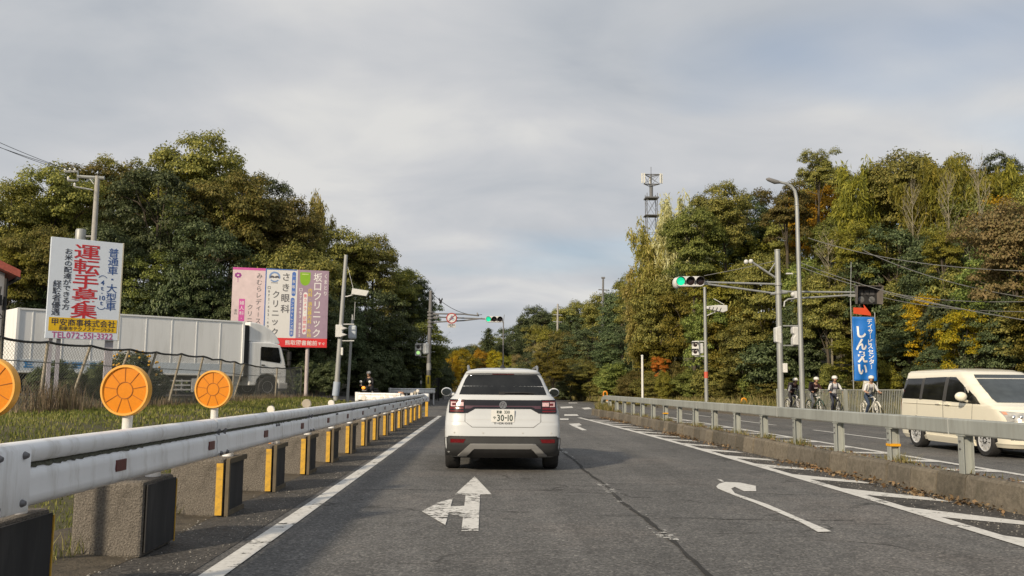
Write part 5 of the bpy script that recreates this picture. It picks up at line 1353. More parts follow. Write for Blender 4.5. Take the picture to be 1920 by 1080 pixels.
HC.patch('bumper_crease', mat('crease_shade', (0.5, 0.5, 0.49), .4), car, [[(-.80, .758), (-.585, .758), (-.585, .762), (-.80, .762)], [(.585, .758), (.80, .758), (.80, .762), (.585, .762)], [(-.57, .79), (.57, .79), (.57, .793), (-.57, .793)]], off=.002, nu=10, nv=1)
mb = MB(); mb.lathe([(.0, 0), (.011, 0), (.013, .004)], T(-.735, HC.rear(-.735, .595) - .002, .595) @ RX(math.pi/2), 10); 
for x in (-.3, .3, .735): mb.lathe([(.0, 0), (.011, 0), (.013, .004)], T(x, HC.rear(x, .595) - .002, .595) @ RX(math.pi/2), 10)
mb.build('parking_sensor', mat('sensor_grey', (0.5, 0.5, 0.49), .4), car)
yp = HC.rear(0, .85) - .018
mb = MB(); mb.box((0, yp, .848), (.352, .012, .187)); pt = mb.build('number_plate', mat('plate_white', (0.70, 0.70, 0.68), .4, var=.03), car, bevel=.004)
mb = MB(); PG = mat('plate_green', (0.035, 0.06, 0.05), .5)
htext(mb, '和泉', -.10, -.015, .908, .050, .02); htext(mb, '330', .015, .105, .908, .062, .02)
put_char(mb, 'や', -.130, .822, .05, .05, .02); htext(mb, '30-10', -.095, .155, .822, .132, .022)
o = mb.build('plate_lettering', PG, pt); o.location = (0, yp - .0075, 0); s_ = o.modifiers.new('t', 'SOLIDIFY'); s_.thickness = .003; s_.offset = 0
mb = MB(); htext(mb, 'T-CROSS', -.145, .145, .738, .034, .03); o = mb.build('model_lettering', mat('badge_chrome', (0.22, 0.22, 0.22), .3, .5), car); o.location = (0, HC.rear(0, .738) - .005, 0); s_ = o.modifiers.new('t', 'SOLIDIFY'); s_.thickness = .006; s_.offset = 0
ye = HC.rear(0, 1.02)
mb = MB(); mb.lathe([(0, 0), (.05, 0), (.05, .012), (0, .012)], T(0, ye - .002, 1.015) @ RX(math.pi/2), 28); eb = mb.build('emblem', mat('emblem_dark', (0.02, 0.025, 0.035), .3), car)
mb = MB(); mb.lathe([(.046, .004), (.056, .004), (.056, .018), (.046, .018)], T(0, ye, 1.015) @ RX(math.pi/2), 28, close=True)
def bar2(p, q): 
    p = Vector((p[0], ye - .016, 1.015 + p[1])); q = Vector((q[0], ye - .016, 1.015 + q[1])); mb.tube([p, q], .0062, 6)
for p, q in (((-.022, .043), (0, .004)), ((.022, .043), (0, .004)), ((-.043, .022), (-.020, -.042)), ((.043, .022), (.020, -.042)), ((-.020, -.042), (0, -.004)), ((.020, -.042), (0, -.004))): bar2(p, q)
mb.build('emblem_ring', CHROME, eb, smooth_angle=40)
mb = MB(); mb.lathe([(.06, 0), (.05, .012), (.015, .05), (.01, .06)], T(0, .62, 1.585), 14); mb.tube([(0, .62, 1.63), (0, .52, 1.95)], [.008, .004], 6); mb.build('antenna', BLACK, car)
mb = MB(); mb.box((0, 2.0, .24), (1.3, 3.4, .08)); mb.box((0, .8, .33), (1.2, .12, .12)); mb.tube([(-.42, .3, .24), (-.42, 1.0, .24)], .09, 10); mb.build('underbody', BLACK, car)

# --- the cream van in the opposite lane (its nose towards us)
rwp, fwp = G(1721, 838), G(1858, 856)
VX = (rwp.x + fwp.x) / 2 + .80
VWB = 2.78
vy = (rwp.y + fwp.y) / 2 + VWB / 2 + .85
van = thing('minivan', 'cream minivan with dark windows passing in the opposite lane', 'minivan', (VX, vy, 0), math.pi)
HV = Hull([(.20, .80, .10, 4.5, .2, .5), (.28, .845, .03, 4.6, .22, .6), (.45, .855, .0, 4.64, .22, .6), (.62, .855, .0, 4.63, .22, .6), (.80, .853, .01, 4.58, .22, .6), (.93, .85, .02, 4.42, .22, .6), (1.0, .845, .03, 4.2, .22, .55), (1.06, .838, .035, 3.98, .22, .5), (1.12, .825, .04, 3.80, .22, .48),
           (1.25, .80, .055, 3.58, .22, .45), (1.40, .765, .075, 3.30, .2, .42), (1.55, .725, .10, 3.02, .2, .40), (1.64, .69, .10, 2.86, .2, .38), (1.69, .65, .03, 2.72, .2, .36), (1.73, .58, .03, 2.5, .2, .36), (1.755, .48, .12, 2.25, .2, .3), (1.77, .3, .4, 1.9, .2, .3)], 4.2, 2.8)
HV.body('body', VAN_CREAM, van)
WY = .86
for sg in (-1, 1):
    HV.patch('side_window', GLASS_DARK, van, [[(.16, 1.10), (1.00, 1.09), (1.00, 1.56), (.20, 1.56)]], where='side', sgn=sg, nu=10, nv=5)
    HV.patch('side_window', GLASS_DARK, van, [[(1.12, 1.09), (2.02, 1.07), (2.02, 1.58), (1.12, 1.57)]], where='side', sgn=sg, nu=10, nv=5)
    fw = HV.patch('front_door_window', GLASS_DARK, van, [[(2.16, 1.06), (3.32, 1.02), (2.78, 1.40), (2.16, 1.44)], [(2.16, 1.44), (2.78, 1.40), (2.42, 1.57), (2.16, 1.58)]], where='side', sgn=sg, nu=10, nv=5, strip=True)
    HV.patch('quarter_window', GLASS_DARK, van, [[(3.05, 1.035), (3.50, 1.02), (3.30, 1.16), (3.02, 1.30)]], where='side', sgn=sg, nu=6, nv=4, off=.008)
    HV.patch('window_pillar', mat('pillar_grey', (0.055, 0.052, 0.048), .4), van, [[(1.0, 1.08), (1.12, 1.08), (1.12, 1.565), (1.0, 1.56)], [(2.02, 1.06), (2.16, 1.05), (2.16, 1.575), (2.02, 1.575)], [(2.98, 1.03), (3.04, 1.03), (2.86, 1.36), (2.80, 1.38)]], where='side', sgn=sg, nu=2, nv=5, off=.0065)
    HV.patch('door_seam', SEAM, van, [[(2.045, .35), (2.062, .35), (2.062, 1.06), (2.045, 1.06)], [(3.16, .62), (3.17, .62), (3.22, 1.02), (3.21, 1.02)], [(.9, .75), (.908, .75), (.908, 1.06), (.9, 1.06)]], where='side', sgn=sg, nu=1, nv=8, off=.0025)
    HV.patch('slide_rail', mat('rail_shade', (0.30, 0.27, 0.2), .5), van, [[(.10, .985), (2.05, .965), (2.05, .978), (.10, .998)], [(2.07, .962), (2.9, .95), (2.9, .957), (2.07, .974)]], where='side', sgn=sg, nu=14, nv=1, off=.003)
    for y, z in ((1.86, 1.0), (2.26, .99)):
        mb = MB(); mb.box((sg * (HV.side(y, z) + .018), y, z), (.035, .2, .035)); mb.build('door_handle', VAN_CREAM, van, bevel=.012)
    HV.patch('wheel_arch', BLACK, van, [[(wy + .405*math.cos(math.pi*k/12), max(.205, .31 + .405*math.sin(math.pi*k/12))), (wy + .405*math.cos(math.pi*(k+1)/12), max(.205, .31 + .405*math.sin(math.pi*(k+1)/12))), (wy + .01*math.cos(math.pi*(k+1)/12), .205), (wy + .01*math.cos(math.pi*k/12), .205)] for wy in (WY, WY + VWB) for k in range(12)], where='side', sgn=sg, nu=2, nv=3, off=.004)
    for y in (WY, WY + VWB): wheel(van, sg * .775, y, .315, .215, sg, 10, ALLOY)
    HV.patch('side_sill', VAN_CREAM, van, [[(1.32, .18), (3.2, .18), (3.2, .30), (1.32, .32)]], where='side', sgn=sg, nu=10, nv=3, off=.025, thick=.04)
    HV.patch('sill_shade', mat('rail_shade', (0.30, 0.27, 0.2), .5), van, [[(1.32, .37), (3.2, .36), (3.2, .368), (1.32, .378)]], where='side', sgn=sg, nu=10, nv=1, off=.003)
    mb = MB(); mb.tube([(sg*.82, 3.02, 1.06), (sg*.93, 3.04, 1.10)], .03, 8); mb.ball((sg*.985, 3.05, 1.165), (.125, .085, .095), 16, 10); mb.build('mirror', VAN_CREAM, van, smooth_angle=60)
    hl = HV.patch('headlight', mat('headlight_glass', (0.46, 0.45, 0.42), .12, .3, var=.35, scale=9), van, [[(sg*.45, .74), (sg*.80, .70), (sg*.825, .90), (sg*.45, .86)]], where='front', nu=10, nv=5, off=.012)
    HV.patch('indicator', mat('indicator_amber', (0.6, 0.3, 0.2), .2), hl, [[(sg*.77, .83), (sg*.81, .83), (sg*.815, .885), (sg*.77, .88)]], where='front', nu=4, nv=3, off=.016)
    mb = MB()
    for x in (.52, .62, .72): mb.ball((sg*x, HV.front(x, .79) + .004, .79), (.04, .02, .045), 10, 6)
    mb.build('lamp_bowl', CHROME, hl, smooth_angle=60)
    HV.patch('taillight', RED_LENS, van, [[(sg*.70, .85), (sg*.84, .85), (sg*.80, 1.3), (sg*.68, 1.3)]], nu=6, nv=6)
    # four dark letters on the doors behind the barrier, only their tops and feet show
    if sg > 0:
        mb = MB()
        for k in range(4):
            y = 1.55 + .24 * k; x = HV.side(y, .55) + .004
            mb.lathe([(.075, -.003), (.105, -.003), (.105, .003), (.075, .003)], T(x, y, .545) @ Matrix.Diagonal((1, 1, 1.5, 1)) @ RY(math.pi/2), 20, close=True)
        mb.build('door_lettering', BLACK, van)
HV.patch('windscreen', mat('windscreen_glass', (0.05, 0.06, 0.065), .06, var=.2, spec=.45), van, [[(-.70, 1.06), (.70, 1.06), (.64, 1.40), (-.64, 1.40)], [(-.64, 1.40), (.64, 1.40), (.56, 1.62), (-.56, 1.62)]], where='front', nu=20, nv=6, strip=True)
HV.patch('rear_window', GLASS_DARK, van, [[(-.64, 1.08), (.64, 1.08), (.58, 1.56), (-.58, 1.56)]], nu=16, nv=5)
HV.patch('grille', CHROME, van, [[(-.44, .76), (.44, .76), (.44, .84), (-.44, .84)]], where='front', nu=12, nv=2, off=.01)
HV.patch('bumper_intake', BLACK, van, [[(-.78, .36), (.78, .36), (.78, .41), (-.78, .41)], [(-.5, .28), (.5, .28), (.55, .36), (-.55, .36)]], where='front', nu=16, nv=2, off=.006)
mb = MB(); mb.box((0, HV.front(0, .52) + .02, .52), (.33, .014, .165)); vp = mb.build('number_plate', mat('plate_white', (0.7, 0.7, 0.68), .4), van)
mb = MB(); mb.box((0, 2.3, .22), (1.4, 4.0, .1)); mb.build('underbody', BLACK, van)

# --- a pale car far up the road
p = G(824, 741.5); 
fc_ = thing('hatchback', 'tiny pale car far up the road left of the white crossover', 'car', (p.x, p.y, 0), math.pi)
HF = Hull([(.2, .72, .1, 3.5, .2, .4), (.4, .78, .0, 3.6, .2, .4), (.8, .78, .02, 3.5, .2, .4), (.95, .75, .04, 3.1, .2, .3), (1.2, .66, .2, 2.6, .2, .3), (1.4, .58, .3, 2.2, .2, .3), (1.48, .35, .6, 1.9, .2, .3)])
HF.body('body', CAR_WHITE, fc_)
HF.patch('windscreen', GLASS_DARK, fc_, [[(-.62, .97), (.62, .97), (.52, 1.36), (-.52, 1.36)]], where='front')
for sg in (-1, 1):
    HF.patch('side_window', GLASS_DARK, fc_, [[(.4, .97), (2.6, .95), (2.2, 1.34), (.5, 1.34)]], where='side', sgn=sg)
    HF.patch('headlight', PINK_LENS, fc_, [[(sg*.45, .62), (sg*.7, .62), (sg*.7, .78), (sg*.45, .74)]], where='front')
    for y in (.7, 2.9): wheel(fc_, sg*.7, y, .28, .17, sg)

# ------------------------------------------------------------------ people on two wheels
def skin_mesh(joints, edges, root):
    """joints {name: (pos, radius)} -> evaluated vertices, faces of one continuous skinned body"""
    names = list(joints)
    me = bpy.data.meshes.new('tmp'); me.from_pydata([joints[n][0] for n in names], [(names.index(a), names.index(b)) for a, b in edges], [])
    o = bpy.data.objects.new('tmp', me); COL.objects.link(o)
    o.modifiers.new('skin', 'SKIN')
    for i, n in enumerate(names):
        r = joints[n][1]; sv = me.skin_vertices[0].data[i]; sv.radius = (r, r) if not isinstance(r, tuple) else r; sv.use_root = n in root
    sd = o.modifiers.new('sub', 'SUBSURF'); sd.levels = 2; sd.render_levels = 2
    dg = bpy.context.evaluated_depsgraph_get(); dg.update()
    ev = o.evaluated_get(dg).to_mesh()
    vs = [tuple(v.co) for v in ev.vertices]; fs = [tuple(p_.vertices) for p_ in ev.polygons]
    o.evaluated_get(dg).to_mesh_clear(); bpy.data.objects.remove(o); bpy.data.meshes.remove(me)
    return vs, fs
SKIN = mat('skin', (0.42, 0.25, 0.17), .55, var=.08)
HAIR = mat('dark_hair', (0.018, 0.014, 0.012), .6)
def seg_dist(p, a, b):
    ab = b - a; t_ = max(0, min(1, (p - a).dot(ab) / max(ab.length_squared, 1e-9))); return (p - (a + ab * t_)).length
def rider(name, label, group, loc, rz, shirt, sleeve, trousers, lean=0.0, head_yaw=0.0, left_down=False, pack=True, helmet=(0.72, 0.71, 0.68), vest=None, shoes=(0.6, 0.6, 0.6), scooter=False):
    """a seated rider facing local +Y, hands on the grips"""
    t_ = thing(name, label, 'person', loc, rz, group)
    V3 = Vector
    pel = V3((0, -.20, .93)); ch = V3((0, -.02 + lean * .12, 1.24 - lean * .04)); shc = V3((0, .03 + lean * .18, 1.37 - lean * .06)); nk = V3((0, .06 + lean * .22, 1.46 - lean * .07)); hd = V3((0, .10 + lean * .26, 1.60 - lean * .08))
    J = {'pelvis': (pel, .125), 'waist': (pel.lerp(ch, .5), (.125, .105)), 'chest': (ch, (.15, .11)), 'shoulders': (shc, (.11, .085)), 'neck': (nk, .052), 'jaw': (hd + V3((0, .015, -.06)), (.066, .072)), 'head': (hd, (.083, .098)), 'crown': (hd + V3((0, -.01, .08)), (.07, .08))}
    E = [('pelvis', 'waist'), ('waist', 'chest'), ('chest', 'shoulders'), ('shoulders', 'neck'), ('neck', 'jaw'), ('jaw', 'head'), ('head', 'crown')]
    zones = {}
    gripz = .985 if not scooter else .98; gy = .36 if not scooter else .42; gx = .27
    for s1, k in ((-1, 'l'), (1, 'r')):
        sh_ = shc + V3((s1 * .175, -.01, -.005)); gr_ = V3((s1 * gx, gy, gripz + .03)); el = sh_.lerp(gr_, .52) + V3((s1 * .06, -.06, -.09)); wr = gr_ + V3((s1 * .005, -.07, .025))
        J['shoulder' + k] = (sh_, .066); J['elbow' + k] = (el, .043); J['wrist' + k] = (wr, .029); J['palm' + k] = (gr_ + V3((0, -.01, .02)), (.036, .022))
        E += [('shoulders', 'shoulder' + k), ('shoulder' + k, 'elbow' + k), ('elbow' + k, 'wrist' + k), ('wrist' + k, 'palm' + k)]
        hip = pel + V3((s1 * .09, .03, -.03))
        if scooter: kn = V3((s1 * .16, .22, .72)); an = V3((s1 * .14, .18, .34)); to = V3((s1 * .14, .32, .27))
        elif left_down and s1 < 0: kn = V3((-.20, -.02, .53)); an = V3((-.25, -.10, .10)); to = V3((-.26, .06, .045))
        elif s1 < 0: kn = V3((-.11, .20, .72)); an = V3((-.12, -.02, .42)); to = V3((-.12, .13, .37))
        else: kn = V3((.11, .13, .56)); an = V3((.12, -.12, .19)); to = V3((.12, .03, .13))
        J['hip' + k] = (hip, .098); J['knee' + k] = (kn, .063); J['calf' + k] = (kn.lerp(an, .35) + V3((0, -.02, 0)), .058); J['ankle' + k] = (an, .042); J['toe' + k] = (to, .036)
        E += [('pelvis', 'hip' + k), ('hip' + k, 'knee' + k), ('knee' + k, 'calf' + k), ('calf' + k, 'ankle' + k), ('ankle' + k, 'toe' + k)]
    vs, fs = skin_mesh(J, E, {'pelvis'})
    # fingers curled round the grips, thumb on the inside
    for s1 in (-1, 1):
        for i in range(5):
            gr_ = V3((s1 * gx, gy, gripz + .03))
            if i < 4:
                dx = s1 * (-.03 + .02 * i); L_ = (1.0, 1.08, 1.0, .82)[i]
                pts = [gr_ + V3((dx, .0, .03)), gr_ + V3((dx, .035 * L_, .024)), gr_ + V3((dx, .05 * L_, -.005)), gr_ + V3((dx, .03, -.028 * L_))]
            else: pts = [gr_ + V3((-s1 * .035, -.02, .015)), gr_ + V3((-s1 * .055, .005, -.005)), gr_ + V3((-s1 * .05, .03, -.02))]
            FJ = {str(j): (q, .0095 - .001 * j) for j, q in enumerate(pts)}
            v2, f2 = skin_mesh(FJ, [(str(j), str(j + 1)) for j in range(len(pts) - 1)], {'0'})
            b_ = len(vs); vs += v2; fs += [tuple(b_ + q for q in f) for f in f2]
    # face: nose, ears, brow, mouth, eyes
    yaw = Matrix.Rotation(head_yaw, 4, 'Z'); mbf = MB()
    def hp(x, y, z): return hd + (yaw @ V3((x, y, z)))
    mbf.tube([hp(0, .098, .005), hp(0, .122, -.025), hp(0, .100, -.035)], [.008, .014, .010], 6)
    for s1 in (-1, 1): mbf.ball(hp(s1 * .088, -.005, -.02), (.012, .022, .034), 8, 6)
    nb0 = len(vs); vs += mbf.v; fs += [tuple(nb0 + q for q in f) for f in mbf.f]
    mbe = MB()
    for s1 in (-1, 1): mbe.ball(hp(s1 * .032, .092, .008), (.012, .008, .008), 8, 5)
    mbe.box(hp(0, .098, -.062), (.045, .012, .008))
    ne = len(vs); vs += mbe.v; fs += [tuple(ne + q for q in f) for f in mbe.f]
    bones = {'skin': [('jaw', 'head'), ('head', 'crown'), ('neck', 'jaw'), ('wristl', 'palml'), ('wristr', 'palmr')], 'shirt': [('waist', 'chest'), ('chest', 'shoulders'), ('shoulders', 'shoulderl'), ('shoulders', 'shoulderr')],
             'sleeve': [('shoulderl', 'elbowl'), ('shoulderr', 'elbowr')], 'fore': [('elbowl', 'wristl'), ('elbowr', 'wristr')],
             'trousers': [('pelvis', 'hipl'), ('pelvis', 'hipr'), ('hipl', 'kneel'), ('hipr', 'kneer'), ('kneel', 'calfl'), ('kneer', 'calfr'), ('calfl', 'anklel'), ('calfr', 'ankler')], 'shoe': [('anklel', 'toel'), ('ankler', 'toer')]}
    key = {'skin': 0, 'shirt': 1, 'sleeve': 2, 'fore': 3, 'trousers': 4, 'shoe': 5}
    mi_ = []
    for f in fs:
        c = sum((V3(vs[q]) for q in f), V3()) / len(f)
        if f[0] >= ne: mi_.append(6); continue
        if f[0] >= nb0: mi_.append(0); continue
        best = min(((seg_dist(c, J[a][0], J[b][0]) / (1.0 if k != 'trousers' else 1.0), k) for k, bl in bones.items() for a, b in bl))
        if (c - V3((gx, gy, gripz + .03))).length < .075 or (c - V3((-gx, gy, gripz + .03))).length < .075: best = (0, 'skin')
        mi_.append(key[best[1]])
    mb = MB(); mb.v = vs; mb.f = fs; mb.m = mi_
    def cl(nm, c): return mat('cloth_%s_%d_%d_%d' % (nm, int(c[0]*999), int(c[1]*999), int(c[2]*999)), c, .85, var=.18, scale=14)
    mb.build('body', [SKIN, cl('shirt', shirt), cl('sleeve', sleeve[0]), cl('sleeve', sleeve[1]) if sleeve[1] else SKIN, cl('trousers', trousers), cl('shoe', shoes), HAIR], t_, smooth_angle=80)
    # helmet and hair
    mb = MB(); mb.lathe([(.108, -.005), (.118, .01), (.118, .045), (.105, .085), (.07, .118), (.03, .13), (0, .132)], T(*hd) @ yaw @ T(0, -.008, .02) @ Matrix.Diagonal((.98, 1.12, 1, 1)), 20)
    mb.prism([(-.07, .09), (.07, .09), (.05, .15), (-.05, .15)], .012, T(*hd) @ yaw @ T(0, 0, .025))
    hl_ = mb.build('helmet', mat('helmet_%d' % int(helmet[0]*100), helmet, .35, var=.04), t_, smooth_angle=50)
    mb = MB()
    for s1 in (-1, 1): mb.tube([hp(s1*.1, 0, .02), hp(s1*.085, .03, -.07), hp(0, .05, -.115)], .006, 5)
    mb.build('chin_strap', BLACK, hl_)
    mb = MB(); mb.lathe([(.088, -.075), (.104, -.03), (.107, .02), (.1, .03)], T(*hd) @ yaw @ T(0, -.028, 0) @ Matrix.Diagonal((.95, 1.0, 1, 1)), 18); mb.v = [v for v in mb.v]
    mb.f = [f for f in mb.f if sum((yaw.inverted() @ (V3(mb.v[q]) - hd)).y for q in f) / len(f) < .03]; mb.m = [0] * len(mb.f)
    mb.build('hair', HAIR, t_, smooth_angle=60)
    if pack:
        pc = cl('pack', pack)
        mb = MB(); mb.box((0, ch.y - .22, ch.z + .05), (.30, .17, .42), Matrix.Rotation(-.25 - lean * .3, 3, 'X')); mb.box((0, ch.y - .33, ch.z - .03), (.22, .06, .2), Matrix.Rotation(-.25 - lean * .3, 3, 'X')); bp_ = mb.build('backpack', pc, t_, bevel=.05)
        mb = MB()
        for s1 in (-1, 1): mb.tube([(s1*.09, shc.y - .12, shc.z + .03), (s1*.10, shc.y + .02, shc.z + .095), (s1*.105, shc.y + .10, shc.z + .01), (s1*.11, ch.y + .13, ch.z - .02), (s1*.13, ch.y + .03, ch.z - .16)], .02, 6)
        mb.build('strap', pc, bp_, smooth_angle=50)
    if vest:
        mb = MB(); mb.box((0, ch.y + .115, ch.z + .0), (.17, .02, .10), Matrix.Rotation(.3, 3, 'X')); mb.build('chest_print', cl('print', vest), t_)
    return t_
def bicycle(label, group, loc, rz, frame_col, tyre_col=(0.02, 0.02, 0.02), basket=False):
    t_ = thing('bicycle', label, 'bicycle', loc, rz, group)
    fm = mat('frame_%d_%d' % (int(frame_col[0]*99), int(frame_col[1]*99)), frame_col, .35)
    tm = mat('cycle_tyre_%d' % int(tyre_col[0]*100), tyre_col, .8)
    r = .33
    for y in (-.52, .53):
        M = T(0, y, r) @ RY(math.pi/2)
        mb = MB(); mb.lathe([(r - .034, -.012), (r - .012, -.019), (r, 0), (r - .012, .019), (r - .034, .012)], M, 32, close=True); wl = mb.build('wheel', tm, t_, smooth_angle=50)
        mb = MB(); mb.lathe([(r - .05, -.009), (r - .032, -.009), (r - .032, .009), (r - .05, .009)], M, 32, close=True); mb.tube([(-.05, y, r), (.05, y, r)], .018, 8)
        for k in range(14): a = 2*math.pi*k/14; mb.tube([(.02 * (-1)**k, y, r), (0, y + (r-.04)*math.cos(a), r + (r-.04)*math.sin(a))], .0022, 3, cap=False)
        mb.build('rim', ALLOY, wl)
        mb = MB(); vs = []; fs = []
        for i in range(12):
            a = R(20) + R(140) * i / 11; yy = y + (r + .03) * math.cos(a); zz = r + (r + .03) * math.sin(a); vs += [(-.024, yy, zz - .006), (0, yy, zz + .006), (.024, yy, zz - .006)]
            if i: q = 3*i; fs += [(q-3, q-2, q+1, q), (q-2, q-1, q+2, q+1)]
        mb.raw(vs, fs); o = mb.build('mudguard', fm, t_); s_ = o.modifiers.new('t', 'SOLIDIFY'); s_.thickness = .003
    mb = MB(); bb_, st, hd_, hd2 = (0, -.08, .29), (0, -.22, .80), (0, .36, .86), (0, .39, .70)
    for a, b_, rr_ in ((bb_, st, .016), (bb_, hd2, .02), (st, hd_, .018), (hd_, hd2, .02)): mb.tube([a, b_], rr_, 8)
    for s1 in (-1, 1): mb.tube([(s1*.05, -.52, r), (s1*.03, -.14, .29)], .01, 6); mb.tube([(s1*.05, -.52, r), (s1*.02, -.2, .74)], .009, 6); mb.tube([(s1*.05, .53, r), (s1*.05, .42, .66), (0, .39, .70)], .012, 6)
    mb.build('frame', fm, t_, smooth_angle=50)
    mb = MB(); mb.tube([hd_, (0, .33, .98)], .014, 8); mb.tube([(-.30, .33, .985), (-.22, .36, .985), (-.06, .34, .98), (.06, .34, .98), (.22, .36, .985), (.30, .33, .985)], .012, 8); mb.build('handlebar', BLACK, t_, smooth_angle=50)
    mb = MB(); mb.ball((0, -.24, .855), (.085, .14, .03), 12, 6); mb.tube([st, (0, -.23, .85)], .013, 8); mb.build('saddle', BLACK, t_, smooth_angle=60)
    mb = MB(); mb.lathe([(.075, -.004), (.095, -.004), (.095, .004), (.075, .004)], T(.05, -.08, .29) @ RY(math.pi/2), 20, close=True); mb.tube([(.06, -.08, .29), (.08, -.11, .14)], .009, 6); mb.tube([(-.06, -.08, .29), (-.08, -.05, .44)], .009, 6); mb.box((.12, -.11, .125), (.1, .07, .025)); mb.box((-.12, -.05, .43), (.1, .07, .025)); mb.build('pedal_crank', BLACK, t_)
    mb = MB(); mb.box((0, .44, .78), (.06, .06, .06)); mb.build('lamp', WHITE_PLASTIC, t_, bevel=.01)
    return t_
HEAD = math.pi   # towards the camera
CYC = [  # px of the rider, foot py, depth, heading, looks
    (1487, 769, 41.6, HEAD + .12, dict(shirt=(0.035, 0.015, 0.02), sleeve=((0.60, 0.60, 0.58), (0.62, 0.6, 0.58)), trousers=(0.035, 0.035, 0.04), lean=.9, head_yaw=.3, pack=(0.03, 0.02, 0.025), vest=(0.4, 0.4, 0.4), shoes=(0.6, 0.6, 0.58)), (0.50, 0.50, 0.52),
     'cyclist in dark vest and white sleeves leaning forward beside the right signal pole', 'silver bicycle of the leftmost cyclist beside the signal pole'),
    (1528, 772, 40.2, HEAD + .10, dict(shirt=(0.05, 0.016, 0.02), sleeve=((0.05, 0.016, 0.02), (0.04, 0.04, 0.045)), trousers=(0.50, 0.49, 0.47), lean=.5, head_yaw=.15, pack=(0.03, 0.02, 0.025), vest=(0.35, 0.3, 0.3), shoes=(0.62, 0.58, 0.42)), (0.04, 0.09, 0.07),
     'cyclist in a dark top and light grey trousers just right of the street lamp', 'dark green bicycle under the cyclist right of the street lamp'),
    (1566, 775, 38.6, HEAD - .12, dict(shirt=(0.52, 0.53, 0.56), sleeve=((0.60, 0.61, 0.63), (0.03, 0.035, 0.05)), trousers=(0.03, 0.035, 0.055), lean=.0, head_yaw=.35, left_down=True, pack=(0.03, 0.035, 0.05), vest=(0.16, 0.16, 0.2), shoes=(0.7, 0.7, 0.7)), (0.025, 0.025, 0.03),
     'upright cyclist in a white T-shirt and navy trousers with one foot down', 'black bicycle under the cyclist in the white T-shirt'),
    (1632, 780, 35.6, HEAD + .05, dict(shirt=(0.58, 0.59, 0.62), sleeve=((0.60, 0.61, 0.64), None), trousers=(0.03, 0.05, 0.09), lean=.35, head_yaw=-.25, pack=(0.62, 0.60, 0.52), vest=(0.12, 0.12, 0.15), shoes=(0.05, 0.06, 0.1)), (0.72, 0.71, 0.66),
     'cyclist on a white bicycle below the blue banner, rightmost of the four', 'white bicycle with pale tyres below the blue banner'),
]
for px, py, D, hdg, kw, fcol, lab, blab in CYC:
    p = P(px, py, D); z_ = .15
    bicycle(blab, 'bicycles of the four cyclists', (p.x, D, z_), hdg, fcol, (0.42, 0.41, 0.33) if fcol[0] > .6 else (0.02, 0.02, 0.02))
    rider('person', lab, 'cyclists on the right pavement', (p.x, D, z_), hdg, **kw)
# scooter and its rider at the side road
D = 45.5; p = P(692, 737, D); z_ = H(p.x, D) + .03
scz = (p.x, D, z_)
rider('person', 'motor scooter rider in dark clothes with a grey helmet before the black fence', None, scz, HEAD - .35, shirt=(0.018, 0.017, 0.02), sleeve=((0.018, 0.017, 0.02), (0.018, 0.017, 0.02)), trousers=(0.016, 0.016, 0.02), pack=None, helmet=(0.36, 0.36, 0.36), head_yaw=.3, shoes=(0.02, 0.02, 0.02), scooter=True)
st_ = thing('scooter', 'dark motor scooter with two round mirrors and a lit orange lamp', 'scooter', scz, HEAD - .35)
for y in (-.58, .62):
    M = T(0, y, .24) @ RY(math.pi/2); mb = MB(); mb.lathe([(.12, -.05), (.21, -.05), (.24, 0), (.21, .05), (.12, .05)], M, 24, close=True); mb.lathe([(0, -.03), (.12, -.03), (.12, .03), (0, .03)], M, 20); mb.build('wheel', RUBBER, st_, smooth_angle=40)
SC = mat('scooter_black', (0.02, 0.02, 0.025), .3)
mb = MB(); mb.prism([(-.95, .55), (-.85, .40), (-.3, .30), (.3, .24), (.42, .3), (.55, .75), (.50, .95), (.40, .95), (.34, .45), (.0, .34), (-.15, .45), (-.25, .78), (-.8, .80)], .30, T(-.15, 0, 0) @ Matrix(((0,0,1,0),(1,0,0,0),(0,1,0,0),(0,0,0,1)))); mb.build('body', SC, st_, bevel=.04)
mb = MB(); mb.box((0, -.45, .83), (.27, .62, .09)); mb.build('seat', BLACK, st_, bevel=.03)
mb = MB(); mb.tube([(-.33, .40, 1.0), (0, .46, .98), (.33, .40, 1.0)], .016, 8); mb.tube([(0, .46, .98), (0, .62, .24)], .03, 8); mb.build('handlebar', BLACK, st_)
for s1 in (-1, 1):
    mb = MB(); mb.tube([(s1*.2, .44, 1.0), (s1*.25, .44, 1.16)], .007, 6); mb.ball((s1*.25, .45, 1.21), (.075, .025, .065), 14, 8); mb.build('mirror', WHITE_PLASTIC, st_, smooth_angle=60)
mb = MB(); mb.ball((.0, .62, .90), (.11, .05, .08), 12, 8); mb.build('lamp', AMBER_LIT, st_, smooth_angle=60)
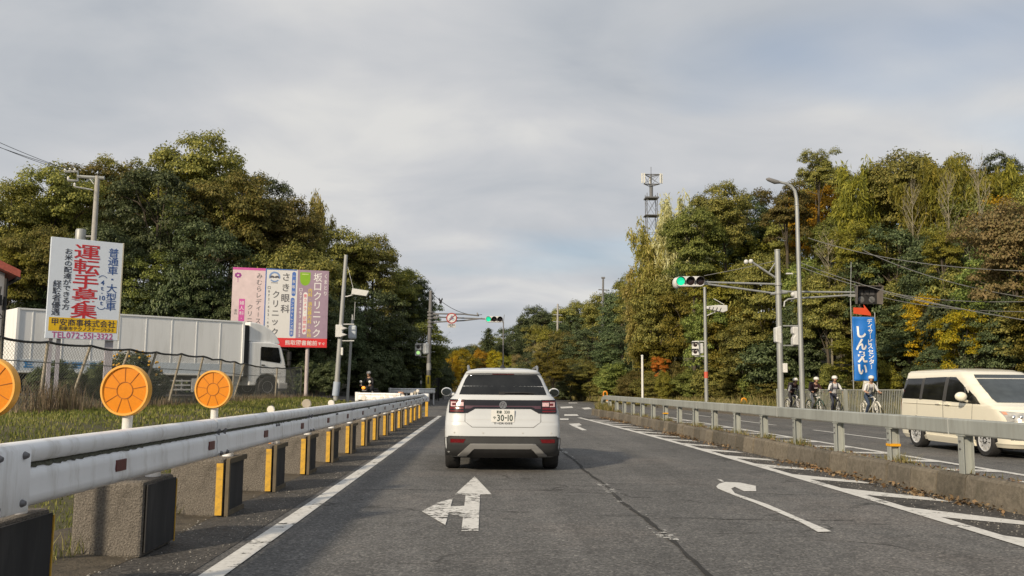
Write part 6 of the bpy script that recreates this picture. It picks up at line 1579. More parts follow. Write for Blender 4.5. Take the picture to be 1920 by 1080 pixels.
# ------------------------------------------------------------------ foliage
def leaf_mat(name, cols, trans=0.38, rough=0.55):
    m = bpy.data.materials.new(name); m.use_nodes = True
    t = m.node_tree; L = t.links.new; b = t.nodes['Principled BSDF']; out = t.nodes['Material Output']
    g = N(t, 'ShaderNodeNewGeometry'); oi = N(t, 'ShaderNodeObjectInfo'); tc = N(t, 'ShaderNodeTexCoord')
    n = N(t, 'ShaderNodeTexNoise', in_Scale=0.55, in_Detail=3.0); L(tc.outputs['Object'], n.inputs['Vector'])
    f = math_node(t, 'ADD', math_node(t, 'MULTIPLY', g.outputs['Random Per Island'], 0.55), math_node(t, 'MULTIPLY', n.outputs[0], 0.45))
    c = ramp(t, f, [(0.18, cols[0]), (0.42, cols[1]), (0.62, cols[2]), (0.80, cols[3])])
    hs = N(t, 'ShaderNodeHueSaturation'); L(c, hs.inputs['Color'])
    L(math_node(t, 'ADD', math_node(t, 'MULTIPLY', oi.outputs['Random'], 0.45), 0.78), hs.inputs['Value'])
    L(math_node(t, 'ADD', math_node(t, 'MULTIPLY', oi.outputs['Random'], 0.035), 0.482), hs.inputs['Hue'])
    L(hs.outputs[0], b.inputs['Base Color']); b.inputs['Roughness'].default_value = rough; b.inputs['Specular IOR Level'].default_value = 0.25
    tr = N(t, 'ShaderNodeBsdfTranslucent'); L(hs.outputs[0], tr.inputs[0])
    mx_ = N(t, 'ShaderNodeMixShader'); mx_.inputs[0].default_value = trans
    L(b.outputs[0], mx_.inputs[1]); L(tr.outputs[0], mx_.inputs[2]); L(mx_.outputs[0], out.inputs[0])
    return m
LM = {
 'dark': leaf_mat('dark_evergreen_leaf', [(0.042, 0.059, 0.026), (0.077, 0.104, 0.043), (0.124, 0.161, 0.067), (0.203, 0.233, 0.108)], .25, .5),
 'olive': leaf_mat('olive_leaf', [(0.112, 0.120, 0.034), (0.200, 0.204, 0.054), (0.308, 0.293, 0.075), (0.461, 0.404, 0.112)]),
 'brown': leaf_mat('brown_olive_leaf', [(0.091, 0.089, 0.026), (0.162, 0.156, 0.041), (0.240, 0.216, 0.058), (0.305, 0.230, 0.071)]),
 'green': leaf_mat('mid_green_leaf', [(0.096, 0.130, 0.035), (0.178, 0.221, 0.053), (0.269, 0.315, 0.076), (0.388, 0.408, 0.121)]),
 'lime': leaf_mat('yellow_green_leaf', [(0.110, 0.116, 0.021), (0.189, 0.182, 0.029), (0.273, 0.248, 0.040), (0.357, 0.297, 0.047)], .35),
 'gold': leaf_mat('golden_leaf', [(0.280, 0.190, 0.015), (0.450, 0.300, 0.020), (0.580, 0.380, 0.025), (0.580, 0.300, 0.020)], .42),
 'red': leaf_mat('rusty_leaf', [(0.190, 0.160, 0.062), (0.280, 0.232, 0.095), (0.370, 0.285, 0.125), (0.250, 0.245, 0.085)]),
 'yellow': leaf_mat('bright_yellow_leaf', [(0.170, 0.170, 0.014), (0.330, 0.300, 0.016), (0.500, 0.420, 0.020), (0.520, 0.360, 0.020)], .35),
 'flame': leaf_mat('orange_leaf', [(0.367, 0.083, 0.020), (0.550, 0.141, 0.025), (0.550, 0.233, 0.033), (0.550, 0.300, 0.049)]),
 'bamboo': leaf_mat('bamboo_leaf', [(0.192, 0.201, 0.043), (0.316, 0.307, 0.068), (0.442, 0.393, 0.106), (0.600, 0.519, 0.192)], .35),
 'pale': leaf_mat('pale_bamboo_leaf', [(0.275, 0.256, 0.110), (0.477, 0.431, 0.202), (0.600, 0.569, 0.294), (0.600, 0.600, 0.404)], .35),
}
BARK = mat('bark', (0.085, 0.07, 0.052), .95, var=.35, scale=5, streak=True)
PALE_BARK = mat('pale_bark', (0.24, 0.215, 0.155), .9, var=.25, scale=5, streak=True)
CULM = mat('bamboo_culm', (0.20, 0.20, 0.08), .5, var=.2)
def leaf_mesh(name, pos, nrm, axis, size, asp, m, fold=.18):
    """pos, nrm, axis (n,3); one folded diamond per leaf"""
    n = len(pos)
    nrm = nrm / np.linalg.norm(nrm, axis=1, keepdims=True).clip(1e-6)
    ax = axis - nrm * np.sum(axis * nrm, axis=1, keepdims=True); ax /= np.linalg.norm(ax, axis=1, keepdims=True).clip(1e-6)
    bi = np.cross(nrm, ax); s = size[:, None]
    v = np.empty((n, 4, 3))
    v[:, 0] = pos - ax * s * .5; v[:, 2] = pos + ax * s * .5
    v[:, 1] = pos + bi * s * asp * .5 + nrm * s * fold + ax * s * .05; v[:, 3] = pos - bi * s * asp * .5 + nrm * s * fold + ax * s * .05
    me = bpy.data.meshes.new(name)
    me.vertices.add(n * 4); me.vertices.foreach_set('co', v.reshape(-1))
    me.loops.add(n * 4); me.loops.foreach_set('vertex_index', np.arange(n * 4, dtype=np.int32))
    me.polygons.add(n); me.polygons.foreach_set('loop_start', np.arange(0, n * 4, 4, dtype=np.int32)); me.polygons.foreach_set('loop_total', np.full(n, 4, dtype=np.int32))
    me.materials.append(m); me.update(); me.validate()
    return me
def unit(rg, n):
    v = rg.normal(size=(n, 3)); return v / np.linalg.norm(v, axis=1, keepdims=True)
def crown(seed, rad, n_cl, cr, n_leaf, lsize, zc, low=-.75, gap=.0, droop=.2, asp=.62, shell=.72, lump=.22):
    """leaf positions of a crown: sub-crowns, each a loose shell of leaves"""
    rg = np.random.default_rng(seed)
    d = unit(rg, n_cl * 4); d = d[d[:, 2] > low][:n_cl]
    ph = rg.uniform(0, 6.28, 3)
    lum = 1 + lump * (np.sin(d[:, 0] * 4 + ph[0]) * np.cos(d[:, 1] * 3.4 + ph[1]) + .6 * np.sin(d[:, 2] * 5 + ph[2]))
    rr = (rg.uniform(0, 1, len(d)) ** .33 * (1 - shell) + shell) * lum * .86
    rr[: len(d) // 6] *= .5
    cen = d * rr[:, None] * np.array(rad) + np.array([0, 0, zc])
    P_, N_, A_, S_ = [], [], [], []
    for c, dd in zip(cen, d):
        k = cr * rg.uniform(.6, 1.25); nl = int(n_leaf * (k / cr) ** 2)
        o = unit(rg, nl); o[:, 2] = np.abs(o[:, 2]) * .9 + o[:, 2] * .25
        q = o * (rg.uniform(.35, 1, nl) ** .5)[:, None] * np.array([k, k, k * .72]) * rg.uniform(.8, 1.15, (nl, 1))
        P_.append(c + q)
        N_.append(o * .7 + np.array([0, 0, .55]) + dd * .35 + rg.normal(size=(nl, 3)) * .45)
        A_.append(o + np.array([0, 0, -droop * 2]) + rg.normal(size=(nl, 3)) * .7)
        S_.append(rg.uniform(.65, 1.3, nl) * lsize)
    return cen, np.concatenate(P_), np.concatenate(N_), np.concatenate(A_), np.concatenate(S_), asp
def trunk_mesh(seed, h, r, cen, n_limb, wob=.25, from_=.35, base=-0.6, deep=9.0):
    rg = np.random.default_rng(seed); mb = MB()
    pts = []; 
    for k in range(8):
        t_ = k / 7; pts.append(Vector((wob * math.sin(t_ * 3.1 + seed), wob * math.cos(t_ * 2.3 + seed * 2) - wob * math.cos(seed * 2), base + (h - base) * t_)))
    mb.tube([pts[0] - Vector((0, 0, deep))] + pts, [r * 1.3] + [r * (1.25 if k == 0 else 1 - .11 * k) for k in range(8)], 8)
    idx = rg.permutation(len(cen))[:n_limb]
    for i in idx:
        e = Vector(cen[i]); t_ = rg.uniform(from_, .92); s_ = Vector(pts[int(t_ * 7)]); mid = s_.lerp(e, .5) + Vector((0, 0, .12 * (e - s_).length))
        mb.tube([s_, mid, e], [r * .38 * (1 - t_ * .5), r * .22, r * .07], 5)
        for j in range(2):
            e2 = e + Vector(rg.normal(size=3)) * .7; mb.tube([mid.lerp(e, .6), e2], [r * .1, r * .03], 4)
    return mb
PROTO = {}
def make_proto(key, shape_fn, leaf_keys, trunk_name='trunk'):
    """prototype meshes only; the first tree of a kind uses them, the rest share them"""
    tm, data, asp = shape_fn()
    PROTO[key] = (tm, {k: leaf_mesh('crown', *data, asp, LM[k]) for k in leaf_keys})
def tree_shape(seed, h, rad, n_cl, cr, n_leaf, ls, zc, r=.22, limbs=12, bark=BARK, **kw):
    def f():
        cen, p_, n_, a_, s_, asp = crown(seed, rad, n_cl, cr, n_leaf, ls, zc, **kw)
        tb = trunk_mesh(seed, h * .86, r, cen, limbs)
        o = tb.build('trunk', bark, None, smooth_angle=60); me = o.data; bpy.data.objects.remove(o)
        return me, (p_, n_, a_, s_), asp
    return f
HT = 10.0   # prototype height
ALLK = ['olive', 'dark', 'brown', 'green', 'lime', 'red', 'gold', 'yellow']
make_proto('broad', tree_shape(11, HT, (4.3, 4.3, 4.0), 100, 1.1, 250, .235, 5.9), ALLK)
make_proto('dense', tree_shape(23, HT, (3.9, 3.9, 4.6), 125, .95, 220, .195, 5.3, low=-.9, lump=.16), ['dark', 'green', 'olive', 'gold', 'yellow', 'lime'])
make_proto('loose', tree_shape(37, HT, (3.6, 3.6, 4.2), 62, .95, 240, .22, 5.7, low=-.6, lump=.34, shell=.5), ALLK + ['flame'])
make_proto('shrub', tree_shape(41, HT * .8, (5.2, 5.2, 4.8), 95, 1.6, 250, .36, 4.4, low=-.95, lump=.3, r=.15), ALLK + ['flame'])
make_proto('sparse', tree_shape(53, HT, (3.0, 3.0, 4.4), 34, .75, 120, .22, 5.6, low=-.5, lump=.35, shell=.4, r=.16, limbs=26, bark=PALE_BARK), ['olive', 'lime', 'brown', 'gold'])
def bamboo_shape():
    rg = np.random.default_rng(5); mb = MB(); P_, N_, A_, S_ = [], [], [], []
    for c in range(11):
        a = rg.uniform(0, 6.28); bx_, by_ = 1.1 * math.cos(a) * rg.uniform(.2, 1), 1.1 * math.sin(a) * rg.uniform(.2, 1); lean = rg.uniform(.6, 2.3); hh = rg.uniform(8, 10.2)
        la = a + rg.normal() * .6
        pts = []
        for k in range(12):
            t_ = k / 11; off = lean * (t_ ** 2.4) * 1.1; pts.append(Vector((bx_ + math.cos(la) * off, by_ + math.sin(la) * off, hh * (t_ - .16 * t_ ** 5 * lean * .5))))
        mb.tube(pts, [.06 * (1 - .075 * k) for k in range(12)], 6)
        for j in range(46):
            t_ = rg.uniform(.30, 1.0); k = min(10, int(t_ * 11)); p0 = pts[k].lerp(pts[k + 1], t_ * 11 - k) if k < 11 else pts[11]
            br_a = rg.uniform(0, 6.28); L_ = (1.25 - t_ * .75) * rg.uniform(.5, 1.1) * 1.35
            tip = np.array(p0) + np.array([math.cos(br_a) * L_, math.sin(br_a) * L_, L_ * rg.uniform(.0, .5)])
            m_ = 24; u = rg.uniform(.25, 1.1, m_)[:, None]
            q = np.array(p0) * (1 - u) + tip * u + rg.normal(size=(m_, 3)) * .13; q[:, 2] -= (u[:, 0] ** 2) * .28
            P_.append(q); N_.append(rg.normal(size=(m_, 3)) * .7 + np.array([0, 0, .6])); A_.append(np.array([math.cos(br_a), math.sin(br_a), -.75]) + rg.normal(size=(m_, 3)) * .45); S_.append(rg.uniform(.26, .5, m_))
    o = mb.build('trunk', CULM, None, smooth_angle=60); me = o.data; bpy.data.objects.remove(o)
    return me, (np.concatenate(P_), np.concatenate(N_), np.concatenate(A_), np.concatenate(S_)), .22
make_proto('bamboo', bamboo_shape, ['bamboo', 'pale', 'lime'])
def conifer_shape():
    rg = np.random.default_rng(8); mb = MB(); mb.tube([(0, 0, -.5), (0, 0, 10)], [.2, .03], 7); P_, N_, A_, S_ = [], [], [], []
    for k in range(95):
        t_ = (k / 95) ** .85; z = 1.2 + 8.6 * t_; a = k * 2.4; L_ = (3.1 * (1 - t_) ** .8 + .25) * rg.uniform(.7, 1.1)
        e = np.array([math.cos(a) * L_, math.sin(a) * L_, z + L_ * .22]); mb.tube([(0, 0, z), tuple(e)], [.04, .01], 4)
        m_ = int(60 * L_ + 20); u = rg.uniform(.2, 1.05, m_)[:, None]; q = np.array([0, 0, z]) * (1 - u) + e * u + rg.normal(size=(m_, 3)) * np.array([.18, .18, .1])
        P_.append(q); N_.append(rg.normal(size=(m_, 3)) * .5 + np.array([0, 0, 1.])); A_.append(e - np.array([0, 0, z]) + rg.normal(size=(m_, 3)) * .6); S_.append(rg.uniform(.2, .42, m_))
    o = mb.build('trunk', BARK, None, smooth_angle=60); me = o.data; bpy.data.objects.remove(o)
    return me, (np.concatenate(P_), np.concatenate(N_), np.concatenate(A_), np.concatenate(S_)), .3
make_proto('conifer', conifer_shape, ['dark'])
def bare_shape():
    rg = np.random.default_rng(31); mb = MB(); mb.tube([(0, 0, -.5), (.1, .05, 4), (-.05, .1, 7), (.05, 0, 10)], [.15, .11, .07, .02], 7); P_ = []
    for k in range(40):
        z = rg.uniform(2.4, 9.6); a = rg.uniform(0, 6.28); L_ = (1.2 + 2.6 * (1 - abs(z - 5.5) / 6)) * rg.uniform(.5, 1); e = Vector((math.cos(a) * L_ * .62, math.sin(a) * L_ * .62, z + L_ * .48)); s0 = Vector((0, 0, z)); mid = s0.lerp(e, .5) + Vector((0, 0, .05))
        mb.tube([s0, mid, e], [.028, .018, .006], 4)
        for j in range(4): q = s0.lerp(e, rg.uniform(.4, .95)); e2 = q + Vector((rg.normal() * .4, rg.normal() * .4, rg.uniform(.2, .8))); mb.tube([q, e2], [.014, .005], 3)
        for j in range(2): P_.append(np.array(s0.lerp(e, rg.uniform(.6, 1.2))) + rg.normal(size=3) * .4)
    P_ = np.array(P_); n = len(P_)
    o = mb.build('trunk', PALE_BARK, None, smooth_angle=60); me = o.data; bpy.data.objects.remove(o)
    return me, (P_, rg.normal(size=(n, 3)), rg.normal(size=(n, 3)) - np.array([0, 0, .6]), rg.uniform(.15, .28, n)), .5
make_proto('bare', bare_shape, ['lime', 'olive'])
KIND = {'broad': 'broadleaf_tree', 'dense': 'evergreen_tree', 'loose': 'broadleaf_tree', 'shrub': 'shrub', 'sparse': 'young_tree', 'bamboo': 'bamboo_clump', 'conifer': 'conifer_tree', 'bare': 'bare_tree'}
CAT = {'shrub': 'shrub', 'bamboo': 'bamboo'}
NTREE = 0
def tree(key, leaf, pos, h, wid, label, group=None, rz=None, tall=False):
    """h = height above the ground at pos; wid = crown width"""
    global NTREE; NTREE += 1
    base = {'broad': 9.4, 'dense': 8.2, 'loose': 7.9, 'shrub': 11.2, 'sparse': 6.4, 'bamboo': 6.0, 'conifer': 6.0, 'bare': 4.6}[key]
    hb = {'shrub': 9.6, 'bamboo': 8.9}.get(key, 10.2)
    t = thing(KIND[key], label, CAT.get(key, 'tree'), pos, random.uniform(0, 6.28) if rz is None else rz, group)
    sx = wid / base; sz = h / hb
    if not tall and key in ('broad', 'dense', 'loose') and sz > sx * 1.4:      # keep the crown round: the trunk goes on down to the ground
        sz = sx * 1.4; t.location = (pos[0], pos[1], pos[2] + h - sz * hb)
    t.scale = (sx, sx * random.uniform(.9, 1.1), sz)
    tm, cm = PROTO[key]
    for nm, me in (('trunk', tm), ('crown', cm[leaf])):
        o = bpy.data.objects.new(nm, me); COL.objects.link(o); o.parent = t
    return t
def tree_px(key, leaf, px, ytop, D, wpx, label, group=None, sink=0.0, tall=False):
    """a tree standing at depth D whose top reaches photo row ytop"""
    a = P(px, ytop, D); g_ = H(a.x, D) - sink
    return tree(key, leaf, (a.x, D, g_), max(1.2, a.z - g_), wpx * D / F, label, group, tall=tall)
LEFTG, RIGHTG, FARG, FRONTG = 'trees in the wood on the left', 'trees in the wood on the right', 'trees along the far bend of the road', 'shrubs along the foot of the right wood'
NAME = {'dark': 'dark green', 'olive': 'olive green', 'brown': 'brownish olive', 'green': 'mid green', 'lime': 'yellow green', 'red': 'rusty brown', 'gold': 'golden yellow', 'bamboo': 'pale green', 'pale': 'straw coloured', 'flame': 'orange', 'yellow': 'bright yellow'}
# ---- left wood: (kind, leaf, px, top row, depth, width px, label or None)
LT = [
 ('broad', 'olive', 385, 246, 66, 190, 'tallest olive tree whose round top rises highest in the left wood'),
 ('dense', 'dark', 300, 288, 58, 190, 'big dark evergreen tree right of the utility pole, above the white truck'),
 ('broad', 'brown', 452, 318, 60, 190, 'brownish olive tree standing directly above the pink clinic panel'),
 ('broad', 'brown', 545, 368, 62, 150, 'brown tinged tree behind the right half of the clinic billboard'),
 ('loose', 'olive', 245, 268, 68, 130, 'olive tree with reddish top shoots just right of the utility pole top'),
 ('loose', 'brown', 190, 276, 66, 130, 'thin topped olive brown tree behind the utility pole crossarms'),
 ('broad', 'olive', 110, 305, 60, 170, 'olive tree left of the utility pole, above the recruiting billboard'),
 ('broad', 'olive', 20, 336, 58, 170, 'olive tree rising above the red tiled roof'),
 ('loose', 'lime', 25, 440, 52, 120, 'yellow green leaning tree between the red roof and the recruiting billboard'),
 ('bamboo', 'bamboo', 590, 362, 72, 80, 'pale bamboo plume on the right shoulder of the left wood'),
 ('dense', 'dark', 505, 318, 74, 110, 'dark tree top peeping out behind the brown tree of the left wood'),
 ('broad', 'olive', 640, 425, 64, 130, 'olive green tree above the leaning camera pole'),
 ('broad', 'brown', 700, 438, 66, 120, 'brown tipped tree between the camera pole and the far signal pole'),
 ('loose', 'olive', 752, 476, 70, 100, 'olive tree forming the right shoulder of the left wood'),
 ('dense', 'dark', 775, 512, 72, 90, 'dark tree hanging over the far signal pole'),
 ('loose', 'green', 795, 545, 74, 70, 'outermost green tree of the left wood beside the far signal pole'),
 ('dense', 'dark', 390, 400, 55, 170, 'dark evergreen tree between the truck body and the brown tree'),
 ('broad', 'olive', 560, 455, 57, 190, 'yellowish olive tree leaning over the top of the clinic billboard'),
 ('dense', 'dark', 200, 400, 54, 150, 'dark evergreen tree right behind the recruiting billboard'),
 ('broad', 'brown', 90, 420, 53, 150, 'brownish tree with crooked boughs left of the recruiting billboard'),
 ('dense', 'dark', 690, 520, 62, 150, 'dark evergreen tree behind the black panel fence'),
 ('dense', 'dark', 640, 560, 58, 120, 'dark evergreen tree behind the leaning camera pole'),
 ('dense', 'dark', 745, 590, 66, 120, 'dark tree behind the walk signal of the far signal pole'),
]
for k in LT: tree_px(k[0], k[1], k[2], k[3], k[4], k[5], k[6], LEFTG)
rt = random.Random(77)
SKL = [(-120, 340), (0, 335), (60, 318), (120, 303), (190, 285), (250, 280), (310, 266), (400, 256), (440, 285), (490, 315), (530, 340), (570, 372), (640, 432), (690, 442), (730, 468), (770, 500), (800, 545), (812, 640)]
def sky_l(px): return float(np.interp(px, [a for a, b in SKL], [b for a, b in SKL]))
for row, (D, drop, kinds) in enumerate(((72, 28, ('broad', 'dense', 'loose')), (62, 105, ('dense', 'broad', 'loose')), (55.5, 215, ('dense', 'shrub', 'dense')))):
    px = -140 + 20 * row
    while px < 790 - 10 * row:
        k = rt.choice(kinds); lf = {'broad': rt.choice(['olive', 'brown', 'olive', 'green']), 'dense': rt.choice(['dark', 'green']), 'loose': rt.choice(['olive', 'green', 'olive']), 'shrub': 'dark'}[k]
        y = sky_l(px) + drop * rt.uniform(.75, 1.2)
        if y < 660: tree_px(k, lf, px, y, D + rt.uniform(-2, 2) + max(0, px - 500) * .02, rt.uniform(105, 150), '%s %s in the middle of the left wood' % (NAME[lf], 'bush' if k == 'shrub' else 'tree'), LEFTG)
        px += rt.uniform(62, 95)
px = -110
while px < 640:
    tree_px('dense', rt.choice(['dark', 'dark', 'green']), px, 500 + rt.uniform(-25, 45), 53.5 + rt.uniform(-.8, .8), rt.uniform(110, 150), 'dark tree filling the foot of the left wood behind the truck', LEFTG); px += rt.uniform(52, 75)
for i, (px, y, D, wd) in enumerate(((585, 660, 52, 70), (620, 672, 51, 60), (690, 668, 57, 70), (735, 650, 62, 80), (780, 640, 68, 70), (540, 650, 55, 90), (815, 668, 80, 60))):
    tree_px('shrub', 'dark', px, y, D, wd, 'dark undergrowth bush at the foot of the left wood', 'bushes at the foot of the left wood')
tree_px('shrub', 'dark', 832, 668, 88, 46, 'dark rounded bush right of the far signal pole, before the golden trees', FARG)
# ---- right wood
RT = [
 ('loose', 'olive', 1530, 262, 58, 90, 'slender olive tree with the highest ragged top on the right, behind the street lamp'),
 ('loose', 'brown', 1470, 322, 57, 110, 'thin brown tinged tree around the street lamp head'),
 ('dense', 'dark', 1400, 356, 66, 100, 'dark tree top left of the street lamp head'),
 ('broad', 'olive', 1355, 340, 62, 130, 'olive tree right of the phone mast, above the big traffic light'),
 ('broad', 'green', 1300, 384, 60, 140, 'olive green tree above the lit traffic light on the right'),
 ('bamboo', 'pale', 1262, 362, 70, 100, 'straw coloured bamboo plume just right of the phone mast'),
 ('bamboo', 'bamboo', 1222, 412, 71, 110, 'feathery bamboo in front of the phone mast'),
 ('bamboo', 'bamboo', 1200, 500, 72, 90, 'outermost pale bamboo at the left end of the right wood'),
 ('broad', 'olive', 1240, 520, 69, 140, 'olive tree below the phone mast at the left end of the right wood'),
 ('loose', 'lime', 1345, 470, 60, 110, 'yellowish tree behind the arm of the right traffic light'),
 ('bamboo', 'lime', 1600, 300, 52, 130, 'yellow green bamboo right of the highest ragged tree'),
 ('broad', 'olive', 1690, 280, 52, 170, 'olive tree on the skyline above the dark lens panel'),
 ('loose', 'olive', 1770, 272, 50, 130, 'olive tree with spiky top on the right skyline'),
 ('bamboo', 'lime', 1735, 300, 47, 130, 'bright yellow green bamboo with pale stems upper right'),
 ('bamboo', 'lime', 1800, 292, 45, 120, 'golden green bamboo beside the pale bare stems'),
 ('dense', 'dark', 1868, 278, 48, 110, 'dark round tree top on the skyline at the upper right'),
 ('bamboo', 'lime', 1915, 300, 44, 120, 'yellow green bamboo cut by the right edge of the picture'),
 ('broad', 'red', 1895, 372, 32, 210, 'rusty brown tree at the right edge, above the minivan'),
 ('dense', 'dark', 1660, 396, 47, 190, 'big dark evergreen tree behind the dark lens panel'),
 ('dense', 'dark', 1760, 420, 42, 170, 'dark evergreen tree behind the overhead cables'),
 ('loose', 'lime', 1605, 398, 47, 110, 'yellow green tree directly above the dark lens panel'),
 ('loose', 'lime', 1765, 410, 40, 90, 'yellow leaved tree between the dark evergreen trees on the right'),
 ('loose', 'yellow', 1800, 552, 32.5, 120, 'bright yellow leaved bush above the minivan'),
 ('shrub', 'lime', 1650, 668, 40, 70, 'yellow green bush behind the bar fence right of the blue banner'),
 ('bare', 'lime', 1708, 338, 46, 60, 'bare pale stemmed tree, leftmost of the three under the right skyline'),
 ('bare', 'lime', 1775, 318, 43, 60, 'bare pale stemmed tree in the middle of the three under the right skyline'),
 ('bare', 'olive', 1832, 300, 37, 70, 'tall bare pale tree nearest the rusty brown tree'),
 ('bare', 'olive', 1552, 430, 49, 80, 'bare twiggy tree with tangled vines right of the street lamp'),
 ('broad', 'green', 1330, 560, 58, 130, 'mid green tree right behind the walk signal pole'),
 ('broad', 'olive', 1425, 470, 55, 140, 'olive tree behind the right signal pole'),
 ('broad', 'olive', 1400, 600, 54, 120, 'low olive tree between the walk signal pole and the right signal pole'),
 ('broad', 'olive', 1570, 500, 49, 120, 'olive tree behind the blue banner pole'),
 ('dense', 'dark', 1500, 560, 51, 100, 'dark tree behind the street lamp post'),
 ('dense', 'dark', 1860, 540, 32, 150, 'dark evergreen bush behind the roof of the minivan'),
 ('dense', 'dark', 1700, 560, 43, 150, 'dark evergreen bush right of the blue banner'),
 ('dense', 'dark', 1770, 640, 35.5, 120, 'low dark bush above the rear roof of the minivan'),
 ('loose', 'flame', 1236, 660, 62.5, 38, 'small orange leaved bush right of the thin white post'),
 ('shrub', 'lime', 1245, 690, 61.5, 34, 'small yellow bush under the orange leaves'),
]
for k in RT: tree_px(k[0], k[1], k[2], k[3], k[4], k[5], k[6], RIGHTG)
SKR = [(1175, 560), (1195, 500), (1215, 460), (1250, 415), (1280, 395), (1330, 385), (1360, 360), (1420, 365), (1440, 390), (1460, 345), (1500, 325), (1530, 290), (1560, 305), (1590, 312), (1650, 302), (1690, 292), (1740, 282), (1790, 286), (1870, 292), (1920, 288), (2050, 275)]
def sky_r(px): return float(np.interp(px, [a for a, b in SKR], [b for a, b in SKR]))
def front_depth(px): return float(np.interp(px, [1100, 1180, 1330, 1460, 1690, 1920, 2050, 2330], [78, 69, 57, 51, 42.5, 30, 26, 21]))
for row, (dd, drop) in enumerate(((16, 6), (13, 45), (9, 105), (4.5, 190), (2.2, 290))):
    px = 1195 + 12 * row
    while px < 2330:
        k = rt.choice(('broad', 'loose', 'dense') if row < 3 else ('dense', 'broad', 'shrub')); lf = {'broad': rt.choice(['olive', 'green', 'olive', 'lime']), 'dense': rt.choice(['dark', 'green', 'olive', 'gold', 'yellow', 'lime']), 'loose': rt.choice(['olive', 'lime', 'olive']), 'shrub': rt.choice(['dark', 'olive'])}[k]
        y = sky_r(px) + drop * rt.uniform(.7, 1.2)
        D = front_depth(px) + dd + rt.uniform(-.8, .8)
        if y < 690: tree_px(k, lf, px, y, D, rt.uniform(115, 165) * min(1.5, 54 / D), '%s %s inside the right wood' % (NAME[lf], 'bush' if k == 'shrub' else 'tree'), RIGHTG)
        px += rt.uniform(55, 85)
px = 1150
while px < 2030:
    D = front_depth(px) + rt.uniform(.4, 1.4)
    lf = rt.choice(['dark', 'olive', 'green', 'brown'])
    if not 1480 < px < 1700 or rt.random() < .8:
        tree_px('shrub', lf, px, rt.uniform(668, 708), D, rt.uniform(60, 95), '%s bush at the foot of the right wood' % NAME[lf], FRONTG)
    px += rt.uniform(26, 42)
# ---- far bend
FT = [
 ('conifer', 'dark', 916, 612, 120, 62, 'dark conifer left of the slim far street light'),
 ('dense', 'yellow', 866, 646, 104, 56, 'golden yellow tree left of the roof of the white car'),
 ('dense', 'gold', 848, 660, 100, 34, 'small golden tree next to the dark rounded bush'),
 ('dense', 'gold', 905, 648, 108, 48, 'orange gold tree behind the left roof rail of the white car'),
 ('dense', 'lime', 888, 664, 106, 44, 'yellow green tree between the two golden trees'),
 ('dense', 'yellow', 930, 650, 106, 44, 'yellow green tree right of the golden trees'),
 ('dense', 'lime', 952, 660, 104, 44, 'yellow green tree right of the slim far street light'),
 ('loose', 'red', 975, 655, 102, 40, 'small reddish tree right of the white car roof'),
 ('loose', 'lime', 1028, 596, 112, 62, 'bright yellow green tree left of the far utility pole'),
 ('loose', 'red', 1020, 625, 108, 70, 'reddish tinted tree below the far utility pole'),
 ('broad', 'dark', 1005, 572, 130, 80, 'dark tree on the far skyline left of the far utility pole'),
 ('broad', 'olive', 1080, 562, 126, 90, 'olive tree on the far skyline right of the far utility pole'),
 ('broad', 'olive', 1130, 548, 112, 90, 'olive tree below the slim far pole'),
 ('dense', 'dark', 1165, 536, 100, 100, 'dark tree left of the bamboo on the right'),
 ('dense', 'dark', 1110, 600, 92, 110, 'large dark round tree above the far end of the barrier'),
 ('broad', 'brown', 1060, 620, 98, 100, 'brownish tree above the right shoulder of the white car'),
 ('dense', 'dark', 1010, 650, 96, 80, 'dark tree right above the roof of the white car'),
 ('dense', 'dark', 1165, 610, 80, 120, 'dark green tree with an arching bough left of the thin white post'),
 ('dense', 'dark', 960, 600, 140, 70, 'dark tree on the far skyline right of the conifer'),
 ('broad', 'brown', 1090, 672, 84, 90, 'low brownish tree at the road bend'),
]
for k in FT: tree_px(k[0], k[1], k[2], k[3], k[4], k[5], k[6], FARG, tall=k[1] in ('gold', 'yellow', 'lime'))
SKF = [(830, 700), (860, 685), (900, 640), (950, 615), (975, 600), (1010, 585), (1080, 572), (1120, 565), (1150, 550), (1200, 530)]
for row, (D, drop) in enumerate(((150, 0), (122, 14), (96, 70), (82, 105))):
    px = (880, 890, 985, 1035)[row]
    while px < 1205:
        k = rt.choice(('broad', 'dense', 'loose')); lf = {'broad': rt.choice(['olive', 'brown', 'dark']), 'dense': 'dark', 'loose': rt.choice(['olive', 'brown', 'lime'])}[k]
        y = float(np.interp(px, [a for a, b in SKF], [b for a, b in SKF])) + drop * rt.uniform(.7, 1.2)
        if y < 725: tree_px(k, lf, px, y, D + rt.uniform(-3, 3), rt.uniform(48, 80) * 110 / D, '%s tree massed along the far bend' % NAME[lf], FARG)
        px += rt.uniform(28, 46)
for px in (800, 822, 845, 858, 870, 881, 893, 905, 918, 935): tree_px('dense' if px % 2 else 'broad', 'dark', px, 648 + rt.uniform(-8, 14), 150, 60, 'dark tree massed along the far bend', FARG)
px = 1040
while px < 1190:
    D = float(np.interp(px, [1040, 1190], [92, 70])); lf = rt.choice(['brown', 'dark', 'olive'])
    tree_px('shrub', lf, px, rt.uniform(700, 724), D, rt.uniform(45, 70), '%s low bush along the verge of the far bend' % NAME[lf], FARG); px += rt.uniform(18, 28)
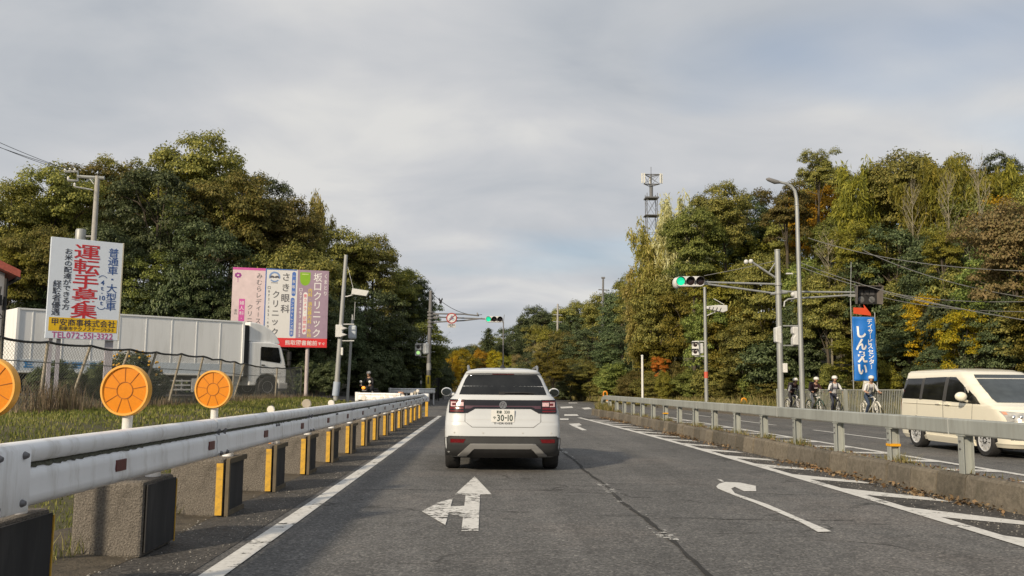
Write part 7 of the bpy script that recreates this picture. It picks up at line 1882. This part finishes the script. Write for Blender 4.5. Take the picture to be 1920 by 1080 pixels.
# a belt of trees far behind everything, so that the wood goes on beyond the first hill
# ---- citrus bush with fruit and an ivy tangle at the fence
p = P(246, 652, 27.5); cb_ = tree('shrub', 'dark', (p.x, 27.5, H(p.x, 27.5)), p.z - H(p.x, 27.5), 2.1, 'dark citrus bush with yellow fruit right of the recruiting billboard posts')
mb = MB(); rg = np.random.default_rng(9)
for k in range(46):
    d = unit(rg, 1)[0]; d[2] = abs(d[2]) * .9 + .1; q = Vector((d[0] * 5.0, d[1] * 5.0, 4.4 + d[2] * 4.9)); mb.ball(q, (.2, .2, .2), 8, 6)
mb.build('fruit', mat('citrus_fruit', (0.62, 0.34, 0.02), .5), cb_, smooth_angle=60)
for i, (px, y, D, wd, lab) in enumerate(((110, 668, 24.5, 95, 'dark leafy bush behind the fence under the recruiting billboard'), (185, 672, 25, 60, 'leafy bush between the posts of the recruiting billboard'), (285, 690, 28, 60, 'low dark bush between fence and truck right of the citrus bush'))):
    tree_px('shrub', 'dark', px, y, D, wd, lab, 'bushes along the chain link fence')
# ------------------------------------------------------------------ grass, weeds, litter
def blades(name, pts, hts, wds, m, label, cat='grass', lean=.35, seed=1, parent=None):
    """one triangle-strip blade per point"""
    rg = np.random.default_rng(seed); n = len(pts); pts = np.array(pts)
    a = rg.uniform(0, 6.28, n); b = rg.uniform(0, 6.28, n); ln = np.abs(rg.normal(size=n)) * lean
    dx = np.stack([np.cos(a), np.sin(a), np.zeros(n)], 1) * np.array(wds)[:, None] / 2
    tip = np.stack([np.cos(b) * ln, np.sin(b) * ln, np.ones(n)], 1) * np.array(hts)[:, None]
    mid = tip * np.array([.32, .32, .6])
    v = np.stack([pts - dx, pts + dx, pts + mid + dx * .7, pts + tip, pts + mid - dx * .7], 1)
    me = bpy.data.meshes.new(name)
    me.vertices.add(n * 5); me.vertices.foreach_set('co', v.reshape(-1))
    me.loops.add(n * 7); me.loops.foreach_set('vertex_index', (np.arange(n, dtype=np.int32)[:, None] * 5 + np.array([0, 1, 2, 4, 4, 2, 3], dtype=np.int32)).reshape(-1))
    me.polygons.add(2 * n); me.polygons.foreach_set('loop_start', (np.arange(n, dtype=np.int32)[:, None] * 7 + np.array([0, 4], dtype=np.int32)).reshape(-1))
    me.materials.append(m); me.update(); me.validate()
    o = bpy.data.objects.new(name, me); COL.objects.link(o)
    return tag(o, label, cat, kind='stuff')
GRASS = leaf_mat('grass_blade', [(0.080, 0.098, 0.022), (0.14, 0.162, 0.034), (0.215, 0.215, 0.05), (0.35, 0.30, 0.13)], .3)
STRAW = leaf_mat('dry_blade', [(0.12, 0.095, 0.06), (0.20, 0.16, 0.10), (0.29, 0.23, 0.15), (0.19, 0.18, 0.08)], .25)
MIXED = leaf_mat('verge_blade', [(0.09, 0.095, 0.026), (0.16, 0.15, 0.045), (0.26, 0.21, 0.085), (0.36, 0.28, 0.14)], .25)
rg = np.random.default_rng(2)
pts, hs, ws = [], [], []
def fence_x(y): return float(np.interp(y, [q.y for q in BOTS], [q.x for q in BOTS]))
for (ya, yb, n, h0, w0) in ((3, 9, 17000, .05, .010), (9, 17, 19000, .055, .015), (17, 30, 16000, .07, .026), (30, 46, 9000, .09, .045)):
    y = rg.uniform(ya, yb, n); x = -3.0 - rg.uniform(0, 1, n) ** .9 * (np.array([-fence_x(q) for q in y]) + .3 - 3.0)
    # patchy cover
    keep = (np.sin(x * 2.3 + y * .7) * np.sin(y * 1.9 - x) > -.35) | (rg.uniform(0, 1, n) < .35)
    for xx, yy in zip(x[keep], y[keep]):
        pts.append((xx, yy, H(xx, yy) - .015)); s = rg.uniform(.5, 1.35); hs.append(h0 * s * (1.0 if xx < -3.4 else .7)); ws.append(w0 * rg.uniform(.7, 1.3))
blades('grass', pts, hs, ws, GRASS, 'short green grass on the bank between the left guardrail and the chain link fence', seed=3)
pts, hs, ws = [], [], []
for i in range(5500):
    y = rg.uniform(17, 47); x = fence_x(y) + rg.normal() * .45 + .1; den = .5 + .5 * math.sin(y * 1.3) * math.sin(y * .47 + 1)
    if rg.uniform() > .35 + .65 * den: continue
    pts.append((x, y, H(x, y) - .02)); hs.append(rg.uniform(.08, .42) * (.4 + .6 * den)); ws.append(rg.uniform(.012, .03))
for i in range(420):      # the tallest tuft, on the third fence bay
    pts.append((fence_x(20.6) + rg.normal() * .35 + .3, 20.6 + rg.normal() * .4, H(-9, 20.6))); hs.append(rg.uniform(.3, .8)); ws.append(.018)
blades('dry_weeds', pts, hs, ws, STRAW, 'dry brown weeds along the foot of the chain link fence', 'weeds', seed=4)
pts, hs, ws = [], [], []
for i in range(26000):
    y = rg.uniform(24, 92); d = abs(rg.normal()) * 1.9; x = xr(y) + (2.5 if y < 47 else .25) + d
    pts.append((x, y, H(x, y) - .02)); hs.append(rg.uniform(.12, .5) * (1 + d * .25)); ws.append(rg.uniform(.02, .05) * (1 + y / 80))
blades('verge_grass', pts, hs, ws, MIXED, 'mixed green and straw grass on the right verge below the wood', seed=5)
pts, hs, ws = [], [], []
for k in range(19):
    y0 = 4.95 + 1.83 * k
    if rg.uniform() < .25: continue
    m = int(rg.uniform(110, 330)); sp = rg.uniform(.10, .26)
    for i in range(m):
        x, y = bx(y0) + rg.normal() * sp * .8 + .05, y0 + rg.normal() * sp
        if x < kx(y) + .12 or x > mx(y): continue
        pts.append((x, y, .29)); hs.append(rg.uniform(.04, .16)); ws.append(rg.uniform(.005, .011))
for i in range(1600):
    y = 37.5 + rg.uniform(0, 4); x = rg.uniform(kx(y) + .1, mx(y) - .05); pts.append((x, y, .28)); hs.append(rg.uniform(.1, .42)); ws.append(.02)
for i in range(600):
    y = rg.uniform(2, 38); pts.append((kx(y) + rg.uniform(.18, .28), y, .29)); hs.append(rg.uniform(.03, .1)); ws.append(.012)
blades('tuft_grass', pts, hs, ws, MIXED, 'grass tufts growing round the posts on the median', lean=.7, seed=6)
# grass seen through the gap between the near blocks
pts, hs, ws = [], [], []
for i in range(1500):
    y = rg.uniform(3.5, 12); x = -2.95 - abs(rg.normal()) * .16; pts.append((x, y, .0)); hs.append(rg.uniform(.05, .22)); ws.append(.008)
blades('edge_grass', pts, hs, ws, GRASS, 'thin grass behind the concrete blocks', lean=.6, seed=7)
# fallen leaves at the kerb foot
LITTER = leaf_mat('fallen_leaf', [(0.13, 0.085, 0.04), (0.22, 0.15, 0.08), (0.32, 0.24, 0.14), (0.24, 0.12, 0.045)], .15)
n = 3000; y = rg.uniform(4, 38, n); dens = np.clip(np.sin(y * .55 + 1.2) * .5 + np.sin(y * 1.37) * .35 + .35, 0.04, 1); keep = rg.uniform(0, 1, n) < dens; y = y[keep]; n = len(y)
x = np.array([kx(q) for q in y]) - np.abs(rg.normal(size=n)) * .14 - .01
hz = np.abs(rg.normal(size=n)) * .035 * np.exp(-(np.array([kx(q) for q in y]) - x) * 6) + .012
me = leaf_mesh('fallen_leaves', np.stack([x, y, hz], 1), rg.normal(size=(n, 3)) * .45 + np.array([0, 0, 1]), rg.normal(size=(n, 3)), rg.uniform(.035, .085, n), .6, LITTER)
o = bpy.data.objects.new('fallen_leaves', me); COL.objects.link(o); tag(o, 'dry orange brown leaves drifted along the foot of the median kerb', 'leaves', kind='stuff')
n = 900; y = rg.uniform(6, 40, n); x = np.array([rg.uniform(kx(q) + .1, mx(q) - .05) for q in y])
me = leaf_mesh('fallen_leaves', np.stack([x, y, np.full(n, .312)], 1), rg.normal(size=(n, 3)) * .4 + np.array([0, 0, 1]), rg.normal(size=(n, 3)), rg.uniform(.03, .07, n), .6, LITTER)
o = bpy.data.objects.new('fallen_leaves', me); COL.objects.link(o); tag(o, 'scattered dry leaves on top of the median', 'leaves', kind='stuff')
# grit
mb = MB(); rr = random.Random(8)
def pebble(x, y, s, z=0.006):
    vs = [(x + s*rr.uniform(.7, 1.2)*math.cos(a), y + s*rr.uniform(.7, 1.2)*math.sin(a), z) for a in (0, 1.26, 2.5, 3.8, 5.0)] + [(x, y, z + s*.9)]
    mb.raw(vs, [(k, (k+1) % 5, 5) for k in range(5)])
for i in range(1500): pebble(-2.0 - abs(rr.gauss(0, .32)) - .02, rr.uniform(3.5, 30), rr.uniform(.003, .009) * (1 if rr.random() < .95 else 2.0))
for i in range(500): pebble(-2.6 - rr.random() * .5, rr.uniform(4, 8.7), rr.uniform(.004, .012))
for i in range(1300):
    y = rr.uniform(5, 30); pebble(rr.uniform(road_line_x(y) + .15, kx(y) - .03), y, rr.uniform(.004, .012))
o = mb.build('gravel', mat('grit_stone', (0.24, 0.23, 0.21), .9, var=.4, scale=30)); tag(o, 'loose pale grit along both edges of the lane', 'gravel', kind='stuff')
# dirt bank behind the blocks
mb = MB(); vs = []; fs = []
yy = np.arange(2, 37, .35)
for i, y in enumerate(yy):
    for j, (x, z) in enumerate(((-2.62, .006), (-2.85, .02), (-3.1, .05), (-3.5, .06))):
        vs.append((x + rr.uniform(-.03, .03), y, z + (0 if j == 0 else rr.uniform(-.012, .02)) + (max(0, H(x, y)) if j == 3 else 0)))
    if i:
        for k in range(3): q = 4*i + k; fs.append((q-4, q-3, q+1, q))
mb.raw(vs, fs); tag(mb.build('dirt_ground', mat('dirt', (0.085, 0.07, 0.05), .95, var=.4, scale=6, bump=.6), smooth_angle=60), kind='structure')
